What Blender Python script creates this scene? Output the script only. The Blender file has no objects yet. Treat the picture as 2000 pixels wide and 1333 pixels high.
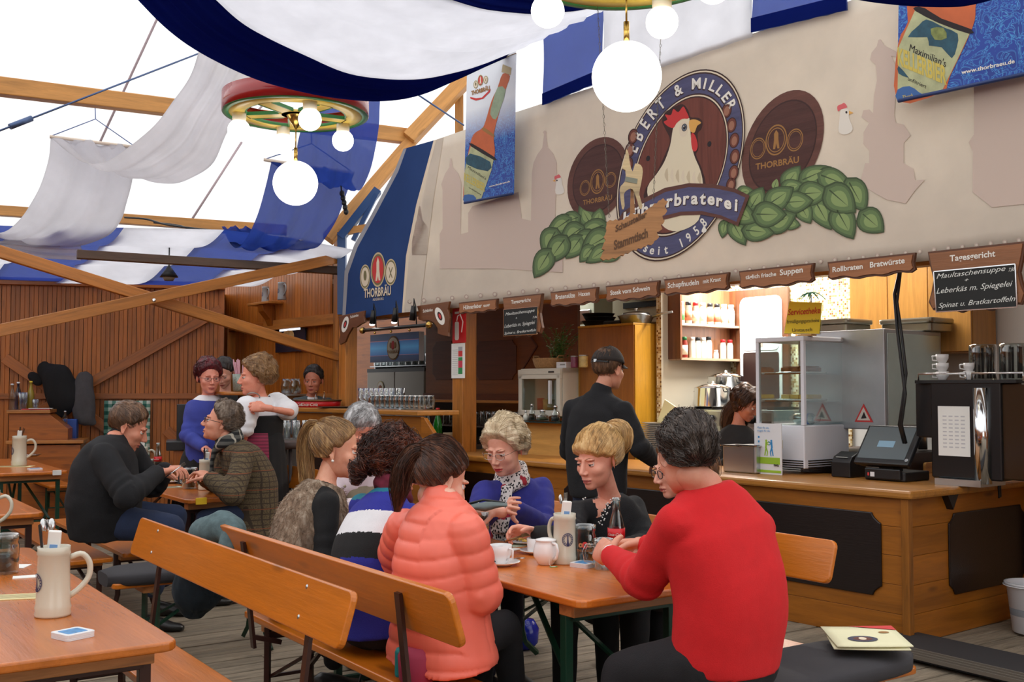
import bpy,bmesh,math,random
import numpy as np
from mathutils import Vector,Matrix,noise
random.seed(7)
rng=np.random.default_rng(7)
C=bpy.context.scene.collection
sc=bpy.context.scene
# ---------------------------------------------------------------- camera, sky, exposure
F=2100.0;PITCH=math.radians(2.6);CAMZ=1.5
cam_d=bpy.data.cameras.new('camera');cam=bpy.data.objects.new('camera',cam_d);C.objects.link(cam)
cam.location=(0,0,CAMZ);cam.rotation_euler=(math.pi/2+PITCH,0,0)
cam_d.sensor_width=36;cam_d.lens=F/2000*36;cam_d.clip_start=0.05;cam_d.clip_end=300
sc.camera=cam
w=bpy.data.worlds.new('overcast');sc.world=w;w.use_nodes=True
bg=w.node_tree.nodes['Background'];bg.inputs[0].default_value=(1.0,0.985,0.96,1);bg.inputs[1].default_value=1.75
sc.view_settings.view_transform='Standard';sc.view_settings.look='None'
sc.view_settings.gamma=1.0;sc.view_settings.use_curve_mapping=False
sc.view_settings.exposure=0.0
sc.cycles.max_bounces=10;sc.cycles.diffuse_bounces=5;sc.cycles.transparent_max_bounces=16
sc.cycles.transmission_bounces=6
sc.cycles.caustics_reflective=False;sc.cycles.caustics_refractive=False
sc.cycles.sample_clamp_indirect=6
# ---------------------------------------------------------------- measuring helpers (pixel -> real place)
cp,sp=math.cos(PITCH),math.sin(PITCH)
def ray(px,py):
 a=(px-1000)/F;b=-(py-666.5)/F
 return Vector((a,cp-b*sp,sp+b*cp))
def at(px,py,Y):
 r=ray(px,py);return Vector((0,0,CAMZ))+r*(Y/r.y)
def at_z(px,py,z):
 r=ray(px,py);return Vector((0,0,CAMZ))+r*((z-CAMZ)/r.z)
TH=math.radians(34.26)  # furniture: local x = across table (v), local y = along (u)
TW=math.radians(-51.8)  # counter wall: local x = along to the right, y = away, z up
CW=at_z(1775,1262,0.0)  # near right foot of the service counter
def frame(loc,rz):return Matrix.Translation(loc)@Matrix.Rotation(rz,4,'Z')
MW=frame(CW,TW);MWI=MW.inverted()
def onp(px,py,w_=0.0):
 """point on the vertical plane y=w_ of the counter-wall frame, in that frame"""
 o=MWI@Vector((0,0,CAMZ));d=MWI.to_3x3()@ray(px,py)
 return o+d*((w_-o.y)/d.y)
def onx(px,py,x_):
 o=MWI@Vector((0,0,CAMZ));d=MWI.to_3x3()@ray(px,py)
 return o+d*((x_-o.x)/d.x)
# ---------------------------------------------------------------- materials
MATS={}
def nt(name):
 m=bpy.data.materials.new(name);m.use_nodes=True
 t=m.node_tree;b=t.nodes['Principled BSDF'];return m,t,b
def s2l(c):
 return tuple(((v/255)/12.92 if v/255<=0.04045 else((v/255+0.055)/1.055)**2.4)for v in c)
def ramp(t,fac,stops):
 r=t.nodes.new('ShaderNodeValToRGB');e=r.color_ramp.elements
 while len(e)<len(stops):e.new(0.5)
 for k,(p,c)in enumerate(stops):e[k].position=p;e[k].color=(*c,1)
 t.links.new(fac,r.inputs[0]);return r.outputs[0]
def coords(t,scale=(1,1,1),kind='Object',rot=(0,0,0)):
 tc=t.nodes.new('ShaderNodeTexCoord');mp=t.nodes.new('ShaderNodeMapping')
 mp.inputs['Scale'].default_value=scale;mp.inputs['Rotation'].default_value=rot
 t.links.new(tc.outputs[kind],mp.inputs[0]);return mp.outputs[0]
def noise_n(t,vec,scale,detail=3,rough=0.5,dist=0.0):
 n=t.nodes.new('ShaderNodeTexNoise');n.inputs['Scale'].default_value=scale
 n.inputs['Detail'].default_value=detail;n.inputs['Roughness'].default_value=rough
 n.inputs['Distortion'].default_value=dist
 t.links.new(vec,n.inputs['Vector']);return n.outputs['Fac']
def bump(t,b,h,strength=0.3,dist=0.01):
 n=t.nodes.new('ShaderNodeBump');n.inputs['Strength'].default_value=strength;n.inputs['Distance'].default_value=dist
 t.links.new(h,n.inputs['Height']);t.links.new(n.outputs[0],b.inputs['Normal'])
def mixc(t,a,b_,f,mode='MIX'):
 n=t.nodes.new('ShaderNodeMix');n.data_type='RGBA';n.blend_type=mode
 for s,v in((0,f),(6,a),(7,b_)):
  if isinstance(v,(int,float)):n.inputs[s].default_value=v
  elif isinstance(v,tuple):n.inputs[s].default_value=(*v,1)
  else:t.links.new(v,n.inputs[s])
 return n.outputs[2]
def plain(name,rgb,rough=0.5,metal=0.0,var=0.0,nscale=8.0,bmp=0.0,bscale=60.0,spec=None,coat=0.0,sheen=0.0):
 if name in MATS:return MATS[name]
 m,t,b=nt(name);c=s2l(rgb)
 b.inputs['Base Color'].default_value=(*c,1);b.inputs['Roughness'].default_value=rough;b.inputs['Metallic'].default_value=metal
 if spec is not None:b.inputs['Specular IOR Level'].default_value=spec
 if coat:b.inputs['Coat Weight'].default_value=coat
 pass
 v=coords(t)
 if var:
  f=noise_n(t,v,nscale,4,0.6)
  t.links.new(ramp(t,f,[(0.25,tuple(x*(1-var)for x in c)),(0.75,tuple(min(1,x*(1+var))for x in c))]),b.inputs['Base Color'])
 if bmp:bump(t,b,noise_n(t,v,bscale,3),bmp,0.01)
 MATS[name]=m;return m
def wood(name,rgb,axis='Y',rough=0.38,dark=0.55,knots=0.5,scale=1.0,weather=0.0,coat=0.15):
 key=name+axis
 if key in MATS:return MATS[key]
 m,t,b=nt(key);c=s2l(rgb)
 s={'X':(0.7,9,9),'Y':(9,0.7,9),'Z':(9,9,0.7)}[axis]
 s=tuple(x*scale for x in s)
 tc=t.nodes.new('ShaderNodeTexCoord');oi=t.nodes.new('ShaderNodeObjectInfo')
 add=t.nodes.new('ShaderNodeVectorMath');add.operation='MULTIPLY_ADD'
 t.links.new(oi.outputs['Random'],add.inputs[0]);add.inputs[1].default_value=(7,11,5);t.links.new(tc.outputs['Object'],add.inputs[2])
 mp=t.nodes.new('ShaderNodeMapping');mp.inputs['Scale'].default_value=s;t.links.new(add.outputs[0],mp.inputs[0])
 g=noise_n(t,mp.outputs[0],2.2,6,0.62,0.6)
 fine=noise_n(t,mp.outputs[0],14,3,0.6,0.2)
 mp2=t.nodes.new('ShaderNodeMapping');mp2.inputs['Scale'].default_value=tuple(1.2 if x<3*scale else 4.2 for x in s);t.links.new(add.outputs[0],mp2.inputs[0])
 vo=t.nodes.new('ShaderNodeTexVoronoi');vo.inputs['Scale'].default_value=1.6;t.links.new(mp2.outputs[0],vo.inputs['Vector'])
 k=t.nodes.new('ShaderNodeMapRange');k.inputs[1].default_value=0.07;k.inputs[2].default_value=0.16;k.inputs[3].default_value=knots;k.inputs[4].default_value=0
 t.links.new(vo.outputs['Distance'],k.inputs[0])
 base=ramp(t,g,[(0.3,tuple(x*dark for x in c)),(0.5,c),(0.72,tuple(min(1,x*1.22)for x in c))])
 base=mixc(t,base,tuple(x*0.6 for x in c),fine,'MULTIPLY')if weather else mixc(t,base,tuple(x*0.82 for x in c),ramp(t,fine,[(0.45,(0,0,0)),(0.75,(0.6,0.6,0.6))]))
 base=mixc(t,base,tuple(x*0.3 for x in c),k.outputs[0])
 hs=t.nodes.new('ShaderNodeHueSaturation');vr=t.nodes.new('ShaderNodeMapRange');vr.inputs[3].default_value=0.86;vr.inputs[4].default_value=1.12
 t.links.new(oi.outputs['Random'],vr.inputs[0]);t.links.new(vr.outputs[0],hs.inputs['Value']);t.links.new(base,hs.inputs['Color'])
 t.links.new(hs.outputs[0],b.inputs['Base Color'])
 b.inputs['Roughness'].default_value=rough;b.inputs['Coat Weight'].default_value=coat;b.inputs['Coat Roughness'].default_value=0.25
 bump(t,b,fine,0.25 if not weather else 0.7,0.004)
 MATS[key]=m;return m
def cloth_trans(name,rgb,trans=0.6,alpha=1.0,folds=0.3,rough=0.9):
 if name in MATS:return MATS[name]
 m=bpy.data.materials.new(name);m.use_nodes=True;t=m.node_tree;t.nodes.clear()
 out=t.nodes.new('ShaderNodeOutputMaterial');c=s2l(rgb)
 d=t.nodes.new('ShaderNodeBsdfDiffuse');tr=t.nodes.new('ShaderNodeBsdfTranslucent');mx=t.nodes.new('ShaderNodeMixShader')
 v=coords(t);f=noise_n(t,v,3,4,0.6)
 col=ramp(t,f,[(0.2,tuple(x*0.86 for x in c)),(0.8,c)])
 t.links.new(col,d.inputs[0]);t.links.new(col,tr.inputs[0])
 mx.inputs[0].default_value=trans;t.links.new(d.outputs[0],mx.inputs[1]);t.links.new(tr.outputs[0],mx.inputs[2])
 res=mx.outputs[0]
 if folds:
  bp=t.nodes.new('ShaderNodeBump');bp.inputs['Strength'].default_value=folds;bp.inputs['Distance'].default_value=0.05
  t.links.new(noise_n(t,v,2.2,2),bp.inputs['Height']);t.links.new(bp.outputs[0],d.inputs['Normal'])
 if alpha<1:
  tp=t.nodes.new('ShaderNodeBsdfTransparent');m2=t.nodes.new('ShaderNodeMixShader');m2.inputs[0].default_value=alpha
  t.links.new(tp.outputs[0],m2.inputs[1]);t.links.new(res,m2.inputs[2]);res=m2.outputs[0]
 t.links.new(res,out.inputs[0]);MATS[name]=m;return m
def glass(name,rgb=(240,248,246),rough=0.03,alpha=0.25):
 """thin glass: mostly see-through with reflections"""
 if name in MATS:return MATS[name]
 m=bpy.data.materials.new(name);m.use_nodes=True;t=m.node_tree;t.nodes.clear()
 out=t.nodes.new('ShaderNodeOutputMaterial');c=s2l(rgb)
 tp=t.nodes.new('ShaderNodeBsdfTransparent');tp.inputs[0].default_value=(*c,1)
 gl=t.nodes.new('ShaderNodeBsdfGlossy');gl.inputs['Roughness'].default_value=rough;gl.inputs[0].default_value=(1,1,1,1)
 lw=t.nodes.new('ShaderNodeLayerWeight');lw.inputs[0].default_value=alpha
 mx=t.nodes.new('ShaderNodeMixShader');t.links.new(lw.outputs['Facing'],mx.inputs[0])
 t.links.new(tp.outputs[0],mx.inputs[1]);t.links.new(gl.outputs[0],mx.inputs[2]);t.links.new(mx.outputs[0],out.inputs[0])
 MATS[name]=m;return m
def emit(name,rgb,s):
 if name in MATS:return MATS[name]
 m,t,b=nt(name);c=s2l(rgb)
 b.inputs['Base Color'].default_value=(*c,1);b.inputs['Emission Color'].default_value=(*c,1);b.inputs['Emission Strength'].default_value=s
 MATS[name]=m;return m
# ---------------------------------------------------------------- mesh helpers
class MB:
 def __init__(s):s.v=[];s.f=[];s.m=[];s.mi=0;s.sm=[]
 def add(s,vs,fs,smooth=False):
  n=len(s.v);s.v+=[tuple(v)for v in vs];s.f+=[tuple(i+n for i in f)for f in fs]
  s.m+=[s.mi]*len(fs);s.sm+=[smooth]*len(fs);return s
 def box(s,c,d,M=None):
  x,y,z=(k/2 for k in d);c=Vector(c)
  vs=[Vector((sx*x,sy*y,sz*z))for sz in(-1,1)for sy in(-1,1)for sx in(-1,1)]
  if M is not None:vs=[M@v for v in vs]
  return s.add([c+v for v in vs],[(0,2,3,1),(4,5,7,6),(0,1,5,4),(2,6,7,3),(0,4,6,2),(1,3,7,5)])
 def prism(s,pts,y0,y1,axis='y'):
  """polygon pts (a,b) extruded from y0 to y1; axis y: (a,y,b); z: (a,b,z); x: (x,a,b)"""
  n=len(pts)
  f={'y':lambda a,b,k:(a,k,b),'z':lambda a,b,k:(a,b,k),'x':lambda a,b,k:(k,a,b)}[axis]
  vs=[f(a,b,y0)for a,b in pts]+[f(a,b,y1)for a,b in pts]
  fs=[tuple(range(n-1,-1,-1)),tuple(range(n,2*n))]+[(i,(i+1)%n,n+(i+1)%n,n+i)for i in range(n)]
  return s.add(vs,fs)
 def tube(s,pts,r,n=8,cap=True,flat=None):
  pts=[Vector(p)for p in pts];k=len(pts);rs=r if isinstance(r,(list,tuple))else[r]*k
  vs=[];up=None
  for i,p in enumerate(pts):
   d=(pts[min(i+1,k-1)]-pts[max(i-1,0)]).normalized()
   if up is None:
    up=d.orthogonal().normalized()
    if flat is not None:up=(Vector(flat)-d*d.dot(Vector(flat))).normalized()
   up=(up-d*up.dot(d)).normalized();sd=d.cross(up)
   rr=rs[i]if isinstance(rs[i],tuple)else(rs[i],rs[i])
   for j in range(n):
    a=2*math.pi*(j+0.5)/n;vs.append(p+up*math.cos(a)*rr[0]+sd*math.sin(a)*rr[1])
  fs=[(i*n+j,i*n+(j+1)%n,(i+1)*n+(j+1)%n,(i+1)*n+j)for i in range(k-1)for j in range(n)]
  s.add(vs,fs,n>5)
  if cap:s.add([vs[j]for j in range(n)]+[vs[(k-1)*n+j]for j in range(n)],[tuple(range(n-1,-1,-1)),tuple(range(n,2*n))])
  return s
 def bar(s,a,b,wd,th,up=(0,0,1)):
  a,b=Vector(a),Vector(b);d=(b-a).normalized();u=Vector(up);u=(u-d*u.dot(d)).normalized();sd=d.cross(u)
  vs=[p+u*su*th/2+sd*ss*wd/2 for p in(a,b)for su in(-1,1)for ss in(-1,1)]
  return s.add(vs,[(0,1,3,2),(4,6,7,5),(0,4,5,1),(2,3,7,6),(0,2,6,4),(1,5,7,3)])
 def lathe(s,prof,c=(0,0,0),n=20,M=None,cap=True):
  c=Vector(c);vs=[]
  for r,z in prof:
   for j in range(n):
    a=2*math.pi*j/n;v=Vector((r*math.cos(a),r*math.sin(a),z));vs.append(c+(M@v if M is not None else v))
  k=len(prof);fs=[(i*n+j,i*n+(j+1)%n,(i+1)*n+(j+1)%n,(i+1)*n+j)for i in range(k-1)for j in range(n)]
  s.add(vs,fs,True)
  if cap:
   if prof[0][0]>1e-4:s.add(vs[:n],[tuple(range(n-1,-1,-1))])
   if prof[-1][0]>1e-4:s.add(vs[-n:],[tuple(range(n))])
  return s
 def sphere(s,c,r,n=16,m=10,M=None):
  rr=r if isinstance(r,tuple)else(r,r,r)
  prof=[];vs=[];c=Vector(c)
  for i in range(m+1):
   ph=math.pi*i/m
   for j in range(n):
    a=2*math.pi*j/n;v=Vector((rr[0]*math.sin(ph)*math.cos(a),rr[1]*math.sin(ph)*math.sin(a),-rr[2]*math.cos(ph)))
    vs.append(c+(M@v if M is not None else v))
  fs=[(i*n+j,i*n+(j+1)%n,(i+1)*n+(j+1)%n,(i+1)*n+j)for i in range(m)for j in range(n)]
  return s.add(vs,fs,True)
 def grid(s,P,close=False,smooth=True):
  R=len(P);K=len(P[0]);vs=[p for row in P for p in row]
  fs=[(i*K+j,i*K+(j+1)%K,(i+1)*K+(j+1)%K,(i+1)*K+j)for i in range(R-1)for j in range(K if close else K-1)]
  return s.add(vs,fs,smooth)
 def build(s,name,mats,parent=None,bevel=0,matrix=None,solid=0,seg=2,weld=True):
  me=bpy.data.meshes.new(name);me.from_pydata(s.v,[],s.f)
  me.polygons.foreach_set('material_index',s.m);me.polygons.foreach_set('use_smooth',s.sm)
  for m in(mats if isinstance(mats,(list,tuple))else[mats]):me.materials.append(m)
  me.update()
  if weld:
   bm=bmesh.new();bm.from_mesh(me);bmesh.ops.remove_doubles(bm,verts=bm.verts,dist=1e-5)
   if not solid:bmesh.ops.recalc_face_normals(bm,faces=bm.faces)
   bm.to_mesh(me);bm.free()
  o=bpy.data.objects.new(name,me);C.objects.link(o)
  if parent:o.parent=parent
  if matrix is not None:o.matrix_local=matrix
  if solid:
   md=o.modifiers.new('solid','SOLIDIFY');md.thickness=solid;md.offset=0
  if bevel:
   md=o.modifiers.new('bevel','BEVEL');md.width=bevel;md.segments=seg;md.limit_method='ANGLE';md.angle_limit=math.radians(40)
  return o
def tag(o,label=None,cat=None,group=None,kind=None):
 if label:o['label']=label
 if cat:o['category']=cat
 if group:o['group']=group
 if kind:o['kind']=kind
 return o
def empty(name,loc=(0,0,0),rz=0,label=None,cat=None,group=None,parent=None,kind=None):
 o=bpy.data.objects.new(name,None);C.objects.link(o);o.location=loc;o.rotation_euler=(0,0,rz);o.empty_display_size=0.1
 if parent:o.parent=parent
 return tag(o,label,cat,group,kind)
KIDS={}
def copy_tree(o,parent=None,loc=None,rz=None,label=None,src_children=None):
 c=o.copy();C.objects.link(c)
 if parent:c.parent=parent
 for ch in list(o.children):copy_tree(ch,c)
 if loc is not None:c.location=loc
 if rz is not None:c.rotation_euler=(0,0,rz)
 if label:c['label']=label
 return c
def rrect(x0,z0,x1,z1,r,n=4):
 pts=[]
 for cx,cz,a0 in((x1-r,z0+r,-90),(x1-r,z1-r,0),(x0+r,z1-r,90),(x0+r,z0+r,180)):
  for k in range(n+1):
   a=math.radians(a0+90*k/n);pts.append((cx+r*math.cos(a),cz+r*math.sin(a)))
 return pts
_tc={}
def text_mesh(body,shear=0.0,bold=0.0,thick=0.002,space=1.0):
 """text as mesh: returns verts (np) and faces, size 1 font; cached"""
 key=(body,shear,bold,thick,space)
 if key in _tc:return _tc[key]
 cu=bpy.data.curves.new('t','FONT');cu.body=body;cu.shear=shear;cu.offset=bold;cu.extrude=thick/2;cu.space_character=space;cu.resolution_u=3
 o=bpy.data.objects.new('t',cu);C.objects.link(o)
 dg=bpy.context.evaluated_depsgraph_get();dg.update()
 me=bpy.data.meshes.new_from_object(o.evaluated_get(dg))
 V=np.array([v.co[:]for v in me.vertices]).reshape(-1,3);Fc=[tuple(p.vertices)for p in me.polygons]
 bpy.data.objects.remove(o);bpy.data.curves.remove(cu);bpy.data.meshes.remove(me)
 _tc[key]=(V,Fc);return _tc[key]
def crv(pts,n):
 pts=[np.array(p,float)for p in pts];P=[2*pts[0]-pts[1]]+pts+[2*pts[-1]-pts[-2]];out=[]
 for i in range(n+1):
  g=i/n*(len(pts)-1);a=min(int(g),len(pts)-2);t_=g-a;p0,p1,p2,p3=P[a:a+4]
  out.append(0.5*((2*p1)+(-p0+p2)*t_+(2*p0-5*p1+4*p2-p3)*t_**2+(-p0+3*p1-3*p2+p3)*t_**3))
 return out
# ================================================================ SETTING
M_pine=wood('honey_pine',(186,118,50),'Y');
def pine(ax):return wood('honey_pine',(186,118,50),ax)
def pine_d(ax):return wood('brown_pine',(164,90,24),ax,dark=0.5)
def beam_m(ax):return wood('beam_pine',(196,138,72),ax,rough=0.55,dark=0.7,coat=0.0)
black=plain('black_plastic',(22,22,24),0.4)
white_p=plain('white_plastic',(226,228,232),0.35)
steel=plain('brushed_steel',(190,196,200),0.28,1.0,bmp=0.05)
chrome=plain('polished_steel',(220,222,224),0.12,1.0)
brass=plain('brass',(200,165,90),0.25,1.0)
paper=plain('paper',(236,236,232),0.7)
ink=plain('dark_ink',(40,42,50),0.6)
clear=glass('clear_glass')
clear2=glass('thick_clear_glass',(228,236,236),0.03,0.45)
# floor: sub-deck and planks running across the tables
U=Vector((-math.sin(TH),math.cos(TH),0));V=Vector((math.cos(TH),math.sin(TH),0))
fl=MB().box((0,0,0),(44,44,0.1)).build('floor',plain('sub_deck',(22,18,15),0.9),matrix=frame((0,6,-0.085),TH));fl['kind']='structure'
mplank=wood('weathered_plank',(168,154,134),'X',rough=0.8,dark=0.6,knots=0.6,weather=1,coat=0)
k=0;pitch=0.142
pm=[MB().box((0,0,0),(L,pitch-0.012,0.034)).build('plank',mplank,fl,bevel=0.003,seg=1).data for L in(3.9,5.2,4.4)]
for o in list(fl.children):bpy.data.objects.remove(o)
cnt=0
for r in range(-14,60):
 xo=-9.5+random.random()*2
 while xo<9 and cnt<298:
  j=random.randrange(3);L=(3.9,5.2,4.4)[j]
  c=Vector((xo+L/2,r*pitch,0.0))
  wp=fl.matrix_world if False else frame((0,6,-0.085),TH)@c
  if wp.y>4.2 and abs(wp.x)<wp.y*0.55+3.4 and wp.y<16:
   o=bpy.data.objects.new('plank',pm[j]);C.objects.link(o);o.parent=fl
   o.matrix_local=Matrix.Translation(c+Vector((0,0,0.068+random.uniform(-0.003,0.002))))
   o.modifiers.new('bevel','BEVEL').width=0.003;o.modifiers[0].segments=1;cnt+=1
  xo+=L+0.004
# near the camera and far away, beyond the counted planks: joined strips
mb=MB()
for r in range(-60,-14):mb.box((0,r*pitch,0.068),(20,pitch-0.007,0.034))
for r in range(60,110):mb.box((0,r*pitch,0.068),(24,pitch-0.007,0.034))
tag(mb.build('far_planks',mplank,fl),kind='stuff')
# back wall of beaded boards (left), pixel-measured line
BA=at(10,760,13.2);BB=at(437,760,13.9)
d=(BB-BA);d.z=0;LEN=d.length;ang=math.atan2(d.y,d.x)
HB=2.82
wb=MB().box((LEN/2-3.0,0.08,HB/2),(LEN+6.0,0.04,HB)).build('wall_back',plain('wall_backing',(70,42,20),0.8),matrix=frame((BA.x,BA.y,0),ang));wb['kind']='structure'
mboard=wood('bead_board',(176,98,24),'Z',rough=0.45,dark=0.62,knots=0.55)
def bead_mesh(wd,h):
 mb=MB();g=0.0035
 pr=[(-wd/2+g,0.03),(-wd/2+g,0),(-g/2-0.002,0),(-0.001,0.008),(0.001,0.008),(g/2+0.002,0),(wd/2-g,0),(wd/2-g,0.03)]
 n=len(pr);vs=[(a,b,0)for a,b in pr]+[(a,b,h)for a,b in pr]
 mb.add(vs,[tuple(range(n-1,-1,-1)),tuple(range(n,2*n))]+[(i,(i+1)%n,n+(i+1)%n,n+i)for i in range(n)])
 return mb
def board_wall(par,x0,x1,wd,h,z0=0,y=0.03,m=None,name='board'):
 o0=None;x=x0+wd/2
 while x<x1:
  if o0 is None:
   o0=bead_mesh(wd,h).build(name,m or mboard,par);o=o0
  else:
   o=o0.copy();C.objects.link(o)
  o.matrix_local=Matrix.Translation((x,y,z0));x+=wd
board_wall(wb,-2.9,LEN+0.02,0.105,HB)
trim=MB();trim.box((LEN/2-1.5,0.0,HB+0.02),(LEN+3,0.12,0.09));t1=trim.build('trim_1',pine_d('X'),wb,bevel=0.004)
MB().box((LEN/2-1.5,0.01,1.42),(LEN+3,0.06,0.07)).build('rail',pine_d('X'),wb,bevel=0.004)
# diagonal braces on the back wall
def wl(px,py):
 Mi=wb.matrix_basis.inverted();o=Mi@Vector((0,0,CAMZ));dd=Mi.to_3x3()@ray(px,py);return o+dd*((0.0-o.y)/dd.y)
for(a,b_)in(((432,605),(60,815)),((10,700),(330,920)),((325,840),(385,900))):
 a,b_=wl(*a),wl(*b_);a.y=b_.y=-0.03
 L=(b_-a).length;mid=(a+b_)/2;an=math.atan2(b_.z-a.z,b_.x-a.x)
 MB().box((0,0,0),(L,0.06,0.125)).build('brace',pine_d('X'),wb,bevel=0.004,matrix=Matrix.Translation(mid)@Matrix.Rotation(-an,4,'Y'))
# side wall with shelf: parallel to the counter wall, from back corner towards the tall post
PB=at(437,760,15.0)
ws=MB().box((1.6,0.08,1.5),(3.2,0.04,3.0)).build('wall_side',plain('wall_backing',(70,42,20),0.8),matrix=frame((PB.x,PB.y,0),TW));ws['kind']='structure'
dq=PB-BB;o=MB().box((dq.length/2,.03,HB/2),(dq.length,.05,HB)).build('wall_corner',pine_d('Z'),matrix=frame((BB.x,BB.y,0),math.atan2(dq.y,dq.x)));o['kind']='structure'
def sl(px,py,y=0.0):
 Mi=ws.matrix_basis.inverted();o=Mi@Vector((0,0,CAMZ));dd=Mi.to_3x3()@ray(px,py);return o+dd*((y-o.y)/dd.y)
zu=sl(437,641,-0.06).z
mboard2=wood('bead_board_light',(180,104,32),'Z',rough=0.45,dark=0.65,knots=0.5)
board_wall(ws,0.0,3.2,0.105,zu,m=mboard2)
board_wall(ws,0.0,3.2,0.15,3.05-zu,z0=zu,y=-0.06,m=mboard2)
MB().box((1.6,-0.03,zu-0.02),(3.2,0.1,0.07)).build('trim_2',pine_d('X'),ws,bevel=0.004)
MB().box((1.6,-0.0,1.42),(3.2,0.06,0.07)).build('rail',pine('X'),ws,bevel=0.004)
p0=sl(452,760);MB().box((p0.x,-0.03,1.2),(0.12,0.12,2.4)).build('stud',pine('Z'),ws,bevel=0.004)
# unseen walls added to hold back side sky light; door gap behind the camera
wl2=MB().box((-7.8,4,1.5),(0.1,22,3.0)).build('wall_unseen_left',pine_d('Y'));wl2['kind']='structure'
wf=MB().box((-4.6,-5.5,1.5),(6.4,0.1,3.0)).box((6.2,-5.5,1.5),(6.4,0.1,3.0)).box((0.8,-5.5,2.85),(4.4,0.1,0.3)).build('wall_unseen_front',pine_d('X'));wf['kind']='structure'
# tent roof: translucent white PVC, ridge running with the hall
mroof=cloth_trans('tent_roof',(250,252,255),0.92,folds=0.1)
def roof_z(x_l):return 0
Mr=frame((0,6,0),TH)
mb=MB();prof=[(-9.5,2.9),(-6.5,4.6),(-2.5,6.4),(1.5,7.4),(5.5,6.3),(9.5,4.6),(12.5,2.9)]
rows=[]
for yy in np.linspace(-13,14,10):rows.append([(a,yy,b_)for a,b_ in prof])
mb.grid(rows,smooth=False)
mb.add([(a,13.6,b_)for a,b_ in prof]+[(12.5,13.6,0.1),(-9.5,13.6,0.1)],[tuple(range(9))])
mb.add([(a,-13,b_)for a,b_ in prof]+[(12.5,-13,2.9),(-9.5,-13,2.9)],[tuple(range(9))])
rf=mb.build('ceiling',mroof,matrix=Mr);rf['kind']='structure'
# seams welded into the roof sheet
seam=plain('grey_cord',(170,150,155),0.7)
def on_roof(px,py):
 o=Mr.inverted()@Vector((0,0,CAMZ));dd=Mr.inverted().to_3x3()@ray(px,py)
 best=None
 for(a,b_),(c_,d_)in zip(prof,prof[1:]):
  n=Vector((-(d_-b_),0,c_-a));den=dd.dot(n)
  if abs(den)<1e-6:continue
  t_=(Vector((a,0,b_))-o).dot(n)/den;p=o+dd*t_
  if t_>0 and a-1e-6<=p.x<=c_+1e-6 and(best is None or t_<best[0]):best=(t_,p)
 t_=(13.6-o.y)/dd.y;p=o+dd*t_
 if best is None or t_<best[0]:best=(t_,p)
 return Mr@(best[1]-dd.normalized()*0.05)
for a,b_ in(((310,30),(192,285)),((472,278),(376,427)),((548,165),(505,215))):
 A_,B_=on_roof(*a),on_roof(*b_);MB().tube([A_,B_],0.02,6).build('seam',seam,rf,matrix=rf.matrix_basis.inverted())
# ================================================================ TIMBER FRAME
def beam(name,a,b,wd,th,label,m=None,up=(0,0,1),cat='beam',bev=0.006):
 a,b=Vector(a),Vector(b);mid=(a+b)/2;d=(b-a);L=d.length;d.normalize()
 y=Vector(up).cross(d).normalized();z=d.cross(y)
 M=Matrix((d,y,z)).transposed().to_4x4();M.translation=mid
 o=MB().box((0,0,0),(L,wd,th)).build(name,m or beam_m('X'),bevel=bev,matrix=M)
 return tag(o,label,cat)
beam('roof_beam',at(-60,162,9.95),at(805,268,12.6),0.14,0.17,'long pine beam crossing high in the white roof, upper left',bev=0.01)
beam('roof_beam',at(-60,408,13.0),at(560,450,13.6),0.12,0.125,'lower pine beam hung with cables above the back wall')
beam('roof_beam',at(150,497,11.0),at(664,529,12.2),0.1,0.09,'dark brown beam with red cable above the crossed braces',m=wood('dark_beam',(84,58,40),'X',coat=0))
beam('brace_beam',at(-20,650,9.8),at(662,504,12.05),0.08,0.115,'pine brace rising to the right, front one of the crossed pair',m=pine('X'))
b1=beam('brace_beam',at(-20,486,9.95),at(660,696,12.2),0.08,0.115,'pine brace falling to the right, behind the crossing',m=pine('X'))
MB().lathe([(0.012,0),(0.02,0.003),(0.02,0.01),(0.008,0.016)],at(301,587,10.6),10,Matrix.Rotation(math.pi/2,3,'X')).build('bolt',chrome,b1,matrix=b1.matrix_basis.inverted())
beam('rafter',at(640,468,12.1),at(803,278,12.55),0.14,0.15,'lower pine rafter rising beside the blue steel bracket',up=(0,1,0))
beam('rafter',at(797,275,12.5),at(935,128,12.9),0.16,0.22,'upper pine rafter meeting the roof beam above the banner edge',up=(0,1,0))
beam('upright',at(897,180,12.95),at(897,290,12.95),0.1,0.11,'short pine upright between upper rafter and banner',up=(0,1,0))
def post(px,Y,wd,z1,label,z0=0.0):
 p=at(px,762,Y)
 o=MB().box((0,0,(z0+z1)/2),(wd,wd,z1-z0)).build('wooden_post',pine('Z'),bevel=0.008,matrix=frame((p.x,p.y,0),TW));return tag(o,label,'post')
post(662,12.25,0.11,3.35,'tall slim pine post where the crossed braces end')
pb=onp(678,762,0.12);pw=MW@pb
post(679,pw.y+0.1,0.15,2.3,'pine post under the blue corner of the banner')
pw=MW@onp(907,762,0.3)
pst=post(907,pw.y,0.17,2.35,'pine post with the fire extinguisher notice, at the bar')
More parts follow.
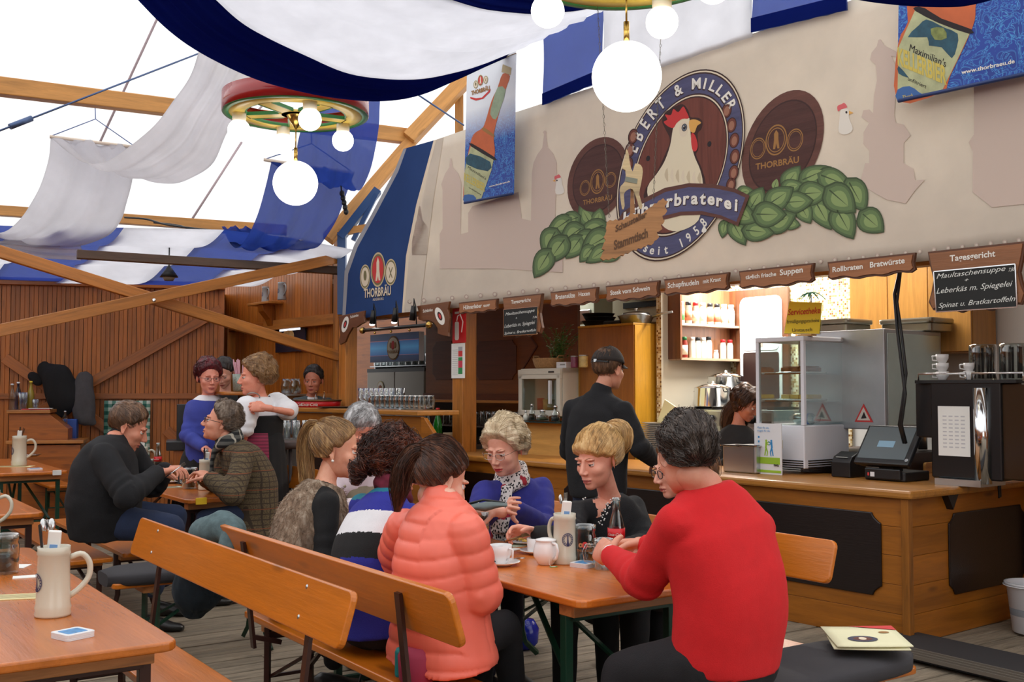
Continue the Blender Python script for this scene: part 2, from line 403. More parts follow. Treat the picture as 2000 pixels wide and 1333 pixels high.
# blue steel bracket of the roof truss
mblue=plain('blue_steel',(28,66,116),0.4)
e=empty('steel_bracket',at(690,600,12.0),0,'blue painted steel truss bracket behind the banner corner','bracket')
I=e.matrix_basis.inverted()
MB().bar(at(668,615,12.0),at(668,455,12.0),0.09,0.1,(0,1,0)).build('upright',mblue,e,matrix=I)
MB().bar(at(665,465,12.0),at(738,372,12.1),0.09,0.12,(0,1,0)).build('diagonal',mblue,e,matrix=I)
MB().bar(at(690,470,12.0),at(735,380,12.05),0.05,0.05,(0,1,0)).build('strut',mblue,e,matrix=I)
MB().bar(at(662,455,12.02),at(720,445,12.02),0.08,0.08,(0,1,0)).build('crossbar',beam_m('X'),e,matrix=I)
# ================================================================ BANNER
WB=0.12
def smooth_pts(pts,n=4):
 out=[];k=len(pts)
 for i in range(k):
  p0,p1,p2,p3=(np.array(pts[(i+j-1)%k],float)for j in range(4))
  for s in range(n):
   t_=s/n;out.append(tuple(0.5*((2*p1)+(-p0+p2)*t_+(2*p0-5*p1+4*p2-p3)*t_**2+(-p0+3*p1-3*p2+p3)*t_**3)))
 return out
def dec(name,pts,layer,m,parent,smooth=0,w_=None,th=0.0003,step=0.0006):
 """flat print on a hung sheet: outline measured in the photograph, laid on the sheet"""
 w0=WB if w_ is None else w_
 if smooth:pts=smooth_pts(pts,smooth)
 y=w0-0.0015-step*layer
 P=[onp(a,b_,y)for a,b_ in pts]
 mb=MB();mb.prism([(p.x,p.z)for p in P],y,y+th)
 return mb.build(name,m,parent,matrix=parent.matrix_basis.inverted()@MW if parent.parent is None else parent.matrix_world.inverted()@MW,weld=False)
def ell(cx,cy,a,b_,sx=0,ky=0,n=40,s=1.0):
 return[(cx+s*(a*math.cos(t_)+sx*math.sin(t_)),cy-s*(b_*math.sin(t_)+ky*math.cos(t_)))for t_ in(2*math.pi*k/n for k in range(n))]
def ptext(body,p0,p1,hpx,layer,m,parent,w_=None,shear=0,bold=0.0,name='lettering',th=0.0003,center=False,space=1.0,step=0.0006,cap=True):
 """a line of text on the sheet from photo point p0 (baseline start) to p1 (baseline end)"""
 w0=WB if w_ is None else w_;y=w0-0.0015-step*layer
 a,b_=onp(*p0,y),onp(*p1,y);mid=((p0[0]+p1[0])/2,(p0[1]+p1[1])/2)
 h=(onp(mid[0],mid[1]-hpx,y)-onp(*mid,y)).z
 Vv,Fc=text_mesh(body,shear,bold,0.001,space)
 x0,x1=Vv[:,0].min(),Vv[:,0].max();d=b_-a;L=math.hypot(d.x,d.z)
 sx=L/(x1-x0);sz=h/0.7
 vs=[]
 ux,uz=d.x/L,d.z/L
 for v in Vv:
  X=(v[0]-x0)*sx;Z=v[1]*sz
  vs.append((a.x+ux*X,y+(0 if v[2]>0 else th),a.z+uz*X+Z))
 mb=MB();mb.add(vs,Fc)
 par=parent;M=(parent.matrix_basis.inverted()if parent.parent is None else parent.matrix_world.inverted())@MW
 return mb.build(name,m,par,matrix=M,weld=False)
def ctext(body,pts,hpx,layer,m,parent,w_=None,bold=0.0,shear=0,name='lettering',up=None,wscale=1.0):
 """characters one by one; pts: function t->(px,py, angle) ; placed along a curve in photo space, laid on the sheet"""
 w0=WB if w_ is None else w_;y=w0-0.0015-0.0006*layer;mb=MB()
 n=len(body)
 for i,ch in enumerate(body):
  if ch==' ':continue
  t_=(i+0.5)/n;(cx,cy,tx,ty,nx,ny)=pts(t_)
  Vv,Fc=text_mesh(ch,shear,bold,0.001)
  cxm=(Vv[:,0].min()+Vv[:,0].max())/2;s=hpx/0.7;vs=[]
  for v in Vv:
   X=(v[0]-cxm)*s*wscale;Z=v[1]*s
   px=cx+tx*X+nx*Z;py=cy+ty*X+ny*Z
   q=onp(px,py,y);vs.append((q.x,y+(0 if v[2]>0 else 0.0003),q.z))
  mb.add(vs,Fc)
 return mb.build(name,m,parent,matrix=parent.matrix_basis.inverted()@MW,weld=False)
m_ban=cloth_trans('banner_cloth',(240,230,216),0.32,folds=0.35)
m_banb=cloth_trans('banner_blue',(58,82,134),0.1,folds=0.2)
m_sil=plain('print_silhouette',(206,187,175),0.85)
m_brn=wood('print_brown_wood',(104,66,58),'X',rough=0.8,dark=0.7,knots=0.2,coat=0)
m_brn2=wood('print_dark_wood',(84,52,48),'X',rough=0.8,dark=0.7,knots=0.2,coat=0)
m_brnv=wood('print_red_wood',(112,62,52),'Z',rough=0.8,dark=0.6,knots=0.2,coat=0)
m_pb=wood('print_blue_wood',(88,88,124),'X',rough=0.8,dark=0.75,knots=0.1,coat=0)
P_=lambda n,c:plain(n,c,0.8)
m_cream=P_('print_cream',(228,214,190));m_wht=P_('print_white',(238,234,226));m_red=P_('print_red',(205,60,60));m_bk=P_('print_black',(38,30,34))
m_gold=P_('print_gold',(160,116,66));m_or=P_('print_orange',(226,170,90));m_dbrn=P_('print_dark_brown',(62,38,36))  # dark brown ink serves outlines, rings and letter edges of the print
m_g1=P_('print_green_dark',(66,82,56));m_g2=P_('print_green',(104,128,84));m_g3=P_('print_green_light',(138,160,104));m_g15=P_('print_green_mid',(86,106,72))
ban=empty('banner',MW@Vector((-3,WB,3.0)),TW,'large cream banner with rooster emblem and barrels above the service counter','banner')
BI=ban.matrix_basis.inverted()@MW
botl=[(785,611),(1100,583),(1422,551),(1588,532),(1790,512),(2060,482),(2350,452)]
topl=[(2350,-270),(2060,-152),(1650,5),(1465,67),(1300,124),(1007,219),(848,274)]
leftl=[(848,274),(815,400),(795,500),(785,611)]
# sheet with soft waves near the lower hem
def sheet(name,m,bot,top,par,w_,M,nx=60,nz=14,amp=0.002,leftf=None):
 bp=[onp(*p,w_)for p in bot];tp=[onp(*p,w_)for p in top]
 rows=[]
 for j in range(nz+1):
  f=j/nz;row=[]
  for i in range(nx+1):
   g=i/nx
   def samp(P):
    k=g*(len(P)-1);a=min(int(k),len(P)-2);return P[a].lerp(P[a+1],k-a)
   b_,t_=samp(bp),samp(tp);p=b_.lerp(t_,f)
   row.append((p.x,w_+0.004+amp*(0.5+0.5*math.sin(p.x*7+f*2)),p.z))
  rows.append(row)
 mb=MB();mb.grid(rows);return mb.build(name,m,par,matrix=M,solid=0.004)
top2=topl[::-1]
sh=sheet('sheet',m_ban,[(785,611),(1100,583),(1422,551),(1588,532),(1790,512),(2060,482),(2350,452)],top2[0:1]+top2[1:],ban,WB,BI,nx=120)
dec('sheet_edge',[(785,611),(795,500),(815,400),(848,274),(866,268),(845,400),(820,608)],0,m_ban,ban)
fl_=dec('side_flap',[(668,628),(785,611),(795,500),(815,400),(848,274),(788,291),(770,335),(725,420),(692,478),(673,530)],0,m_banb,ban)
fl_['label']='dark blue side flap with grey hem'
dec('hem',[(668,628),(674,628),(680,535),(698,484),(732,422),(778,335),(794,290),(788,291),(770,335),(725,420),(692,478),(673,530)],1,P_('grey_hem',(160,162,168)),ban)
dec('edge_piping',[(785,611),(789,611),(799,500),(819,400),(852,273),(847,274),(813,400),(793,500)],1,m_cream,ban)
Z2=lambda pts:[(600+a/2.666,b_/2.666)for a,b_ in pts]
Z3=lambda pts:[(1300+a/2.666,b_/2.666)for a,b_ in pts]
K1=lambda pts:[(1030+a/3.173,120+b_/3.173)for a,b_ in pts]
K2=lambda pts:[(1380+a/3.6025,150+b_/3.6025)for a,b_ in pts]
sil=[Z2([(545,1330),(545,1190),(570,1150),(582,1075),(590,1075),(602,1150),(632,1185),(622,1330)]),
  Z2([(690,1400),(690,1220),(705,1190),(705,990),(698,960),(718,905),(740,872),(744,825),(752,825),(758,872),(787,905),(802,950),(798,1220),(838,1210),(838,1110),(860,1075),(1100,1000),(1116,1140),(1165,1150),(1170,900),(1178,850),(1198,805),(1224,770),(1233,700),(1228,688),(1238,678),(1246,688),(1244,700),(1252,768),(1280,800),(1300,850),(1297,940),(1290,1160),(1330,1200),(1330,1420),(1000,1400)]),
  Z3([(1108,208),(1118,204),(1140,238),(1200,268),(1206,300),(1175,290),(1196,340),(1202,440),(1195,530),(1190,600),(1200,640),(1240,650),(1275,705),(1240,745),(1240,850),(1290,880),(1300,940),(1350,935),(1300,990),(1250,1060),(1150,1040),(1010,960),(1040,850),(1060,850),(1060,785),(1030,750),(1030,690),(1060,640),(1020,610),(1030,575),(1060,570),(1080,590),(1085,500),(1100,420),(1095,340),(1065,310),(1072,275),(1100,240)]),
  Z3([(1605,440),(1605,700),(1578,742),(1600,790),(1598,1000),(1700,1080),(2100,1040),(2100,330)])]
for s_ in sil:dec('tower_silhouette',s_,0,m_sil,ban)
for i,a in enumerate(np.linspace(800,1990,44)):  # eyelets along the hem
 yb=np.interp(a,[785,1100,1422,1588,1790,2060],[611,583,551,532,512,482])
 dec('eyelet',ell(a,yb-20,4.2,4.6,0,0,12),0,P_('eyelet_ring',(190,168,156)),ban)
 dec('eyelet',ell(a,yb-20,2.3,2.6,0,0,10),1,m_ban,ban)
# left barrel and right barrel
for(e_,nm)in(((1168,349,60,80,3,15),0),((1529,285,80,106,8,27),1)):
 b_=dec('barrel_print',ell(*e_),1,m_brn,ban)
 dec('barrel_edge',ell(*e_,s=0.83),2,m_dbrn,ban);dec('barrel_head',ell(*e_,s=0.80),3,m_brn2,ban)
def ring(cx,cy,a,b_,ky,layer,m,par,s0=1.0,s1=0.85,n=32,w_=None,name='ring',sx=0):
 o_=ell(cx,cy,a,b_,sx,ky,n,s0);i_=ell(cx,cy,a,b_,sx,ky,n,s1)
 y=(WB if w_ is None else w_)-0.0015-0.0006*layer;mb=MB()
 vs=[]
 for p in o_+i_:q=onp(*p,y);vs.append((q.x,y,q.z))
 mb.add(vs,[(k,(k+1)%n,n+(k+1)%n,n+k)for k in range(n)])
 return mb.build(name,m,par,matrix=(par.matrix_basis.inverted()if par.parent is None else par.matrix_world.inverted())@MW,weld=False)
def trio(cs,layer,m,par,tower=True):
 for cx,cy,a,b_ in cs:
  ring(cx,cy,a,b_,a*0.25,layer,m,par,1,0.9);ring(cx,cy,a,b_,a*0.25,layer,m,par,0.8,0.74)
 cx,cy,a,b_=cs[1]
 dec('tower_mark',[(cx-a*.3,cy+b_*.6),(cx-a*.2,cy),(cx-a*.2,cy-b_*.4),(cx,cy-b_*.65),(cx+a*.2,cy-b_*.45),(cx+a*.2,cy-b_*.05),(cx+a*.3,cy+b_*.55),(cx+a*.1,cy+b_*.55),(cx,cy+b_*.2),(cx-a*.1,cy+b_*.6)],layer,m,par)
trio([(K2([(362,505)])[0]+(15,21)),(K2([(490,445)])[0]+(21,30)),(K2([(622,445)])[0]+(16,22))],4,m_gold,ban)
ptext('THORBRÄU',K2([(345,655)])[0],K2([(650,603)])[0],12,4,m_gold,ban,bold=0.02)
trio([(K1([(357,785)])[0]+(10,15)),(K1([(435,745)])[0]+(14,24)),(K1([(515,735)])[0]+(11,15))],4,m_gold,ban)
ptext('THORBRÄU',K1([(345,890)])[0],K1([(525,855)])[0],9,4,m_gold,ban,bold=0.02)
def leaf(cx,cy,L,Wd,ang,layer,par):
 a=math.radians(ang);ux,uy=math.cos(a),-math.sin(a);vx,vy=uy,-ux
 def out(s):
  r=[]
  for k in range(9):
   t_=k/8;r.append((-0.5+t_,math.sin(math.pi*t_**0.75)**0.8*0.5))
  for k in range(7,0,-1):
   t_=k/8;r.append((-0.5+t_,-math.sin(math.pi*t_**0.75)**0.8*0.5))
  return[(cx+(x*L*ux+y*Wd*vx)*s,cy+(x*L*uy+y*Wd*vy)*s)for x,y in r]
 o=dec('hop_leaf',out(1.0),layer,m_g1,par,step=0.0003)
 dec('leaf_band',out(0.90),layer+0.5,m_g15,par,step=0.0003);dec('leaf_blade',out(0.76),layer+0.8,m_g2,par,step=0.0003);dec('leaf_heart',out(0.5),layer+1.1,m_g3,par,step=0.0003)
 dec('leaf_vein',[(cx-0.35*L*ux-0.01*L*vx,cy-0.35*L*uy-0.01*L*vy),(cx+0.3*L*ux,cy+0.3*L*uy),(cx-0.35*L*ux+0.03*L*vx,cy-0.35*L*uy+0.03*L*vy)],layer+1.4,m_g1,par,step=0.0003)
RL=[(485,755,130,80,75),(270,810,110,80,10),(600,710,180,120,55),(760,690,230,120,25),(900,730,250,140,-20),(1050,830,240,160,-60),(1160,1020,200,160,-40),(810,960,240,140,-60),(690,960,150,110,-60),(600,770,150,90,10),(750,820,210,150,5),(965,1025,240,160,-60),(940,865,250,185,-40),(120,1070,120,70,-100),(350,860,170,120,60),(600,1035,110,80,-10),(220,1095,190,110,-60),(640,880,200,135,5),(510,850,220,140,35),(520,1015,220,140,25),(360,1090,210,125,-5),(260,975,180,130,-30),(440,970,220,160,0)]
for i,(a,b_,L,Wd,an)in enumerate(RL):
 p=K2([(a,b_)])[0];leaf(p[0],p[1],L/3.1,Wd/3.0,an,5+i*0.9,ban)
LL=[(365,960,150,90,120),(440,970,120,80,80),(260,985,140,90,200),(200,1020,180,100,215),(400,1040,190,100,200),(280,1070,160,120,215),(140,1110,160,120,240),(350,1120,180,120,215),(290,1150,160,110,235),(430,1120,200,140,210),(370,1190,130,80,230),(440,1195,170,90,215),(520,1205,120,70,215),(185,1165,190,120,235),(95,1250,190,110,240)]
for i,(a,b_,L,Wd,an)in enumerate(LL):
 p=K1([(a,b_)])[0];leaf(p[0],p[1],L/2.75,Wd/2.65,an,5+i*0.9,ban)
# central oval emblem
E=(1329,323,125,181,15,50)
for s,m,l in((1.0,m_dbrn,12),(0.985,m_cream,13),(0.97,m_dbrn,14),(0.955,m_pb,15),(0.75,m_dbrn,16),(0.735,m_cream,17),(0.72,m_dbrn,18),(0.705,m_brnv,19)):
 o=dec('emblem_ring',ell(*E,n=64,s=s),l,m,ban)
dec('rooster_outline',K1([(845,400),(835,370),(850,320),(895,290),(960,265),(998,305),(1010,345),(1060,350),(1085,375),(1078,420),(1055,450),(1060,540),(1045,580),(1075,650),(1105,760),(1100,930),(800,1000),(720,830),(800,690),(860,560),(885,490),(860,430)]),20,m_dbrn,ban,3)
dec('rooster',K1([(1000,348),(960,352),(915,385),(900,430),(885,520),(850,620),(800,700),(745,780),(760,880),(830,1010),(900,1052),(980,1040),(1060,985),(1080,880),(1088,760),(1070,670),(1040,600),(1020,530),(1012,450),(1006,380)]),21,P_('print_feather',(232,220,192)),ban,3)
for k in range(7):
 a=850+k*34;dec('feather_mark',K1([(a,700+k*4),(a+18,660+k*4),(a+22,745+k*3),(a+9,730+k*3)]),22,m_cream if k%2 else P_('print_feather_shade',(206,190,160)),ban,2)
dec('comb',K1([(905,412),(870,402),(845,375),(868,360),(853,330),(890,332),(905,295),(935,315),(965,280),(985,310),(1000,352),(960,356),(925,382)]),23,m_red,ban,3)
dec('beak',K1([(1003,370),(1040,360),(1077,380),(1052,400),(1035,442),(1008,428)]),23,m_or,ban,3)
dec('wattle',K1([(1018,445),(1040,460),(1056,520),(1045,555),(1025,552),(1015,500)]),23,m_red,ban,3)
q=K1([(968,412)])[0];dec('eye_patch',ell(q[0],q[1]+2,9,16,0,2,20),22.5,m_cream,ban)
q=K1([(973,410)])[0];dec('eye',ell(q[0],q[1],5.4,7.5,0,1,20),24,m_bk,ban);dec('eye',ell(q[0],q[1],4.2,6,0,1,20),24.4,P_('print_iris',(120,130,140)),ban);dec('eye',ell(q[0],q[1],2.6,4,0,1,16),25,m_bk,ban);dec('eye',ell(q[0]-1,q[1]-2,0.9,1.2,0,0,10),26,m_wht,ban)
for a,b_ in((1128,512),(748,602)):
 q=K1([(a,b_)])[0];dec('rivet',ell(q[0],q[1],4,5.5,0,1,14),20,m_bk,ban)
for i,(a,b_)in enumerate(((1235,305),(1265,395),(1282,490),(1285,590),(1278,690),(1262,765),(655,465),(635,550),(625,640))):
 q=K1([(a,b_)])[0];dec('hop_medallion',ell(q[0],q[1],10,15,0,3,20),16,m_dbrn,ban);dec('hop_medallion',ell(q[0],q[1],8.4,13,0,3,20),17,m_brnv,ban);dec('hop_medallion',ell(q[0],q[1]+1,5.4,9,0,2,16),18,P_('print_hop',(160,112,92)),ban)
rib_o=K1([(520,1060),(590,935),(700,860),(850,785),(1000,755),(1150,760),(1290,790),(1377,832),(1305,1022),(1200,975),(1080,950),(950,955),(850,980),(720,1030),(600,1090)])
rib_i=K1([(550,1040),(605,955),(710,885),(855,810),(1000,780),(1150,785),(1280,812),(1350,845),(1295,995),(1200,955),(1080,928),(950,932),(845,958),(715,1008),(610,1060)])
dec('ribbon',rib_o,27,m_brn,ban);dec('ribbon_field',rib_i,28,m_pb,ban)
def rib_path(t_):
 # baseline through the ribbon middle, in photo space
 X=np.interp(t_,[0,1],[600,1320]);xs=[600,700,870,1000,1150,1320];ys=[1015,965,905,885,890,935]
 Y=np.interp(X,xs,ys);q=K1([(X,Y)])[0];an=math.atan2(np.interp(X+20,xs,ys)-np.interp(X-20,xs,ys),40)
 return(q[0],q[1],1,math.tan(an)*0.8-0.02,0.05,-1)
ctext('Hühnerbraterei',rib_path,23,29,m_dbrn,ban,bold=0.06,wscale=0.9,name='ribbon_lettering')
ctext('Hühnerbraterei',lambda t_:(lambda p:(p[0]-0.8,p[1]-1.0)+p[2:])(rib_path(t_)),23,30,m_wht,ban,bold=0.035,wscale=0.9,name='ribbon_lettering')
def arcp(t0,t1,s,flip=False):
 def f(t_):
  th=math.radians(t0+(t1-t0)*t_);x=E[0]+s*(E[2]*math.cos(th)+E[4]*math.sin(th));y=E[1]-s*(E[3]*math.sin(th)+E[5]*math.cos(th))
  e_=0.02*(1 if t1>t0 else-1);th2=th+e_;x2=E[0]+s*(E[2]*math.cos(th2)+E[4]*math.sin(th2));y2=E[1]-s*(E[3]*math.sin(th2)+E[5]*math.cos(th2))
  L=math.hypot(x2-x,y2-y);tx,ty=(x2-x)/L,(y2-y)/L
  nx,ny=x-E[0],y-E[1];L=math.hypot(nx,ny);nx,ny=nx/L,ny/L
  if flip:nx,ny=-nx,-ny
  return(x,y,tx,ty,nx*0.4+0.6*ty,ny*0.4-0.6*tx)
 return f
ctext('EBERT & MILLER',arcp(158,28,0.79),21,16,m_dbrn,ban,bold=0.05,wscale=0.85)
ctext('EBERT & MILLER',arcp(158,28,0.80),21,17,m_wht,ban,bold=0.025,wscale=0.85)
ctext('seit 1958',arcp(236,306,0.93,True),17,17,m_wht,ban,bold=0.02,wscale=0.8)
q=K1([(1095,1035)])[0];dec('hen_mark',[(q[0]-5,q[1]+6),(q[0]-2,q[1]-2),(q[0]+1,q[1]-7),(q[0]+3,q[1]),(q[0]+5,q[1]+5),(q[0],q[1]+9)],17,m_wht,ban,2)
# small rooster heads peeking round the silhouettes
for cx,cy,f in((1091,353,-1),(1648,220,1)):
 s=1.25 if f>0 else 0.8
 dec('small_rooster',[(cx-8*s,cy+30*s),(cx-6*s,cy+6*s),(cx-5*s,cy-4*s),(cx+2*s,cy-8*s),(cx+8*s,cy-3*s),(cx+8*s,cy+8*s),(cx+14*s,cy+26*s),(cx+4*s,cy+34*s)],1,P_('print_pale',(228,222,212)),ban,3)
 dec('small_comb',[(cx-9*s,cy-2*s),(cx-10*s,cy-10*s),(cx-4*s,cy-13*s),(cx+1*s,cy-15*s),(cx+5*s,cy-8*s),(cx-4*s,cy-5*s)],2,P_('print_pink',(216,104,108)),ban,3)
 dec('small_beak',[(cx+f*8*s,cy-3*s),(cx+f*15*s,cy+0.5*s),(cx+f*8*s,cy+3*s)],2,m_or,ban);dec('small_eye',ell(cx+f*4*s,cy-0.5*s,1.6*s,2*s,n=10),3,m_bk,ban)
# emblem on the blue flap
def brew(cs,tx,par,w_=None,lay=3,blue_bg=True):
 for k,(cx,cy,a,b_)in enumerate(cs):
  dec('medallion',ell(cx,cy,a,b_,0,a*.15,28),lay,P_('print_sand',(206,190,150)),par,w_=w_)
  dec('medallion',ell(cx,cy,a,b_,0,a*.15,28,0.9),lay+1,P_('print_olive',(120,112,76)),par,w_=w_)
  dec('medallion',ell(cx,cy,a,b_,0,a*.15,28,0.78),lay+2,m_red if k==1 else m_cream,par,w_=w_)
  if k==1:
   dec('tower_mark',[(cx-a*.34,cy+b_*.66),(cx-a*.2,cy+.1*b_),(cx-a*.2,cy-b_*.4),(cx,cy-b_*.72),(cx+a*.2,cy-b_*.45),(cx+a*.2,cy),(cx+a*.34,cy+b_*.62),(cx+a*.1,cy+b_*.62),(cx,cy+b_*.35),(cx-a*.1,cy+b_*.64)],lay+3,m_cream,par,w_=w_)
  elif k==0:
   dec('hop_mark',ell(cx,cy-b_*.1,a*.3,b_*.42,n=14),lay+3,P_('print_olive',(120,112,76)),par,w_=w_)
  else:
   for f in(-1,1):dec('tool_mark',[(cx-f*a*.35,cy-b_*.35),(cx-f*a*.25,cy-b_*.4),(cx+f*a*.3,cy+b_*.4),(cx+f*a*.2,cy+b_*.45)],lay+3,P_('print_olive',(120,112,76)),par,w_=w_)
for_flap=[(713,541,10,24),(738,527,14,34),(763,532,11.5,26)]
brew(for_flap,None,ban)
ptext('THORBRÄU',(711,583),(764,577),17,3,m_bk,ban,bold=0.05);ptext('THORBRÄU',(710.5,582),(763.5,576),17,4,m_cream,ban,bold=0.02)
ptext('AUGSBURG',(728,588),(749,586),5,4,m_cream,ban)
# ---------------------------------------------------------------- bottle posters
def poster_mat(nm,fade):
 m,t,b=nt(nm);v=coords(t,(1,1,1));v2=coords(t,(7,7,7))
 mg=t.nodes.new('ShaderNodeTexMagic');mg.turbulence_depth=3;mg.inputs['Scale'].default_value=1.6;mg.inputs['Distortion'].default_value=2.2;t.links.new(v2,mg.inputs[0])
 vo=t.nodes.new('ShaderNodeTexNoise');vo.inputs['Scale'].default_value=1.3;vo.inputs['Detail'].default_value=1;vo.inputs['Distortion'].default_value=3.5;t.links.new(v2,vo.inputs['Vector'])
 sw=ramp(t,vo.outputs['Fac'],[(0.44,s2l((30,66,160))),(0.475,s2l((70,150,214))),(0.50,s2l((34,70,168))),(0.54,s2l((32,66,160))),(0.57,s2l((80,156,218))),(0.6,s2l((28,60,150)))])
 if fade is not None:
  sx=t.nodes.new('ShaderNodeSeparateXYZ');t.links.new(v,sx.inputs[0]);mr=t.nodes.new('ShaderNodeMapRange')
  mr.inputs[1].default_value=fade[0];mr.inputs[2].default_value=fade[1];t.links.new(sx.outputs[2],mr.inputs[0])
  sw=mixc(t,sw,s2l((232,238,246)),mr.outputs[0])
 t.links.new(sw,b.inputs['Base Color']);b.inputs['Roughness'].default_value=0.6;return m
m_amber=plain('print_amber',(196,96,50),0.6,var=0.2,nscale=5);m_label=plain('print_label',(176,180,140),0.7,var=0.25,nscale=9);m_lab_b=plain('print_label_blue',(38,78,96),0.7,var=0.4,nscale=14)
m_foil=plain('print_foil',(150,170,140),0.6,var=0.3,nscale=8);m_yel=P_('print_yellow',(204,184,90))
def bottle_poster(corn,WP,label,fade,body,labelp,foil,cap_,amber_neck,band,txts):
 c=onp(*corn[3],WP);e=empty('hanging_poster',MW@Vector((c.x,WP,c.z)),TW,label,'poster')
 P=[onp(*p,WP)for p in corn]
 zt,zb=max(p.z for p in P),min(p.z for p in P)
 m=poster_mat('poster_'+str(len(MATS)),None if fade is None else(zb+(zt-zb)*fade[0]-c.z,zb+(zt-zb)*fade[1]-c.z))
 MB().prism([(p.x-c.x,p.z-c.z)for p in P],0,0.006).build('sheet',m,e)
 for k in(0,2)if fade else(2,):
  a_,b_=(P[0],P[1])if k==0 else(P[2],P[3])
  MB().tube([(a_.x-c.x-0.01,0,a_.z-c.z),(b_.x-c.x+0.01,0,b_.z-c.z)],0.012,8).build('rod',plain('poster_rod',(34,56,110),0.5)if k else chrome,e)
 if body:dec('bottle_print',body,1,m_amber,e,3,w_=WP)
 if foil:dec('foil_print',foil,2,m_foil,e,2,w_=WP)
 if cap_:dec('cap_print',cap_,3,plain('print_cap',(188,170,130),0.6),e,w_=WP)
 if labelp:dec('label_print',labelp,2,m_label,e,0,w_=WP)
 for bp,mm,l in band:dec('label_band',bp,l,mm,e,2,w_=WP)
 for(s_,p0,p1,h,mm,l,shr,bd)in txts:ptext(s_,p0,p1,h,l,mm,e,w_=WP,shear=shr,bold=bd)
 return e
PX=lambda pts:[(890+a/4.3,100+b_/4.3)for a,b_ in pts]
po=bottle_poster([(912,140),(1008,103),(1003,378),(906,397)],WB-0.12,'tall narrow poster of a beer bottle on blue, hanging over the left of the banner',(0.42,0.7),
  PX([(395,190),(455,210),(420,320),(370,500),(320,700),(330,850),(300,960),(210,1220),(75,1270),(72,1080),(110,830),(150,700),(220,650),(250,590),(300,420),(350,310)]),
  PX([(130,790),(320,905),(300,1000),(215,1240),(72,1280),(68,1060),(90,920)]),PX([(355,300),(420,325),(375,480),(335,575),(290,530),(310,430)]),PX([(395,110),(468,140),(460,200),(385,175)]),None,
  [(PX([(135,775),(325,890),(320,915),(128,800)]),m_bk,3),(PX([(120,860),(290,930),(270,1010),(90,950)]),m_lab_b,3),(PX([(70,1210),(150,1210),(170,1260),(75,1280)]),plain('print_badge',(50,96,160),0.6),4),(PX([(235,640),(320,700),(315,720),(225,665)]),m_gold,3)],
  [('Maximilian\'s',PX([(100,985)])[0],PX([(255,1085)])[0],6,m_bk,4,0.3,0.0),('KELLERBIER',PX([(72,1085)])[0],PX([(245,1180)])[0],15,m_yel,4,0,0.02),('www.thorbraeu.de',PX([(280,1145)])[0],PX([(455,1100)])[0],3.4,m_wht,2,0,0.02),
   ('THORBRÄU',PX([(130,370)])[0],PX([(285,325)])[0],8,m_gold,3,0,0.04),('unfiltriert',PX([(110,1150)])[0],PX([(215,1215)])[0],3.5,m_bk,4,0.3,0)])
brew([PX([(168,280)])[0]+(4.5,8),PX([(208,245)])[0]+(5.5,11),PX([(252,240)])[0]+(4.5,8)],None,po,w_=WB-0.12,lay=2)
dec('garland_print',PX([(120,385),(170,395),(220,390),(295,315),(285,345),(230,400),(170,415),(125,400)]),2,m_red,po,w_=WB-0.12)
PY=lambda pts:[(1740+a/6.058,b_/6.058)for a,b_ in pts]
bottle_poster([(1757,-110),(2060,-230),(2060,132),(1752,198)],WB-0.12,'wide poster of a beer bottle on blue swirls at the right end of the banner',None,
  PY([(240,-150),(960,-200),(1000,100),(960,340),(700,900),(600,1090),(75,1200),(85,520),(200,260)]),
  PY([(290,110),(560,270),(930,400),(780,720),(600,1085),(75,1205),(90,560)]),None,None,None,
  [(PY([(285,85),(400,95),(600,220),(950,345),(925,400),(560,270),(290,130)]),m_bk,3),(PY([(200,440),(330,300),(420,230),(560,290),(640,330),(790,400),(780,560),(720,690),(600,560),(450,540),(430,440)]),m_lab_b,3),(PY([(470,340),(620,330),(660,450),(520,470)]),plain('print_label_gold',(120,130,70),0.6,var=0.4,nscale=30),4),(PY([(80,1060),(220,1020),(330,1090),(370,1140),(80,1200)]),plain('print_badge',(50,96,160),0.6),3),(PY([(90,780),(200,905),(200,918),(90,870)]),m_lab_b,4)],
  [('Maximilian\'s',PY([(215,600)])[0],PY([(655,800)])[0],15,m_bk,5,0.3,0.0),('KELLERBIER',PY([(80,760)])[0],PY([(660,1000)])[0],34,m_yel,5,0,0.03),('unfiltriert',PY([(200,950)])[0],PY([(420,1050)])[0],8,m_bk,5,0.3,0.0),('www.thorbraeu.de',PY([(835,880)])[0],PY([(1465,745)])[0],8,m_wht,2,0,0.02),('Thorb',PY([(135,1180)])[0],PY([(260,1150)])[0],8,m_yel,5,0.2,0)])
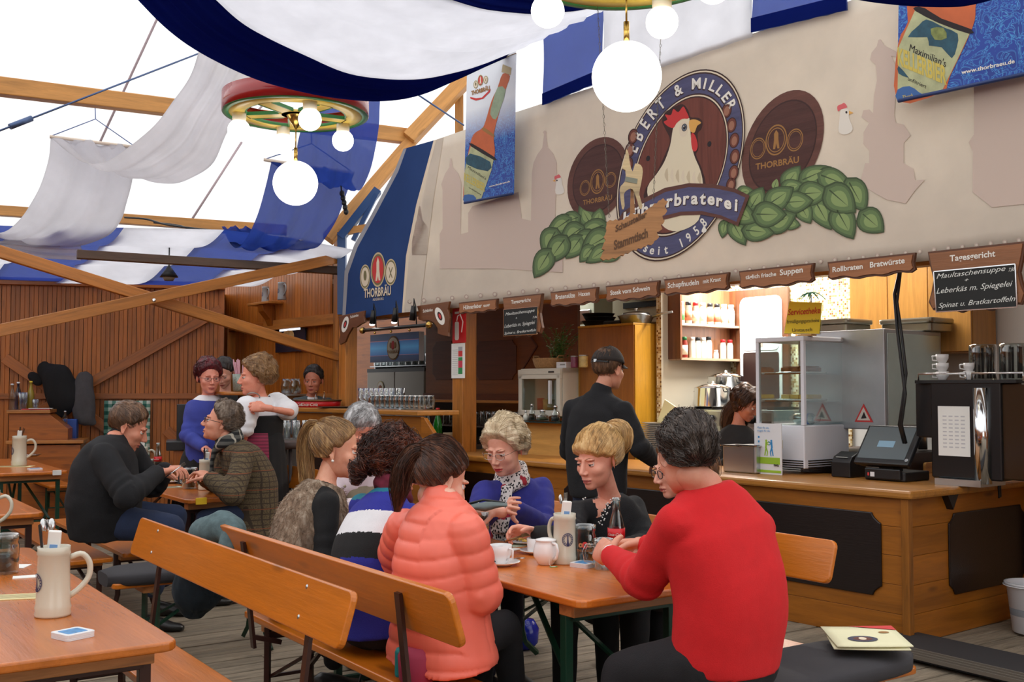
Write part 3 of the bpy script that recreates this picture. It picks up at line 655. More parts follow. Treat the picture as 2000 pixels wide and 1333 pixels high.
# ================================================================ SIGNS over the counter
m_sign=wood('sign_wood',(150,96,58),'X',rough=0.5,dark=0.85,knots=0.0,coat=0.05)
m_edge=plain('sign_edge',(92,54,32),0.5);m_chalk=plain('chalk',(222,224,220),0.9);m_board=plain('chalkboard',(26,28,28),0.7,var=0.2,nscale=5)
WS=WB-0.075
def sign(tl,tr,bl,label,lines,board=None,boardlines=(),grp='wooden menu signs along the counter'):
 p0,p1=onp(*tl,WS),onp(*tr,WS);h=p0.z-onp(*bl,WS).z
 Wd=p1.x-p0.x;zt=(p0.z+p1.z)/2;e=empty('menu_sign',MW@Vector(((p0.x+p1.x)/2,WS,zt-h)),TW,label,'sign',grp)
 def outl(k,dz=0):
  pts=[(-Wd/2+k,h-k),(Wd/2-k,h-k),(Wd/2-.03*h-k,h*.8),(Wd/2-.09*h-k,h*.55),(Wd/2-.05*h-k,h*.36),(Wd/2-k,h*.2+k)]
  n=10
  for i in range(1,2*n):
   x=Wd/2-Wd*i/(2*n);u=abs(x)/(Wd/2)
   z=h*(0.02+0.11*u+0.05*math.sin(u*math.pi*3.5+1.2));pts.append((x,z+k))
  pts+=[(-Wd/2+k,h*.2+k),(-Wd/2+.05*h+k,h*.36),(-Wd/2+.09*h+k,h*.55),(-Wd/2+.03*h+k,h*.8)]
  return pts
 MB().prism(outl(0),-0.005,0.018).build('edge',m_edge,e);MB().prism(outl(0.012),-0.012,-0.004).build('board',m_sign,e)
 for(s_,a,b_,hp)in lines:ptext(s_,a,b_,hp,0,m_wht,e,w_=WS-0.0125,bold=0.02,name='lettering')
 if board:
  P=[onp(*p,WS-0.016)for p in board];c=Vector(((p0.x+p1.x)/2,0,zt-h))
  MB().prism([(p.x-c.x,p.z-c.z)for p in P],-0.017,-0.010).build('chalkboard',m_board,e)
  fr=MB()
  for i in range(4):
   a,b_=P[i]-c,P[(i+1)%4]-c;fr.bar((a.x,-0.017,a.z),(b_.x,-0.017,b_.z),0.006,0.006)
  fr.build('chalkboard_frame',chrome,e)
  for(s_,a,b_,hp)in boardlines:ptext(s_,a,b_,hp,0,m_chalk,e,w_=WS-0.0175,shear=0.35,bold=-0.0,name='chalk_writing',space=1.0)
 return e
T=lambda s_,x0,y0,x1,y1,h:(s_,(x0,y0),(x1,y1),h)
sign((897,592),(972,583),(901,616),'small scalloped wooden sign lettered Hühnerleber sauer',[T('Hühnerleber',905,605,941,601,8),T('sauer',944,600,957,598,6)])
sign((1076,571),(1168,561),(1079,602),'scalloped wooden sign lettered Bratensülze Haxen',[T('Bratensülze',1085,585,1123,581,9),T('Haxen',1130,579,1152,577,8)])
sign((1184,559),(1288,548),(1187,592),'scalloped wooden sign lettered Steak vom Schwein',[T('Steak vom Schwein',1192,577,1269,567,9)])
sign((1298,546),(1424,532),(1300,581),'scalloped wooden sign lettered Schupfnudeln mit Kraut',[T('Schupfnudeln',1304,563,1365,556,10),T('mit Kraut',1373,554,1408,549,8)])
sign((1444,530),(1590,514),(1447,568),'scalloped wooden sign lettered täglich frische Suppen',[T('täglich frische',1456,546,1516,539,8),T('Suppen',1523,538,1568,532,11)])
sign((1617,512),(1788,494),(1620,550),'scalloped wooden sign lettered Rollbraten Bratwürste',[T('Rollbraten',1626,532,1685,525,10),T('Bratwürste',1699,523,1767,514,11)])
sign((983,582),(1060,573),(985,662),'small daily dish sign with chalkboard beside the post',[T('Tagesgericht',998,594,1037,589,7)],[(984,605),(1051,599),(1049,653),(984,657)],
  [T('Maultaschensuppe',987,617,1044,609,6),T('+',1007,624,1010,624,5),T('7,80',1040,622,1050,621,4),T('Leberkäs m. Spiegelei',985,641,1045,633,7),T('Spinat u. Bratkartoffeln',985,654,1047,647,5)])
sign((1813,492),(2003,472),(1822,615),'large daily dish sign with chalkboard at the right end',[T('Tagesgericht',1855,511,1944,501,12)],[(1824,531),(1983,516),(1987,600),(1829,610)],
  [T('Maultaschensuppe',1829,545,1964,529,10),T('+',1884,551,1892,550,7),T('7,80',1970,531,1982,529,7),T('Leberkäs m. Spiegelei',1829,574,1978,559,11),T('Spinat u. Bratkartoffeln',1833,602,1983,588,10)])
# the two tap-room signs at the bar, with oval badges
def bar_sign(pts,badge,txt,label):
 P=[onp(*p,WS)for p in pts];c=Vector((sum(p.x for p in P)/len(P),WS,min(p.z for p in P)))
 e=empty('bar_sign',MW@c,TW,label,'sign','signs over the bar')
 MB().prism([(p.x-c.x,p.z-c.z)for p in P],-0.012,0.012).build('board',wood('dark_sign_wood',(112,68,40),'X',knots=0,dark=0.85),e,bevel=0.004)
 cx,cy,a,b_,an=badge
 o=[(cx+a*math.cos(t_)*math.cos(an)-b_*math.sin(t_)*math.sin(an),cy+a*math.cos(t_)*math.sin(an)+b_*math.sin(t_)*math.cos(an))for t_ in np.linspace(0,2*math.pi,29)[:-1]]
 dec('badge',o,0,m_wht,e,w_=WS-0.0125)
 dec('badge_mark',[(cx+(x-cx)*.5,cy+(y-cy)*.5)for x,y in o],1,m_dbrn,e,w_=WS-0.0125)
 dec('badge_mark',[(cx+(x-cx)*.25,cy+(y-cy)*.3)for x,y in o],2,m_red,e,w_=WS-0.0125)
 ptext(*txt,0,m_wht,e,w_=WS-0.0125,bold=0.015)
bar_sign([(663,618),(714,607),(712,618),(715,630),(706,634),(698,640),(690,640),(681,655),(676,668),(666,674),(663,668),(666,655),(664,636)],(674,634,6,16,0.25),('Schänke',(684,622),(700,618),5),'dark wooden sign lettered Schänke at the far left end of the row')
bar_sign([(816,598),(880,589),(876,605),(880,622),(877,650),(878,658),(868,656),(856,652),(857,642),(848,630),(838,626),(828,628),(818,624),(820,612)],(859,618,8,18,-0.35),('Schänke',(826,611),(845,608),6),'dark wooden sign lettered Schänke beside the red notice')
# ================================================================ SERVICE COUNTER
m_ct=wood('counter_pine',(158,94,22),'X',rough=0.45,dark=0.65,knots=0.8,scale=0.8);m_cty=wood('counter_pine',(158,94,22),'Y',rough=0.45,dark=0.65,knots=0.8,scale=0.8)
m_top=wood('worktop_wood',(186,124,52),'X',rough=0.4,dark=0.75);m_dk=wood('dark_inset',(26,14,12),'X',rough=0.4,dark=0.8,knots=0.1)
zc=onp(1765,958,0).z
cnt_=empty('service_counter',CW,TW,'long L-shaped pine service counter with dark inset panels','counter')
nb=5;hb=(zc-0.05)/nb
for k in range(nb):
 MB().box((-2.65,0.02,hb*(k+.5)),(5.3,0.04,hb-0.002)).build('plank',m_ct,cnt_,bevel=0.0015,seg=1)
 MB().box((-0.02,0.95,hb*(k+.5)),(0.04,1.8,hb-0.002)).build('plank',m_cty,cnt_,bevel=0.0015,seg=1)
MB().box((-0.0,0.0,(zc-.05)/2),(0.05,0.05,zc-.05)).build('corner_trim',wood('counter_pine',(150,92,30),'Z'),cnt_,bevel=0.005)
MB().prism([(-5.4,-0.05),(0.06,-0.05),(0.06,1.9),(-0.75,1.9),(-0.75,0.75),(-5.4,0.75)],zc-0.05,zc,'z').build('worktop',m_top,cnt_,bevel=0.015)
MB().box((-2.7,0.7,0.43),(5.2,0.03,0.85)).build('back_board',pine_d('X'),cnt_)
def inset(P,nm,axis,d0,d1):
 mb=MB();mb.prism(P,d0,d1,axis);return mb.build(nm,m_dk,cnt_,bevel=0.006)
def notch(x0,z0,x1,z1,n=0.06):
 pts=[]
 for(cx,cz,sx,sz)in((x0,z0,1,1),(x1,z0,-1,1),(x1,z1,-1,-1),(x0,z1,1,-1)):
  q=[(cx,cz+sz*n),(cx+sx*n*.25,cz+sz*n*.9),(cx+sx*n*.75,cz+sz*n*.5),(cx+sx*n*.95,cz+sz*n*.2),(cx+sx*n,cz)]
  pts+=q if(sx*sz>0)else q[::-1]
 return pts
a,b_=onp(1722,1009,0),onp(1722,1172,0)
inset(notch(a.x-1.25,b_.z+.02,a.x,a.z+.02),'inset_panel','y',-0.014,0.0)
inset(notch(a.x-2.9,b_.z+.02,a.x-1.6,a.z+.02),'inset_panel','y',-0.014,0.0)
inset(notch(a.x-4.6,b_.z+.02,a.x-3.25,a.z+.02),'inset_panel','y',-0.014,0.0)
a,b_=onx(1850,1004,0.0),onx(1850,1165,0.0)
mb=MB();mb.prism(notch(a.y,b_.z,a.y+0.95,a.z),0.0,0.014,'x');mb.build('inset_panel',m_dk,cnt_,bevel=0.006)
# cable notch under the worktop
q=onx(1866,945,0.06);MB().prism([(q.y-.06,zc-.05),(q.y+.06,zc-.05),(q.y,zc-.14)],0.0,0.045,'x').build('cable_hole',black,cnt_)
# ================================================================ KITCHEN AND BAR (behind the counter), wall frame
def kp(x,y,z=0):return MW@Vector((x,y,z))
def kthing(name,x,y,z,label,cat,group=None):return empty(name,kp(x,y,z),TW,label,cat,group)
def XZ(px,py,w_):p=onp(px,py,w_);return p.x,p.z
# rear wall and side partition, tiled with small mosaic
def mosaic():
 m,t,b=nt('mosaic');v=coords(t,(1,1,1));s=0.019
 ck=t.nodes.new('ShaderNodeVectorMath');ck.operation='SCALE';ck.inputs['Scale'].default_value=1/s;t.links.new(v,ck.inputs[0])
 fl2=t.nodes.new('ShaderNodeVectorMath');fl2.operation='FLOOR';t.links.new(ck.outputs[0],fl2.inputs[0])
 wn=t.nodes.new('ShaderNodeTexWhiteNoise');t.links.new(fl2.outputs[0],wn.inputs['Vector'])
 col=ramp(t,wn.outputs['Value'],[(0.0,s2l((122,84,40))),(0.12,s2l((176,140,84))),(0.3,s2l((222,208,170))),(0.55,s2l((238,232,208))),(0.8,s2l((206,184,132)))])
 t.nodes[-1].color_ramp.interpolation='CONSTANT'
 for n in t.nodes:
  if n.type=='VALTORGB':n.color_ramp.interpolation='CONSTANT'
 fr=t.nodes.new('ShaderNodeVectorMath');fr.operation='FRACTION';t.links.new(ck.outputs[0],fr.inputs[0])
 sx=t.nodes.new('ShaderNodeSeparateXYZ');t.links.new(fr.outputs[0],sx.inputs[0])
 def edge(o):
  g=t.nodes.new('ShaderNodeMath');g.operation='LESS_THAN';g.inputs[1].default_value=0.12;t.links.new(o,g.inputs[0]);return g.outputs[0]
 mx=t.nodes.new('ShaderNodeMath');mx.operation='MAXIMUM';t.links.new(edge(sx.outputs[0]),mx.inputs[0]);t.links.new(edge(sx.outputs[2]),mx.inputs[1])
 mx2=t.nodes.new('ShaderNodeMath');mx2.operation='MAXIMUM';t.links.new(mx.outputs[0],mx2.inputs[0]);t.links.new(edge(sx.outputs[1]),mx2.inputs[1])
 t.links.new(mixc(t,col,s2l((206,198,180)),mx.outputs[0]),b.inputs['Base Color']);b.inputs['Roughness'].default_value=0.25;return m
mmos=mosaic()
XP=onp(1292,760,1.2).x  # the tiled partition stands at this x
YB=onx(1428,760,XP).y  # it meets the rear wall here
o=MB().box((XP-0.03,(1.2+YB)/2,1.35),(0.06,YB-1.2,2.7)).build('wall_right',mmos,matrix=MW);o['kind']='structure'
XC=onp(1660,600,YB).x
o=MB().box(((XP+XC)/2,YB+0.03,1.35),(XC-XP,0.06,2.7)).build('wall_kitchen',mmos,matrix=MW);o['kind']='structure'
o=MB().box(((XP-12)/2,2.75,1.35),(XP+12,0.06,2.7)).build('wall_bar',pine_d('X'),matrix=MW);o['kind']='structure'
o=MB().box(((XC+3)/2,YB+0.05,1.35),(3-XC,0.06,2.7)).build('wall_white',plain('white_laminate',(206,206,204),0.4),matrix=MW);o['kind']='structure'
o=MB().box((2.6,2.2,1.35),(0.05,4,2.7)).build('wall_end',pine_d('X'),matrix=MW);o['kind']='structure'
o=MB().box((-3.0,1.95,2.78),(12,3.1,0.05)).build('ceiling_kitchen',plain('kitchen_ceiling',(205,200,190),0.7),matrix=MW);o['kind']='structure'
o=MB().box((-3.0,0.30,2.32),(12.5,0.1,0.12)).build('trim_3',pine('X'),matrix=MW);o['kind']='structure'
# kitchen lamp over the stove (the tiles are brightly lit there)
def lamp(name,p,size,power,col=(1,0.95,0.88),rot=(0,0,0)):
 l=bpy.data.lights.new(name,'AREA');l.shape='RECTANGLE';l.size,l.size_y=size;l.energy=power;l.color=col
 o=bpy.data.objects.new(name,l);C.objects.link(o);o.location=p;o.rotation_euler=rot;return o
for nm,(xx,yy,L,pw_)in{'a':(XP+0.55,YB-0.5,1.0,80),'b':(-5.6,1.9,1.0,5),'c':(-1.2,1.3,1.4,16)}.items():
 e=kthing('ceiling_light',xx,yy,2.70,{'a':'bright strip light under the ceiling above the stove','b':'strip light under the ceiling above the bar shelves','c':'strip light under the ceiling above the steamer'}[nm],'lamp')
 MB().box((0,0,0.02),(L,0.12,0.05)).build('housing',white_p,e);MB().box((0,0,-0.01),(L-0.04,0.1,0.012)).build('tube',emit('lamp_tube',(255,250,240),6),e)
 l=lamp('tube_light',(0,0,-0.03),(L,0.1),pw_);l.parent=e
# window opening in the rear wall
x0,zt=XZ(1449,583,YB-0.03);x1,zb=XZ(1532,720,YB-0.03)
wd=kthing('window_1',(x0+x1)/2,YB-0.02,zb,None,None);wd['kind']='structure';Wd=x1-x0;H=zt-zb
MB().prism(rrect(-Wd/2-.06,-.5,Wd/2+.06,H+.07,.01),-0.03,0.0).build('panel',wood('window_wood',(96,58,36),'Z',coat=.2),wd)
MB().prism(rrect(-Wd/2,-0.3,Wd/2,H,.07),-0.045,-0.03).build('frame',white_p,wd,bevel=0.004)
MB().prism(rrect(-Wd/2+.03,0.17,Wd/2-.03,H-.03,.05),-0.05,-0.046).build('pane',emit('daylight_pane',(246,248,250),1.1),wd)
MB().box((0.02,-0.052,H*.6),(0.03,0.004,H*.6)).build('curtain',plain('pink_curtain',(232,196,190),0.8),wd)
MB().prism(rrect(-Wd/2+.04,-0.28,Wd/2-.03,0.15,.02),-0.05,-0.046).build('panel',plain('dark_door',(40,22,20),0.4),wd)
# spice rack on the partition
a,b_=onx(1306,575,XP),onx(1424,705,XP);y0,y1=a.y,b_.y;zz0,zz1=b_.z,onx(1306,560,XP).z
zm=onx(1360,636,XP+.1).z;dx=0.15
rk=kthing('spice_rack',XP,(y0+y1)/2,zz0,'dark wooden spice rack with two shelves on the tiled wall','shelf');D=y1-y0;Hh=zz1-zz0
mrk=wood('rack_wood',(112,66,38),'Z')
MB().box((0.01,0,Hh/2),(0.02,D,Hh)).build('back_panel',wood('rack_back',(150,104,72),'Z'),rk)
for s_ in(-1,1):MB().box((dx/2,s_*D/2,Hh/2),(dx,0.025,Hh)).build('side_panel',mrk,rk,bevel=0.002)
mshf=wood('rack_shelf',(196,168,140),'Y')
for z in(0.0,zm-zz0):MB().box((dx/2,0,z),(dx,D,0.022)).build('shelf',mshf,rk,bevel=0.002)
def jar(name,x,y,z,r,h,body,cap,label,cat='jar',group='spice jars on the rack',lab=None,fill=None,capf=0.16,tall=1.0):
 e=kthing(name,x,y,z,label,cat,group)
 MB().lathe([(r*.96,0),(r,.01),(r,h*(1-capf)-.03),(r*.75,h*(1-capf)),(r*.75,h*(1-capf)+.005)],n=14).build('body',body,e)
 MB().lathe([(r*.8,h*(1-capf)),(r*.8,h*.98),(r*.7,h)],n=12).build('cap',cap,e)
 if lab:MB().lathe([(r*1.02,h*.15),(r*1.02,h*.6)],n=14,cap=False).build('label',lab,e,solid=0.0005)
 return e
mj_w=plain('spice_white',(228,226,214),0.5,var=.1);mj_g=plain('spice_grey',(150,146,136),.3,var=.3,nscale=30);cr=plain('cap_red',(200,34,40),.4);cb=plain('cap_black',(30,30,32),.4);cw=plain('cap_white',(236,236,234),.4)
lb_r=plain('label_redgreen',(206,110,84),.6,var=.5,nscale=40);lb_g=plain('label_green',(80,150,90),.6,var=.2);lb_w=plain('label_cream',(232,230,214),.6,var=.15,nscale=40)
top_=[(mj_w,cw,lb_g),(mj_g,cb,lb_r),(mj_g,cr,lb_w),(mj_w,cw,lb_w),(mj_g,cb,lb_r),(mj_g,cb,lb_r),(mj_w,cw,lb_w),(mj_w,cw,lb_w)]
names=['white jar with green label at the left end of the upper spice shelf','black capped jar second from left on the upper spice shelf','red capped jar on the upper spice shelf','white capped pale jar right of the red capped one on the upper spice shelf','black capped jar left of its twin on the upper spice shelf','black capped jar right of its twin on the upper spice shelf','pale jar second from the right end of the upper spice shelf','pale jar at the right end of the upper spice shelf']
for i,(b1_,c1,l1)in enumerate(top_):jar('spice_jar',XP+.08,y0+.07+(D-.13)*i/7,zm+.012,.034,.2,b1_,c1,names[i],lab=l1)
bot_=[(.04,.08,mj_g,cw,None,'tiny tub at the left end of the lower spice shelf'),(.14,.19,plain('sauce_red',(130,40,30),.3),plain('cap_green',(30,110,60),.4),lb_w,'slim red sauce bottle with green cap on the lower spice shelf'),(.27,.19,mj_w,cw,None,'white bottle right of the red sauce on the lower spice shelf'),(.36,.19,mj_w,cb,None,'black capped white bottle, middle left of the lower spice shelf'),(.45,.19,mj_w,cw,None,'white capped bottle in the middle of the lower spice shelf'),(.54,.2,mj_w,cb,None,'black capped white bottle, middle right of the lower spice shelf'),(.66,.08,mj_w,cw,None,'short white tub on the lower spice shelf'),(.78,.18,mj_w,cr,None,'left red lidded white jar on the lower spice shelf'),(.9,.18,mj_w,cr,None,'right red lidded white jar on the lower spice shelf')]
for t_,h,b1_,c1,l1,nm in bot_:jar('spice_jar',XP+.08,y0+D*t_,zz0+.012,.03 if h>.1 else .026,h,b1_,c1,nm,lab=l1)
# big yellow-brown wooden box (hood housing)
x0,zt=XZ(1131,640,.95);x1,_=XZ(1237,635,.95);y1=onx(1291,700,x1).y
bx=kthing('wooden_cabinet',(x0+x1)/2,.95,0.85,'large yellow varnished wooden box cabinet with pans on top','cabinet')
myel=wood('varnished_yellow',(190,138,34),'Z',dark=.8,knots=.15);mbr2=wood('varnished_brown',(158,98,34),'Z',dark=.75,knots=.15)
Wd=x1-x0;Hc=zt-.85
MB().box((0,.01,Hc/2),(Wd,.02,Hc)).build('front_panel',mbr2,bx,bevel=.002);MB().box((Wd/2,(y1-.95)/2+.01,Hc/2),(.02,y1-.95,Hc)).build('side_panel',myel,bx,bevel=.002)
MB().box((0,(y1-.95)/2,Hc),(Wd+.02,y1-.95+.02,.02)).build('top_panel',myel,bx,bevel=.002);MB().box((-Wd/2,(y1-.95)/2,Hc/2),(.02,y1-.95,Hc)).build('side_panel',myel,bx)
XBOX0,XBOX1,ZBOX=x0,x1,zt+.01
def pan(x,y,z,r,h,m,label,hd=None,lid=None,name='frying_pan',cat='pan'):
 e=kthing(name,x,y,z,label,cat)
 MB().lathe([(r*.75,0),(r*.8,.004),(r,h),(r*1.03,h+.003),(r*.97,h),(r*.76,.008),(0,.008)],n=28).build('bowl',m,e)
 if hd is not None:MB().tube([(r*math.cos(hd),r*math.sin(hd),h*.8),((r+.09)*math.cos(hd),(r+.09)*math.sin(hd),h*1.2),((r+.2)*math.cos(hd),(r+.2)*math.sin(hd),h*1.35)],[(.006,.012)]*3,8).build('handle',steel,e)
 if lid:MB().lathe([(r*.8,h+.004),(r*.7,h+.03),(.02,h+.045),(.012,h+.06),(.02,h+.07),(0,h+.075)],n=24).build('lid',steel,e)
 return e
mpb=plain('black_iron',(26,26,28),.45)
yq=1.1
for k,(px,rr)in enumerate(((1155,.16),(1157,.15),(1154,.155))):
 x,_=XZ(px,630,yq);pan(x+.06,yq+.04,ZBOX+.035*k,rr,.05,mpb,['black pan at the bottom of the stack on the wooden cabinet','black pan in the middle of the stack on the wooden cabinet','black pan on top of the stack on the wooden cabinet'][k])
x,_=XZ(1253,630,yq);pan(x-.07,yq,ZBOX,.165,.07,steel,'steel pan with lid and long handle at the cabinet corner',hd=.3,lid=True)
x,_=XZ(1200,635,1.0);e=kthing('baking_tray',x-.04,1.1,ZBOX+.0,'flat black tray between pan stack and steel pan','tray');MB().box((0,0,.02),(.22,.2,.035)).build('tray',mpb,e,bevel=.01)
# cream appliances above and behind the cabinet
mcr=plain('cream_enamel',(222,216,190),.4)
def kbox(name,px0,px1,py0,py1,w0,dep,m,label,cat,bev=.006,parts=()):
 xa,zt=XZ(px0,py0,w0);xb,_=XZ(px1,py0,w0);_,zb=XZ((px0+px1)/2,py1,w0)
 e=kthing(name,(xa+xb)/2,w0,zb,label,cat);MB().box((0,dep/2,(zt-zb)/2),(xb-xa,dep,zt-zb)).build('body',m,e,bevel=bev);return e,xb-xa,zt-zb
e,Wd,Hc=kbox('extractor_hood',1196,1284,572,632,2.2,.45,mcr,'cream extractor hood with black vent above the pans','hood')
MB().box((.1,-.01,Hc*.55),(Wd*.75,.02,.06)).build('vent',black,e);MB().box((.16,-.03,Hc*.75),(Wd*.45,.06,.03)).build('tray',steel,e)
e,Wd,Hc=kbox('wall_unit',1112,1160,580,640,2.2,.3,plain('grey_cream',(196,200,186),.4),'narrow grey cream unit with green sticker behind the pans','cabinet')
MB().box((.05,-.004,Hc*.83),(.1,.006,.05)).build('sticker',plain('green_sticker',(60,190,90),.6),e);MB().box((.05,-.01,Hc*.35),(.22,.02,.14)).build('dispenser',steel,e,bevel=.01)
x,_=XZ(1096,700,1.8);o=MB().lathe([(.07,1.2),(.07,2.7)],(x,1.8,0),16).build('vent_pipe',plain('green_pipe',(104,128,104),.5),matrix=MW);tag(o,'pale green vertical pipe behind the potted herbs','pipe')
# panelled bar back: brown wood with dark insets, shelf lip, glasses below
x0,zt=XZ(832,640,1.7);x1,zb=XZ(1128,785,1.7)
pn=kthing('panelled_cabinet',(x0+x1)/2,1.7,zb,'brown panelled bar back with dark inset panels','cabinet');Wd=x1-x0;Hc=zt-zb+.15
MB().box((0,.02,Hc/2),(Wd,.04,Hc)).build('board',wood('bar_brown',(130,72,32),'X',dark=.8,knots=.1),pn)
mred=wood('inset_brown',(104,52,26),'X',dark=.8,knots=.1)
for(a,b_)in((845,888),(928,1008)):
 q0,q1=XZ(a,668,1.69),XZ(b_,742,1.69);cx=(x0+x1)/2
 MB().prism(notch(q0[0]-cx,q1[1]-zb,q1[0]-cx,q0[1]-zb,.07),-.012,0).build('inset_panel',mred,pn,bevel=.004)
q=XZ(1000,672,1.69);MB().prism([(q[0]-cx+.2,.35),(q[0]-cx+.45,.6),(q[0]-cx+.2,.85),(q[0]-cx+.18,.85),(q[0]-cx+.42,.6),(q[0]-cx+.18,.35)],-.01,0).build('inlay',mred,pn)
MB().box((0,-.1,-.01),(Wd,.24,.03)).build('shelf_lip',pine('X'),pn,bevel=.004);MB().box((0,-.02,.04),(Wd,.04,.08)).build('band',mred,pn)
x0,zt=XZ(832,790,1.75);x1,zb2=XZ(1018,905,1.75)
sh_=kthing('glass_shelf',(x0+x1)/2,1.9,0,'dark open shelf unit with rows of drinking glasses','shelf');W2=x1-x0
zs=[XZ(920,833,1.6)[1],XZ(920,893,1.6)[1]]
MB().box((0,.14,.6),(W2,.02,1.2)).build('back_panel',plain('shelf_dark',(52,42,36),.6),sh_)
for z in zs+[.3]:MB().box((0,-.02,z-.01),(W2,.34,.02)).build('shelf',plain('shelf_brown',(70,48,36),.5),sh_)
for s_ in(-1,1):MB().box((s_*W2/2,-.02,.6),(.03,.34,1.2)).build('side_panel',plain('shelf_brown',(70,48,36),.5),sh_)
# glasses (one mesh each kind, copied)
def glass_proto(kind):
 e=bpy.data.objects.new('drinking_glass',None)
 if kind=='tall':pr=[(.028,0),(.03,.004),(.036,.15),(.034,.15),(.028,.012),(0,.01)]
 elif kind=='mugish':pr=[(.04,0),(.043,.01),(.043,.13),(.04,.13),(.038,.015),(0,.012)]
 elif kind=='small':pr=[(.024,0),(.03,.02),(.032,.07),(.024,.09),(.026,.1),(.023,.09),(.028,.065),(.026,.02),(0,.01)]
 return pr
GM={}
ORD=['first','second','third','fourth','fifth','sixth','seventh','eighth','ninth','tenth','eleventh','twelfth','thirteenth','fourteenth','fifteenth','sixteenth','seventeenth','eighteenth','nineteenth','twentieth']
mglass_row=glass('row_glass',(226,230,230),.06,.5)
def place_glass(kind,x,y,z,label,group,s=1.0,name='drinking_glass',flip=False):
 if kind not in GM:
  o=MB().lathe(glass_proto(kind),n=12,cap=False).build(name,mglass_row);GM[kind]=o.data;bpy.data.objects.remove(o)
 o=bpy.data.objects.new(name,GM[kind]);C.objects.link(o)
 hh={'tall':.15,'mugish':.13,'small':.1}[kind]*s
 o.matrix_world=MW@Matrix.Translation((x,y,z+(hh if flip else 0)))@Matrix.Rotation(math.pi if flip else 0,4,'X')@Matrix.Scale(s,4)
 return tag(o,label,'glass',group)
for r,(kind,lab)in enumerate((('tall','clear upside-down glass in the row on the upper bar shelf'),('mugish','clear beer glass in the row on the lower bar shelf'))):
 z=zs[r]
 for i,px in enumerate(list(range(868,884,12))+list(range(930,1012,11))):
  for dy in(-.12,0):
   x,_=XZ(px,830,1.75);place_glass(kind,x+.02,1.88+dy,z+.001,'%s %s from left, %s row on the %s bar shelf'%(['upside-down glass','beer glass'][r],ORD[i],'front' if dy else 'back',['upper','lower'][r]),['upside-down glasses on the upper bar shelf','beer glasses on the lower bar shelf'][r],s=1.15,flip=(r==0))
# tap-room back: glass rack with light box header and a grey double fridge
x0,zt=XZ(720,722,1.9);x1,_=XZ(832,722,1.9)
fr=kthing('fridge',(x0+x1)/2,1.9,0,'grey steel two-door fridge with round beer sticker behind the bar','fridge');Wd=x1-x0
mfr=plain('fridge_grey',(128,122,114),.35,.6)
MB().box((0,.3,zt/2),(Wd,.55,zt)).build('body',plain('fridge_dark',(60,58,56),.5),fr)
for s_ in(-1,1):MB().box((s_*Wd/4,0,zt/2-.01),(Wd/2-.01,.05,zt-.06)).build('door',mfr,fr,bevel=.008)
MB().box((0,-.01,zt-.02),(Wd,.03,.05)).build('top_band',black,fr)
q=XZ(742,757,1.86);st=fr
MB().lathe([(.085,0),(.085,.003)],(q[0]-(x0+x1)/2,-.03,q[1]),28,Matrix.Rotation(math.pi/2,3,'X')).build('sticker',P_('print_sand',(206,190,150)),fr)
MB().lathe([(.07,0),(.07,.004)],(q[0]-(x0+x1)/2,-.031,q[1]),28,Matrix.Rotation(math.pi/2,3,'X')).build('sticker',m_wht,fr)
for dx_,rr in((-.03,.018),(0,.026),(.03,.018)):MB().sphere((q[0]-(x0+x1)/2+dx_,-.036,q[1]+.0),(rr*.8,.002,rr*1.3),12,8).build('sticker_mark',m_gold if rr<.02 else plain('print_redbrown',(150,70,50),.6),fr)
rk2=kthing('glass_rack',(x0+x1)/2,2.0,zt+.005,'wall rack for upside-down glasses above the grey fridge','rack');zt2=XZ(770,655,1.9)[1]-zt
MB().box((0,.3,zt2/2),(Wd,.02,zt2)).build('back_panel',plain('rack_grey',(140,140,136),.5),rk2)
MB().box((0,.1,.03),(Wd,.36,.012)).build('shelf',steel,rk2)
for s_ in(-1,1):MB().box((s_*Wd/2,.15,zt2/2),(.02,.3,zt2)).build('side_panel',steel,rk2)
for i in range(9):
 for j in range(2):place_glass('mugish',x0+.1+i*(Wd-.16)/8,1.98+j*.12,zt+.045,'beer glass %s from left, %s row in the rack above the fridge'%(ORD[i],['front','back'][j]),'glasses in the rack above the fridge',s=1.1)
p0,p1=onp(724,655,1.75),onp(818,705,1.75)
lx=kthing('light_box',(p0.x+p1.x)/2,1.75,p1.z,'dark blue beer light box with round gold badge above the fridge','sign');Wd2=p1.x-p0.x;H2=p0.z-p1.z
MB().box((0,.04,H2/2),(Wd2,.08,H2)).build('box',white_p,lx,bevel=.003)
m_,t_n,b_n=nt('lightbox_blue');vv=coords(t_n);sxx=t_n.nodes.new('ShaderNodeSeparateXYZ');t_n.links.new(vv,sxx.inputs[0])
rr_=t_n.nodes.new('ShaderNodeMapRange');rr_.inputs[1].default_value=0;rr_.inputs[2].default_value=H2;t_n.links.new(sxx.outputs[2],rr_.inputs[0])
colx=ramp(t_n,rr_.outputs[0],[(0.0,s2l((20,34,66))),(0.22,s2l((30,54,96))),(0.225,s2l((190,110,90))),(0.24,s2l((40,90,150))),(0.5,s2l((70,140,190))),(0.73,s2l((40,90,150))),(0.74,s2l((190,110,90))),(0.76,s2l((26,46,86))),(1.0,s2l((18,28,58)))])
t_n.links.new(colx,b_n.inputs['Base Color']);t_n.links.new(colx,b_n.inputs['Emission Color']);b_n.inputs['Emission Strength'].default_value=.25
MB().box((0,-.003,H2/2),(Wd2,.006,H2)).build('front',m_,lx)
for k,(r_,mm)in enumerate(((.17,m_gold),(.155,m_dbrn),(.15,m_cream))):MB().lathe([(r_*H2/.4,0),(r_*H2/.4,.003)],(0,-.008-k*.002,H2*.48),30,Matrix.Rotation(math.pi/2,3,'X')).build('badge',mm,lx)
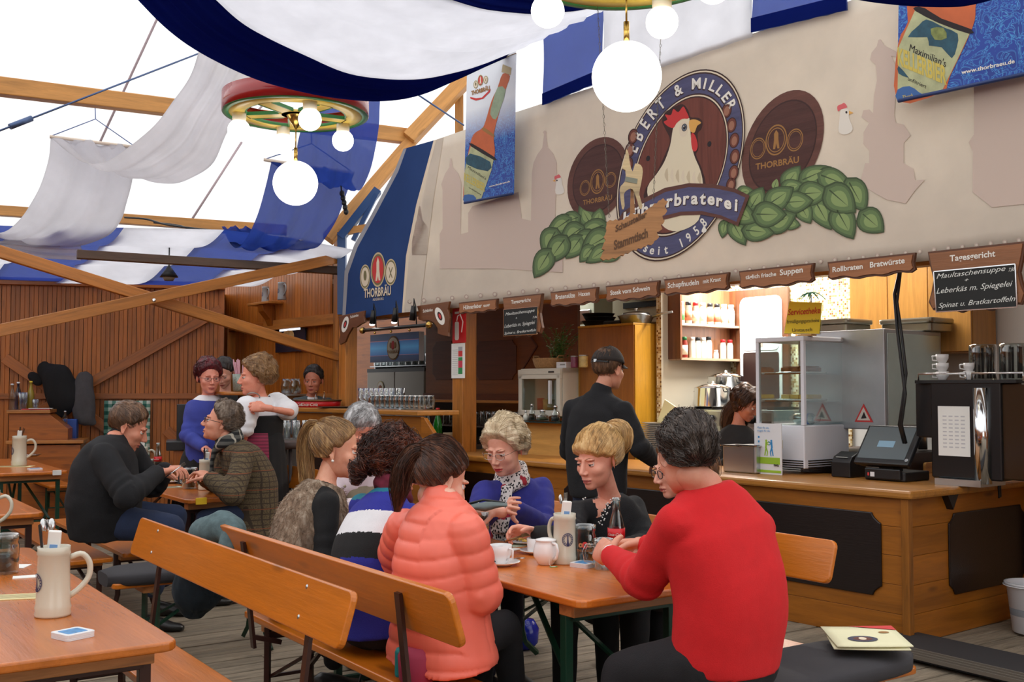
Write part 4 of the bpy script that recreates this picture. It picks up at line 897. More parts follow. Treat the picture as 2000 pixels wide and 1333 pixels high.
for dx_,rr in((-.06,.03),(0,.045),(.06,.03)):MB().sphere((dx_*H2/.4,-.017,H2*.58),(rr*H2/.4,.003,rr*1.4*H2/.4),14,8).build('badge_mark',m_gold if dx_ else m_red,lx)
V_,F_=text_mesh('THORBRÄU',0,.03,.002);mb=MB();sc_=.055*H2/.4;xm=V_[:,0].mean()
mb.add([((v[0]-V_[:,0].max()/2)*sc_,-.018-v[2]*sc_,v[1]*sc_+H2*.3)for v in V_],F_);mb.build('badge_lettering',m_gold,lx,weld=False)
# spot rail over the bar
a,b_=onp(708,646,-.0),onp(838,640,-.0)
sr=kthing('spot_rail',(a.x+b_.x)/2,0,a.z,'black rail with brass ends and small spotlights over the bar','lamp');hw=(b_.x-a.x)/2
MB().tube([(-hw,0,0),(hw,0,0)],.018,10).build('rail',black,sr)
for s_ in(-1,1):MB().sphere((s_*hw,0,0),.035,14,10).build('end_knob',brass,sr)
for i,(px,on)in enumerate(((727,1),(770,1),(805,0),(833,0))):
 x=onp(px,640,0).x-(a.x+b_.x)/2
 if px<830:
  s0=MB();s0.tube([(x+.03,0,.2),(x,0,.06)],[.026,.032],12);hd_=s0.build('spot',black,sr)
  MB().tube([(x+.03,0,.2),(x+.03,.0,.27),(x+.06,.0,.2),(x+.08,0,0)],.006,6).build('cable',black,sr)
  if on:
   MB().sphere((x-.003,0,.055),(.028,.028,.014),12,8).build('bulb',emit('spot_bulb',(255,252,246),14),sr)
for k in(-.6,-.1,.45):MB().sphere((hw*k,0,-.035),.014,8,6).build('knob',brass,sr)
# red notice and time table on the post
q=MWI@pst.matrix_basis.translation
nt_=kthing('fire_notice',*(lambda p:(p.x,p.y,p.z))(onp(897,670,q.y-.1)),'red fire extinguisher notice on the post at the bar','sign')
p0,p1=onp(883,605,q.y-.1),onp(909,670,q.y-.1);W2=p1.x-p0.x;H2=p0.z-p1.z
MB().box((0,0,H2/2),(W2,.004,H2)).build('plate',plain('notice_red',(206,30,34),.5),nt_)
MB().prism(rrect(-W2*.3,H2*.08,-W2*.02,H2*.62,.02),-.006,-.002).build('extinguisher_mark',m_wht,nt_)
MB().tube([(-W2*.16,-.004,H2*.64),(-W2*.1,-.004,H2*.78),(W2*.1,-.004,H2*.82),(W2*.3,-.004,H2*.6),(W2*.2,-.004,H2*.3)],.006,4).build('hose_mark',m_wht,nt_)
MB().box((-W2*.16,-.004,H2*.88),(W2*.3,.003,.02)).build('hose_mark',m_wht,nt_)
p0,p1=onp(882,672,q.y-.1),onp(908,739,q.y-.1);W2=p1.x-p0.x;H2=p0.z-p1.z
tt=kthing('timetable_sheet',(p0.x+p1.x)/2,q.y-.1,p1.z,'white sheet with red and green blocks below the red notice','sheet')
MB().box((0,0,H2/2),(W2,.003,H2)).build('sheet',paper,tt)
for z0_,z1_,mm in((.78,.9,plain('cell_grey',(170,170,175),.7)),(.62,.78,m_red),(.5,.6,plain('cell_green',(50,140,80),.7)),(.3,.5,plain('cell_red',(200,60,80),.7)),(.12,.3,plain('cell_green',(50,140,80),.7))):MB().box((W2*.18,-.003,H2*(z0_+z1_)/2),(W2*.3,.002,H2*(z1_-z0_))).build('cell',mm,tt)
mb=MB()
for k in range(14):mb.box((-W2*.22,-.003,H2*(.1+k*.055)),(W2*.4,.001,.003))
mb.build('text_rows',plain('text_grey',(150,150,150),.8),tt)
# ---------------------------------------------------------------- the bar with glasses (front left)
WBAR=-.45
x0,zt=XZ(580,797,WBAR);x1,zt2=XZ(822,803,WBAR);ZB=(zt+zt2)/2
br=kthing('bar_counter',(x0+x1)/2,WBAR,0,'raised pine bar counter with dark insets and sloping end','counter');Wd=x1-x0;CX=(x0+x1)/2
for k in range(5):MB().box((0,.02,(ZB-.05)*(k+.5)/5),(Wd,.04,(ZB-.05)/5-.002)).build('plank',m_ct,br)
MB().box((0,.18,ZB-.02),(Wd+.04,.46,.045)).build('top',m_top,br,bevel=.01)
MB().prism([(Wd/2,0),(Wd/2+.62,0),(Wd/2+.62,ZB-.55),(Wd/2+.05,ZB-.06),(Wd/2,ZB-.06)],0,.04).build('sloping_end',m_ct,br,bevel=.004)
for k in range(3):MB().prism(notch(-Wd/2+.1+k*.62,.35,-Wd/2+.6+k*.62,ZB-.13,.06),-.014,0).build('inset_panel',m_dk,br,bevel=.004)
# tray of glasses on the bar
_,_z=XZ(760,800,WBAR+.2)
ty=kthing('serving_tray',onp(762,800,WBAR+.22).x,WBAR+.24,ZB,'steel tray under the small stemmed glasses on the bar','tray');MB().prism(rrect(-.36,-.14,.36,.14,.02),.0,.012,'z').build('tray',steel,ty,bevel=.003)
for i in range(11):
 for j in range(2):
  x=onp(735+i*9.6,800,WBAR+.2).x;place_glass('small',x,WBAR+.16+j*.1,ZB+.014,'small stemmed glass %s from left, %s row on the bar tray'%(ORD[i],['front','back'][j]),'small glasses on the bar tray',s=1.25)
for i in range(7):
 for j in range(2):
  x=onp(706+i*9.8,800,WBAR+.35).x;place_glass('tall',x,WBAR+.36+j*.09,ZB+.004,'tall glass %s from left, %s row behind the small ones on the bar'%(ORD[i],['nearer','farther'][j]),'tall glasses on the bar',s=1.35)
def bottle(x,y,z,h,m,cap,label,lab=None,name='bottle',M=None,cat='bottle',group=None,liq=None,r=None):
 r=r or h*.125;e=kthing(name,x,y,z,label,cat,group)if M is None else M
 MB().lathe([(r*.9,0),(r,.008),(r*.97,h*.5),(r*.9,h*.6),(r*.42,h*.8),(r*.36,h*.95),(r*.42,h*.96),(r*.42,h*.985),(r*.3,h*.985)],n=18).build('body',m,e)
 if liq:MB().lathe([(r*.86,.006),(r*.9,.01),(r*.9,h*.42),(0,h*.42)],n=16).build('drink',liq,e)
 if cap:MB().lathe([(r*.46,h*.945),(r*.46,h),(0,h+.002)],n=12).build('cap',cap,e)
 if lab:MB().lathe([(r*1.02,h*.3),(r*1.02,h*.5)],n=18,cap=False).build('label',lab,e,solid=.0006)
 return e
gg=glass('green_glass',(40,150,50),.08,.3)
bx_,_=XZ(855,850,.3);zs_=XZ(855,868,.3)[1]
sd=kthing('side_shelf',XZ(850,850,.32)[0]-.05,.32,0,'low dark sideboard at the end of the bar','cabinet');MB().box((0,.12,zs_/2),(.75,.45,zs_)).build('body',plain('sideboard_dark',(48,40,34),.5),sd,bevel=.004);MB().box((0,.12,zs_-.01),(.77,.47,.02)).build('top',plain('shelf_brown',(70,48,36),.5),sd)
bottle(bx_,.3,zs_,.36,plain('green_bottle',(30,120,40),.08,spec=.8),cr,'green glass bottle with red cap at the bar end',r=.045)
bottle(XZ(836,850,.4)[0],.4,zs_,.36,plain('dark_bottle',(26,34,32),.1),chrome,'dark wine bottle left of the green bottle')
bottle(XZ(826,850,.45)[0],.5,zs_,.36,plain('black_bottle',(30,18,18),.1),cr,'dark bottle with reddish capsule behind the wine bottle')
e=kthing('paper_sack',XZ(877,870,.3)[0],.3,zs_,'beige paper roll between green bottle and post','sack');MB().lathe([(.06,0),(.065,.02),(.06,.12),(0,.12)],n=14).build('sack',plain('beige_paper',(176,156,124),.8),e)
# drinks crate box and tray
e=kthing('drinks_tray',XZ(617,795,WBAR+.2)[0],WBAR+.22,ZB,'round red drinks tray with white lettering on the bar','tray')
MB().lathe([(.24,.0),(.25,.07),(.24,.07),(.23,.01),(0,.01)],n=40).build('rim',plain('tray_red',(196,24,32),.35),e);MB().lathe([(.255,.068),(.262,.08),(.255,.085),(.24,.07)],n=40,cap=False).build('edge',plain('bronze_edge',(120,90,60),.3,.6),e)
for k,an in enumerate((-130,-90,-50)):
 Vv,Fc=text_mesh('Coca-Cola',.3,.03,.002);mb=MB();L=Vv[:,0].max();s_=.045
 mb.add([(.2475*math.cos(math.radians(an)+(v[0]-L/2)*s_/.25),.2475*math.sin(math.radians(an)+(v[0]-L/2)*s_/.25),.02+v[1]*s_)for v in Vv],Fc);mb.build('lettering',m_wht,e,weld=False,matrix=Matrix.Rotation(0,4,'Z'))
for px,nm in((614,'left small pale bottle standing in the red tray'),(630,'right small pale bottle standing in the red tray')):bottle(XZ(px,790,WBAR+.2)[0],WBAR+.22,ZB+.012,.16,clear2,brass,nm,r=.02)
e=kthing('oval_tray',XZ(655,797,WBAR+.1)[0],WBAR+.12,ZB,'dark oval serving tray between red tray and glasses','tray');MB().lathe([(.1,0),(.2,.012),(.205,.018),(.19,.014),(.1,.006),(0,.006)],n=30).build('tray',plain('tray_dark',(70,66,62),.3,.5),e)
# ---------------------------------------------------------------- small display fridge with plant basket
x0,zt=XZ(1014,722,.75);x1,_=XZ(1096,722,.75);_,zb=XZ(1050,812,.75);yb=onx(1152,740,x1).y
cf=kthing('display_fridge',(x0+x1)/2,.75,zb,'small white glass-door fridge with sauces inside','fridge');Wd=x1-x0;H2=zt-zb;dp=max(.4,yb-.75)
mfw=plain('fridge_cream',(214,210,196),.4)
MB().box((0,dp/2+.02,H2-.02),(Wd,dp,.05)).build('top',mfw,cf,bevel=.006);MB().box((0,dp/2+.02,.02),(Wd,dp,.05)).build('base',mfw,cf)
for s_ in(-1,1):MB().box((s_*(Wd/2-.012),dp/2+.02,H2/2),(.024,dp,H2)).build('side_panel',mfw,cf)
MB().box((0,dp,H2/2),(Wd,.02,H2)).build('back_panel',mfw,cf)
df=MB();
for s_ in(-1,1):df.box((s_*(Wd/2-.03),0,H2*.44),(.05,.03,H2*.85))
df.box((0,0,.025),(Wd,.03,.05));df.box((0,0,H2*.84),(Wd,.03,.05));dr=df.build('door',mfw,cf,bevel=.004)
MB().box((0,.0,H2*.44),(Wd-.1,.006,H2*.78)).build('pane',clear,dr);MB().box((Wd*.3,-.03,H2*.5),(.025,.03,.22)).build('handle',white_p,dr,bevel=.004)
MB().box((0,-.0,H2*.93),(Wd,.03,.05)).build('control_strip',mfw,cf);MB().box((Wd*.3,-.017,H2*.93),(.08,.003,.015)).build('display',black,cf)
for px,r_,h_,mm,nm in((1046,.05,.11,cr,'red tub inside the small display fridge'),(1064,.06,.1,plain('tub_yellow',(176,140,70),.5),'yellow tub inside the small display fridge')):
 x,_=XZ(px,780,.95);e=kthing('tub',x,1.0,zb+.05,nm,'tub',);MB().lathe([(r_*.9,0),(r_,h_),(0,h_+.004)],n=16).build('tub',mm,e)
ZCF=zb+H2+.007
# basket, herbs, boxes and tins on top of that fridge
def vertexpt(px,w_):return onp(px,720,w_).x
bk=kthing('wicker_basket',vertexpt(1071,.95),.95,ZCF,'shallow wicker basket holding green herbs on the small fridge','basket')
mw_=plain('wicker',(178,136,88),.7,var=.3,nscale=60,bmp=.5,bscale=120)
P=[]
for i,(r_,z)in enumerate([(.13,0),(.15,.02),(.165,.05),(.175,.08),(.18,.1)]):
 P.append([((r_+.004*math.sin(j*10))*math.cos(2*math.pi*j/48),.7*r_*math.sin(2*math.pi*j/48),z)for j in range(48)])
MB().grid(P,close=True).build('wall',mw_,bk,solid=.008);MB().lathe([(0,.004),(.13,.004)],n=24,M=Matrix.Diagonal((1,.7,1))).build('base',mw_,bk)
for s_ in(-1,1):MB().tube([(s_*.17,-.04,.09),(s_*.19,-.03,.12),(s_*.19,.03,.12),(s_*.17,.04,.09)],.008,6).build('handle',mw_,bk)
hb=kthing('potted_herbs',vertexpt(1092,1.0),1.0,ZCF+.01,'bushy green herbs growing from the wicker basket','plant')
mlf=plain('herb_leaf',(74,128,48),.6,var=.4,nscale=12);rr=random.Random(3);mb=MB();st_=MB()
for k in range(46):
 a=rr.uniform(0,6.28);ln=rr.uniform(.15,.42);sp_=rr.uniform(.15,.8);p=Vector((rr.uniform(-.08,.08),rr.uniform(-.05,.05),.04));pts=[p]
 for i in range(6):
  f=(i+1)/6;pts.append(p+Vector((math.cos(a)*sp_*ln*f**1.6,math.sin(a)*sp_*ln*.7*f**1.6,ln*(f-.25*sp_*f*f))))
 st_.tube(pts,.002,4)
 for i in range(1,7):
  for s_ in(-1,1):
   q=pts[i];d=Vector((math.cos(a+s_*1.2),math.sin(a+s_*1.2),rr.uniform(-.1,.5))).normalized()*rr.uniform(.025,.045);n_=d.cross(Vector((0,0,1))).normalized()*.011
   mb.add([q,q+d*.5+n_,q+d,q+d*.5-n_],[(0,1,2,3)])
MB().lathe([(.08,0),(.09,.05),(0,.055)],n=16).build('soil',plain('soil',(50,36,26),.9),hb)
tag(mb.build('leaves',mlf,hb,weld=False),kind='stuff');st_.build('stems',mlf,hb)
for px,w1,h1,mm,nm in((1096,.14,.055,white_p,'flat white carton beside the wicker basket'),):
 e=kthing('carton',vertexpt(px,.82),.82,ZCF,nm,'box');MB().box((0,.04,h1/2),(w1,.08,h1)).build('carton',mm,e,bevel=.002);MB().box((.02,-.001,h1*.55),(w1*.5,.001,.012)).build('print',plain('text_grey',(150,150,150),.8),e)
for px,r_,h1,mm,nm in((1122,.034,.11,plain('tin_pink',(130,60,90),.3,var=.4,nscale=30),'dark jar with pink label beside the white carton'),(1140,.042,.115,plain('tin_yellow',(206,180,110),.3,var=.3,nscale=26),'yellow tin at the right end of the small fridge top')):
 e=kthing('tin',vertexpt(px,.85),.85,ZCF,nm,'tin');MB().lathe([(r_,0),(r_,h1*.1),(r_,h1*.9),(r_*.95,h1)],n=18).build('can',mm,e);MB().lathe([(r_*1.03,h1*.9),(r_*1.03,h1),(0,h1)],n=18).build('lid',steel,e)
# plywood plinth with glass shelf below the fridge
x0,zt=XZ(1008,824,.5);x1,zb=XZ(1140,884,.5)
pl=kthing('plywood_plinth',(x0+x1)/2,.5,.9,'plywood box plinth under the small white fridge','cabinet');MB().box((0,.4,(zt-.9)/2),(x1-x0,.8,zt-.9)).build('box',wood('plywood',(200,152,84),'X',dark=.85,knots=.2),pl,bevel=.003)
zg=zt+.012;MB().box((.0,.05,zt-.9+.006),(x1-x0+.1,.3,.01)).build('glass_top',plain('smoked_glass',(40,60,62),.05),pl)
# cruets in front of the fridge
for px,r_,h_,mm,nm,lqd in((1027,.026,.07,mj_w,'small white salt shaker on the glass shelf',None),(1039,.03,.13,clear2,'oil carafe with dark oil on the glass shelf',plain('oil_dark',(60,44,16),.2)),(1060,.06,.08,clear2,'squat jar of pickles on the glass shelf',plain('pickle',(60,66,24),.5,var=.4,nscale=40)),(1085,.04,.12,clear2,'glass vinegar carafe with steel lid on the glass shelf',plain('vinegar',(30,16,10),.3))):
 x=onp(px,800,.58).x;e=kthing('cruet',x,.58,zg+.002,nm,'cruet');MB().lathe([(r_,0),(r_,h_*.6),(r_*.4,h_*.8),(r_*.45,h_)],n=16).build('body',mm,e)
 if lqd:MB().lathe([(r_*.93,.003),(r_*.93,h_*.45),(0,h_*.45)],n=16).build('filling',lqd,e)
 MB().lathe([(r_*.5,h_),(r_*.4,h_+.02),(0,h_+.025)],n=12).build('stopper',chrome,e)
# kitchen worktop (dark) just behind the counter and long grey top
o=MB().box((0,0,0),(4.0,.32,.86)).build('work_unit',plain('unit_grey',(120,112,104),.5),matrix=MW@Matrix.Translation((-3.15,.93,.43)));tag(o,'low grey kitchen unit behind the service counter','cabinet')
zw=.87;MB().box((0,0,.44),(4.04,.36,.02)).build('worktop',plain('granite_dark',(64,60,58),.3,var=.3,nscale=80),o)
# stack of plates, cartons, soup cups
xs=onp(1277,800,.95).x
for k in range(20):
 if k==0:
  o=MB().lathe([(.07,0),(.08,.004),(.13,.016),(.132,.018),(.08,.008),(0,.006)],n=24).build('plate',plain('grey_rim_plate',(190,190,186),.3));PM=o.data;bpy.data.objects.remove(o)
 o=bpy.data.objects.new('plate',PM);C.objects.link(o);o.matrix_world=MW@Matrix.Translation((xs+random.uniform(-.004,.004),.98,zw+.016+k*.0165));tag(o,'grey rimmed plate, %s from the bottom of the tall stack by the cabinet'%ORD[k],'plate','tall stack of plates')
zP=zw+.016+20*.0165
e=kthing('menu_card',xs-.02,1.09,zw+.2,'cream menu folder with red corner leaning behind the plates','menu');Mz=Matrix.Rotation(.45,4,'Y')
MB().box((0,.0,.15),(.26,.012,.34)).build('cover',P_('menu_cream',(232,222,170)),e,matrix=Mz);MB().prism([(.13,.32),(.13,.2),(.01,.32)],-.009,-.006).build('corner',m_red,e,matrix=Mz)
e=kthing('paper_carton',onp(1287,830,.75).x,.85,zw+.016,'small white and red upright carton before the plate stack','box');MB().box((0,0,.12),(.09,.06,.24)).build('carton',P_('carton_white',(226,214,200)),e,bevel=.002);MB().box((0,-.001,.03),(.092,.061,.06)).build('red_band',m_red,e)
e=kthing('can_stack',onp(1300,830,.8).x+.03,.95,zw+.016,'colourful cans stacked in a clear holder','holder')
for k in range(4):MB().lathe([(.03,0),(.032,.004),(.032,.075),(.03,.08)],(0,0,k*.082),14).build('can',plain('can_'+'abab'[k],[(60,90,150),(190,70,40)][k%2],.3,var=.4,nscale=40),e)
xs2=onp(1322,830,.9).x
for k in range(9):
 if k==0:o=MB().lathe([(.05,0),(.09,.02),(.1,.022),(.05,.006),(0,.006)],n=20).build('bowl',plain('cream_bowl',(226,214,180),.4));PM2=o.data;bpy.data.objects.remove(o)
 o=bpy.data.objects.new('bowl',PM2);C.objects.link(o);o.matrix_world=MW@Matrix.Translation((xs2,1.05,zw+.016+k*.018));tag(o,'cream bowl, %s from the bottom of the low stack left of the stove'%ORD[k],'bowl','low stack of bowls')
# stove with pots
x0,zt=XZ(1348,800,1.55)[0],onx(1380,800,XP+.45).z
sv=kthing('stove',XP+.62,YB-.75,0,'steel gas stove with knobs against the tiled wall','stove');
MB().box((0,.3,zt/2),(1.0,.7,zt)).build('body',steel,sv,bevel=.006);MB().box((0,-.06,zt-.08),(1.0,.03,.12)).build('control_panel',plain('panel_grey',(160,160,158),.3,.7),sv)
for k in range(4):MB().lathe([(.035,0),(.03,.03),(0,.03)],(-.36+k*.22,-.075,zt-.08),14,Matrix.Rotation(math.pi/2,3,'X')).build('knob',black,sv)
for k in range(5):MB().box((-.4+k*.2,.3,zt+.01),(.012,.6,.02)).build('grate',black,sv)
def pot(px,w_,r_,h_,label,z):
 x=onp(px,780,w_).x;e=kthing('cooking_pot',x,w_,z,label,'pot')
 MB().lathe([(r_*.97,0),(r_,.006),(r_,h_),(r_*1.04,h_+.004),(r_*.97,h_),(r_*.95,.02),(0,.01)],n=26).build('pot',chrome,e);MB().lathe([(r_*1.02,h_+.004),(r_*.6,h_+.03),(.015,h_+.04),(.012,h_+.06),(0,h_+.062)],n=24).build('lid',chrome,e)
 for s_ in(-1,1):MB().tube([(s_*r_,-.03,h_*.8),(s_*(r_+.035),-.02,h_*.82),(s_*(r_+.035),.02,h_*.82),(s_*r_,.03,h_*.8)],.006,6).build('handle',black,e)
pot(1392,YB-.7,.16,.16,'wide steel pot at the front of the stove',zt+.022);pot(1418,YB-.4,.16,.26,'tall steel pot at the back of the stove',zt+.022)
# wooden cabinets and steamer
x0,zt=XZ(1660,545,YB-.35);x1,_=XZ(1897,560,YB-.35);_,zb=XZ(1800,690,YB-.35)
wc=kthing('wall_cabinet',(x0+x1)/2,YB-.35,zb,'light wooden wall cabinets above the steamer','cabinet');Wd=x1-x0;H2=max(zt-zb,2.6-zb)
MB().box((0,.18,H2/2),(Wd,.33,H2)).build('carcass',wood('cabinet_oak',(196,142,70),'Z',dark=.85,knots=.1),wc)
for k in range(3):MB().box((-Wd/2+Wd*(k+.5)/3,-.0,H2/2),(Wd/3-.008,.02,H2-.01)).build('door',wood('cabinet_oak',(196,142,70),'Z',dark=.85,knots=.1),wc,bevel=.002)
x1,zt=XZ(1727,642,.95);x0,zb=XZ(1565,835,.95);y1=onx(1839,700,x1).y
stm=kthing('steamer',(x0+x1)/2,.95,zb,'large brushed steel combi steamer with a warning triangle','oven');Wd=x1-x0;H2=zt-zb;dp=y1-.95
MB().box((0,dp/2,H2/2),(Wd,dp,H2)).build('body',plain('steamer_steel',(176,180,186),.38,.9,var=.12,nscale=3),stm,bevel=.008)
MB().box((Wd/2+.003,dp/2,H2/2),(.006,dp-.06,H2-.06)).build('door',plain('door_steel',(190,206,204),.3,.8,var=.1,nscale=2),stm,bevel=.003)
q=XZ(1686,825,.94);mb=MB();cx=(x0+x1)/2
tri=[(q[0]-cx-.075,q[1]-zb-.0),(q[0]-cx+.075,q[1]-zb-.0),(q[0]-cx,q[1]-zb+.13)]
MB().prism(tri,-.004,-.001).build('warning_triangle',m_red,stm);c3=(sum(p[0]for p in tri)/3,sum(p[1]for p in tri)/3)
MB().prism([(c3[0]+(a-c3[0])*.72,c3[1]+(b_-c3[1])*.72)for a,b_ in tri],-.006,-.003).build('warning_triangle',P_('sign_pale',(214,208,200)),stm)
MB().prism([(c3[0]-.02,c3[1]-.02),(c3[0]+.025,c3[1]-.015),(c3[0]+.005,c3[1]+.03)],-.008,-.005).build('warning_mark',m_bk,stm)
for s_,t_ in((1,.15),(1,.85),(-1,.15)):MB().lathe([(.035,-.16),(.035,-.05),(.045,0)],(s_*(Wd/2-.1),dp*t_,0),12).build('foot',steel,stm)
for px,w_,d_,h_,nm in((1600,1.15,(.5,.32),.1,'wide lidded food tray on the left of the steamer top'),(1757,1.5,(.42,.3),.1,'lidded food tray on the right of the steamer top')):
 x=onp(px+30,640,w_).x;e=kthing('food_tray',x-.1 if px<1700 else x-.05,w_+.1,zb+H2,nm,'tray');MB().prism(rrect(-d_[0]/2,-d_[1]/2,d_[0]/2,d_[1]/2,.03),0,h_*.6,'z').build('tray',plain('pewter',(150,146,132),.3,.9),e,bevel=.006);MB().prism(rrect(-d_[0]/2-.015,-d_[1]/2-.015,d_[0]/2+.015,d_[1]/2+.015,.04),h_*.6,h_,'z').build('lid',plain('pewter',(150,146,132),.3,.9),e,bevel=.012)
bs=kthing('steamer_stand',(x0+x1)/2,1.0,0,'dark stand with steel box below the steamer','stand');MB().box((0,dp/2,(zb-.17)/2),(Wd+.1,dp,zb-.17)).build('stand',plain('stand_dark',(50,36,34),.5),bs,bevel=.005);MB().box((Wd*.42,-.0,zb-.26),(.3,.1,.16)).build('steel_box',steel,bs)
# hanging cables over the counter
for k,(pts,r_)in enumerate((([(1755,540),(1747,575),(1752,640),(1762,720),(1768,770),(1760,830)],.011),([(1758,540),(1752,590),(1762,660),(1770,730),(1762,790),(1756,830)],.009))):
 P=[onp(a,b_,.45)for a,b_ in pts];P+=[P[-1]+Vector((.0,.05,-.12))]
 P=[P[0]+Vector((0,.02,.12))]+P
 o=MB().tube([MW@p for p in P],r_,8).build('hanging_cable',black);tag(o,['thick black cable hanging before the steamer, left strand','thinner black cable hanging before the steamer, right strand'][k],'cable',None)
# ================================================================ THINGS ON THE COUNTER (right)
ZT=zc+0.001
def cx_(px,w_):return onp(px,760,w_).x
wsh=plain('showcase_white',(224,226,234),.35)
w0=onp(1577,928,0).y;
# distance so that the near lower corner sits on the worktop
def w_on_top(px,py,z=None):
 o=MWI@Vector((0,0,CAMZ));d=MWI.to_3x3()@ray(px,py);t_=((ZT if z is None else z)-o.z)/d.z;return o+d*t_
c=w_on_top(1572,928);xr,yf=c.x,max(c.y,.03);xl=onp(1477,760,yf).x;yr=onx(1657,760,xr).y;zt=onp(1572,656,yf).z
sc_=kthing('cake_showcase',(xl+xr)/2,yf,ZT,'tall white glass-walled refrigerated cake showcase on the counter','showcase');Wd=xr-xl;dp=yr-yf;H=zt-ZT
zb=onp(1572,832,yf).z-ZT
MB().box((0,dp/2,zb/2+.02),(Wd,dp,zb-.04)).build('base',wsh,sc_,bevel=.008)
MB().box((0,dp/2,H-.018),(Wd+.01,dp+.01,.036)).build('top',wsh,sc_,bevel=.008)
for sx_ in(-1,1):
 for y in(.012,dp-.012):MB().box((sx_*(Wd/2-.012),y,(zb+H)/2),(.028,.028,H-zb)).build('corner_post',wsh,sc_,bevel=.003)
MB().box((0,.006,(zb+H)/2),(Wd-.05,.004,H-zb-.04)).build('pane',clear,sc_);MB().box((0,dp-.006,(zb+H)/2),(Wd-.05,.004,H-zb-.04)).build('pane',clear,sc_)
for sx_ in(-1,1):MB().box((sx_*(Wd/2-.006),dp/2,(zb+H)/2),(.004,dp-.05,H-zb-.04)).build('pane',clear,sc_)
gr=MB()
for k in range(5):gr.box((Wd*.1,-.003,.03+k*.016),(Wd*.75,.006,.007));gr.box((Wd/2+.003,dp/2,.03+k*.016),(.006,dp*.85,.007))
gr.build('vent_slots',black,sc_);MB().box((-Wd*.05,-.003,zb*.6),(.09,.002,.06)).build('rating_label',plain('label_beige',(206,200,176),.7),sc_)
zsh=[onp(1572,785,yf).z-ZT,onp(1572,730,yf).z-ZT]
for z in zsh:MB().box((0,dp/2,z),(Wd-.06,dp-.06,.006)).build('shelf',clear2,sc_);MB().box((0,.035,z+.002),(Wd-.06,.006,.01)).build('shelf_edge',chrome,sc_)
for z,mm,l2,nm2,pa,ct in((zsh[0],plain('sponge',(226,190,110),.7,var=.15,nscale=30),'white rectangular plate on the lower showcase shelf','pale yellow sheet cake on the lower showcase shelf',.2,'cake'),(zsh[1],plain('crumble',(140,84,50),.8,var=.5,nscale=40,bmp=.6,bscale=80),'white rectangular plate on the upper showcase shelf','brown crumble cake pieces on the upper showcase shelf',.22,'cake')):
 e=kthing('cake_plate',(xl+xr)/2+.01,yf+dp*.45,ZT+z+.004,l2,'plate');MB().prism(rrect(-.15,-.12,.15,.12,.03),0,.012,'z').build('plate',plain('porcelain',(236,236,236),.15),e,bevel=.004)
 e=kthing('cake',(xl+xr)/2+.01,yf+dp*.45,ZT+z+.017,nm2,'cake')
 for k in range(3):MB().box((-.08+k*.08,0,.016),(.074,.17,.03)).build('slice',mm,e,bevel=.006)
 if z==zsh[1]:MB().box((0,0,.036),(.22,.14,.006)).build('crumbs',mm,e,bevel=.003)
e=kthing('glass_jar',(xl+xr)/2+.03,yf+dp*.5,ZT+zb+.04,'clear plastic jar lying on the showcase floor','jar');M_=Matrix.Rotation(math.pi/2,3,'Y')
MB().lathe([(.035,-.09),(.04,-.085),(.04,.06),(.02,.08),(.02,.1),(0,.1)],(0,0,0),20,M_).build('jar',clear2,e);MB().lathe([(.041,.02),(.041,.04)],(0,0,0),20,M_,cap=False).build('band',plain('band_blue',(90,120,180),.4),e,solid=.001);MB().lathe([(.024,.08),(.024,.11),(0,.11)],(0,0,0),16,M_).build('cap',white_p,e)
# yellow sign on the showcase with a little green palm behind
p0,p1=onp(1533,590,yf+.05),onp(1604,657,yf+.05);cxx=(p0.x+p1.x)/2
ys=kthing('yellow_sign',cxx,yf+.05,zt+.001,'yellow handwritten sign in a holder on top of the showcase','sign');zz=p0.z-zt
Q=[onp(*p,yf+.05)for p in((1541,588),(1607,590),(1602,655),(1530,653))]
MB().prism([(q.x-cxx,max(q.z-zt-.001,.004))for q in Q],.004,.010).build('holder',clear2,ys);MB().prism([((q.x-cxx)*.95,(max(q.z-zt-.001,.004)-zz/2)*.95+zz/2)for q in Q],-.002,.003).build('card',plain('card_yellow',(246,214,50),.6),ys)
MB().box((.01,.03,.006),(.12,.06,.012)).build('foot',wood('plywood',(200,152,84),'X'),ys)
mrd=plain('pen_red',(206,50,36),.7);mbk2=plain('pen_black',(40,40,40),.7)
ptext('Servicetheke',(1539,616),(1602,612),12,0,mrd,ys,w_=yf+.045,shear=.2,bold=.01);ptext('Ermäßigungsgutscheine',(1537,632),(1600,629),7,0,mbk2,ys,w_=yf+.045,shear=.1);ptext('Umtausch',(1547,649),(1586,647),7,0,mbk2,ys,w_=yf+.045)
pm_=kthing('toy_palm',cxx+.02,yf+.12,zt+.001,'little green plastic palm behind the yellow sign','ornament');ph=onp(1560,578,yf+.12).z-zt
MB().tube([(0,0,0),(.005,0,ph*.5),(-.0,0,ph)],.006,6).build('stem',white_p,pm_)
mb=MB()
for k in range(9):
 a=k*.7;mb.grid([[Vector((math.cos(a)*r_+s_*.014*math.sin(a)*(1-r_*8),math.sin(a)*r_*.6-s_*.014*math.cos(a)*(1-r_*8),ph+.02-r_*r_*4+abs(s_)*-.004))for s_ in(-1,0,1)]for r_ in(0,.03,.06,.09,.12)])
mb.build('fronds',plain('palm_green',(40,150,110),.5),pm_,solid=.002)
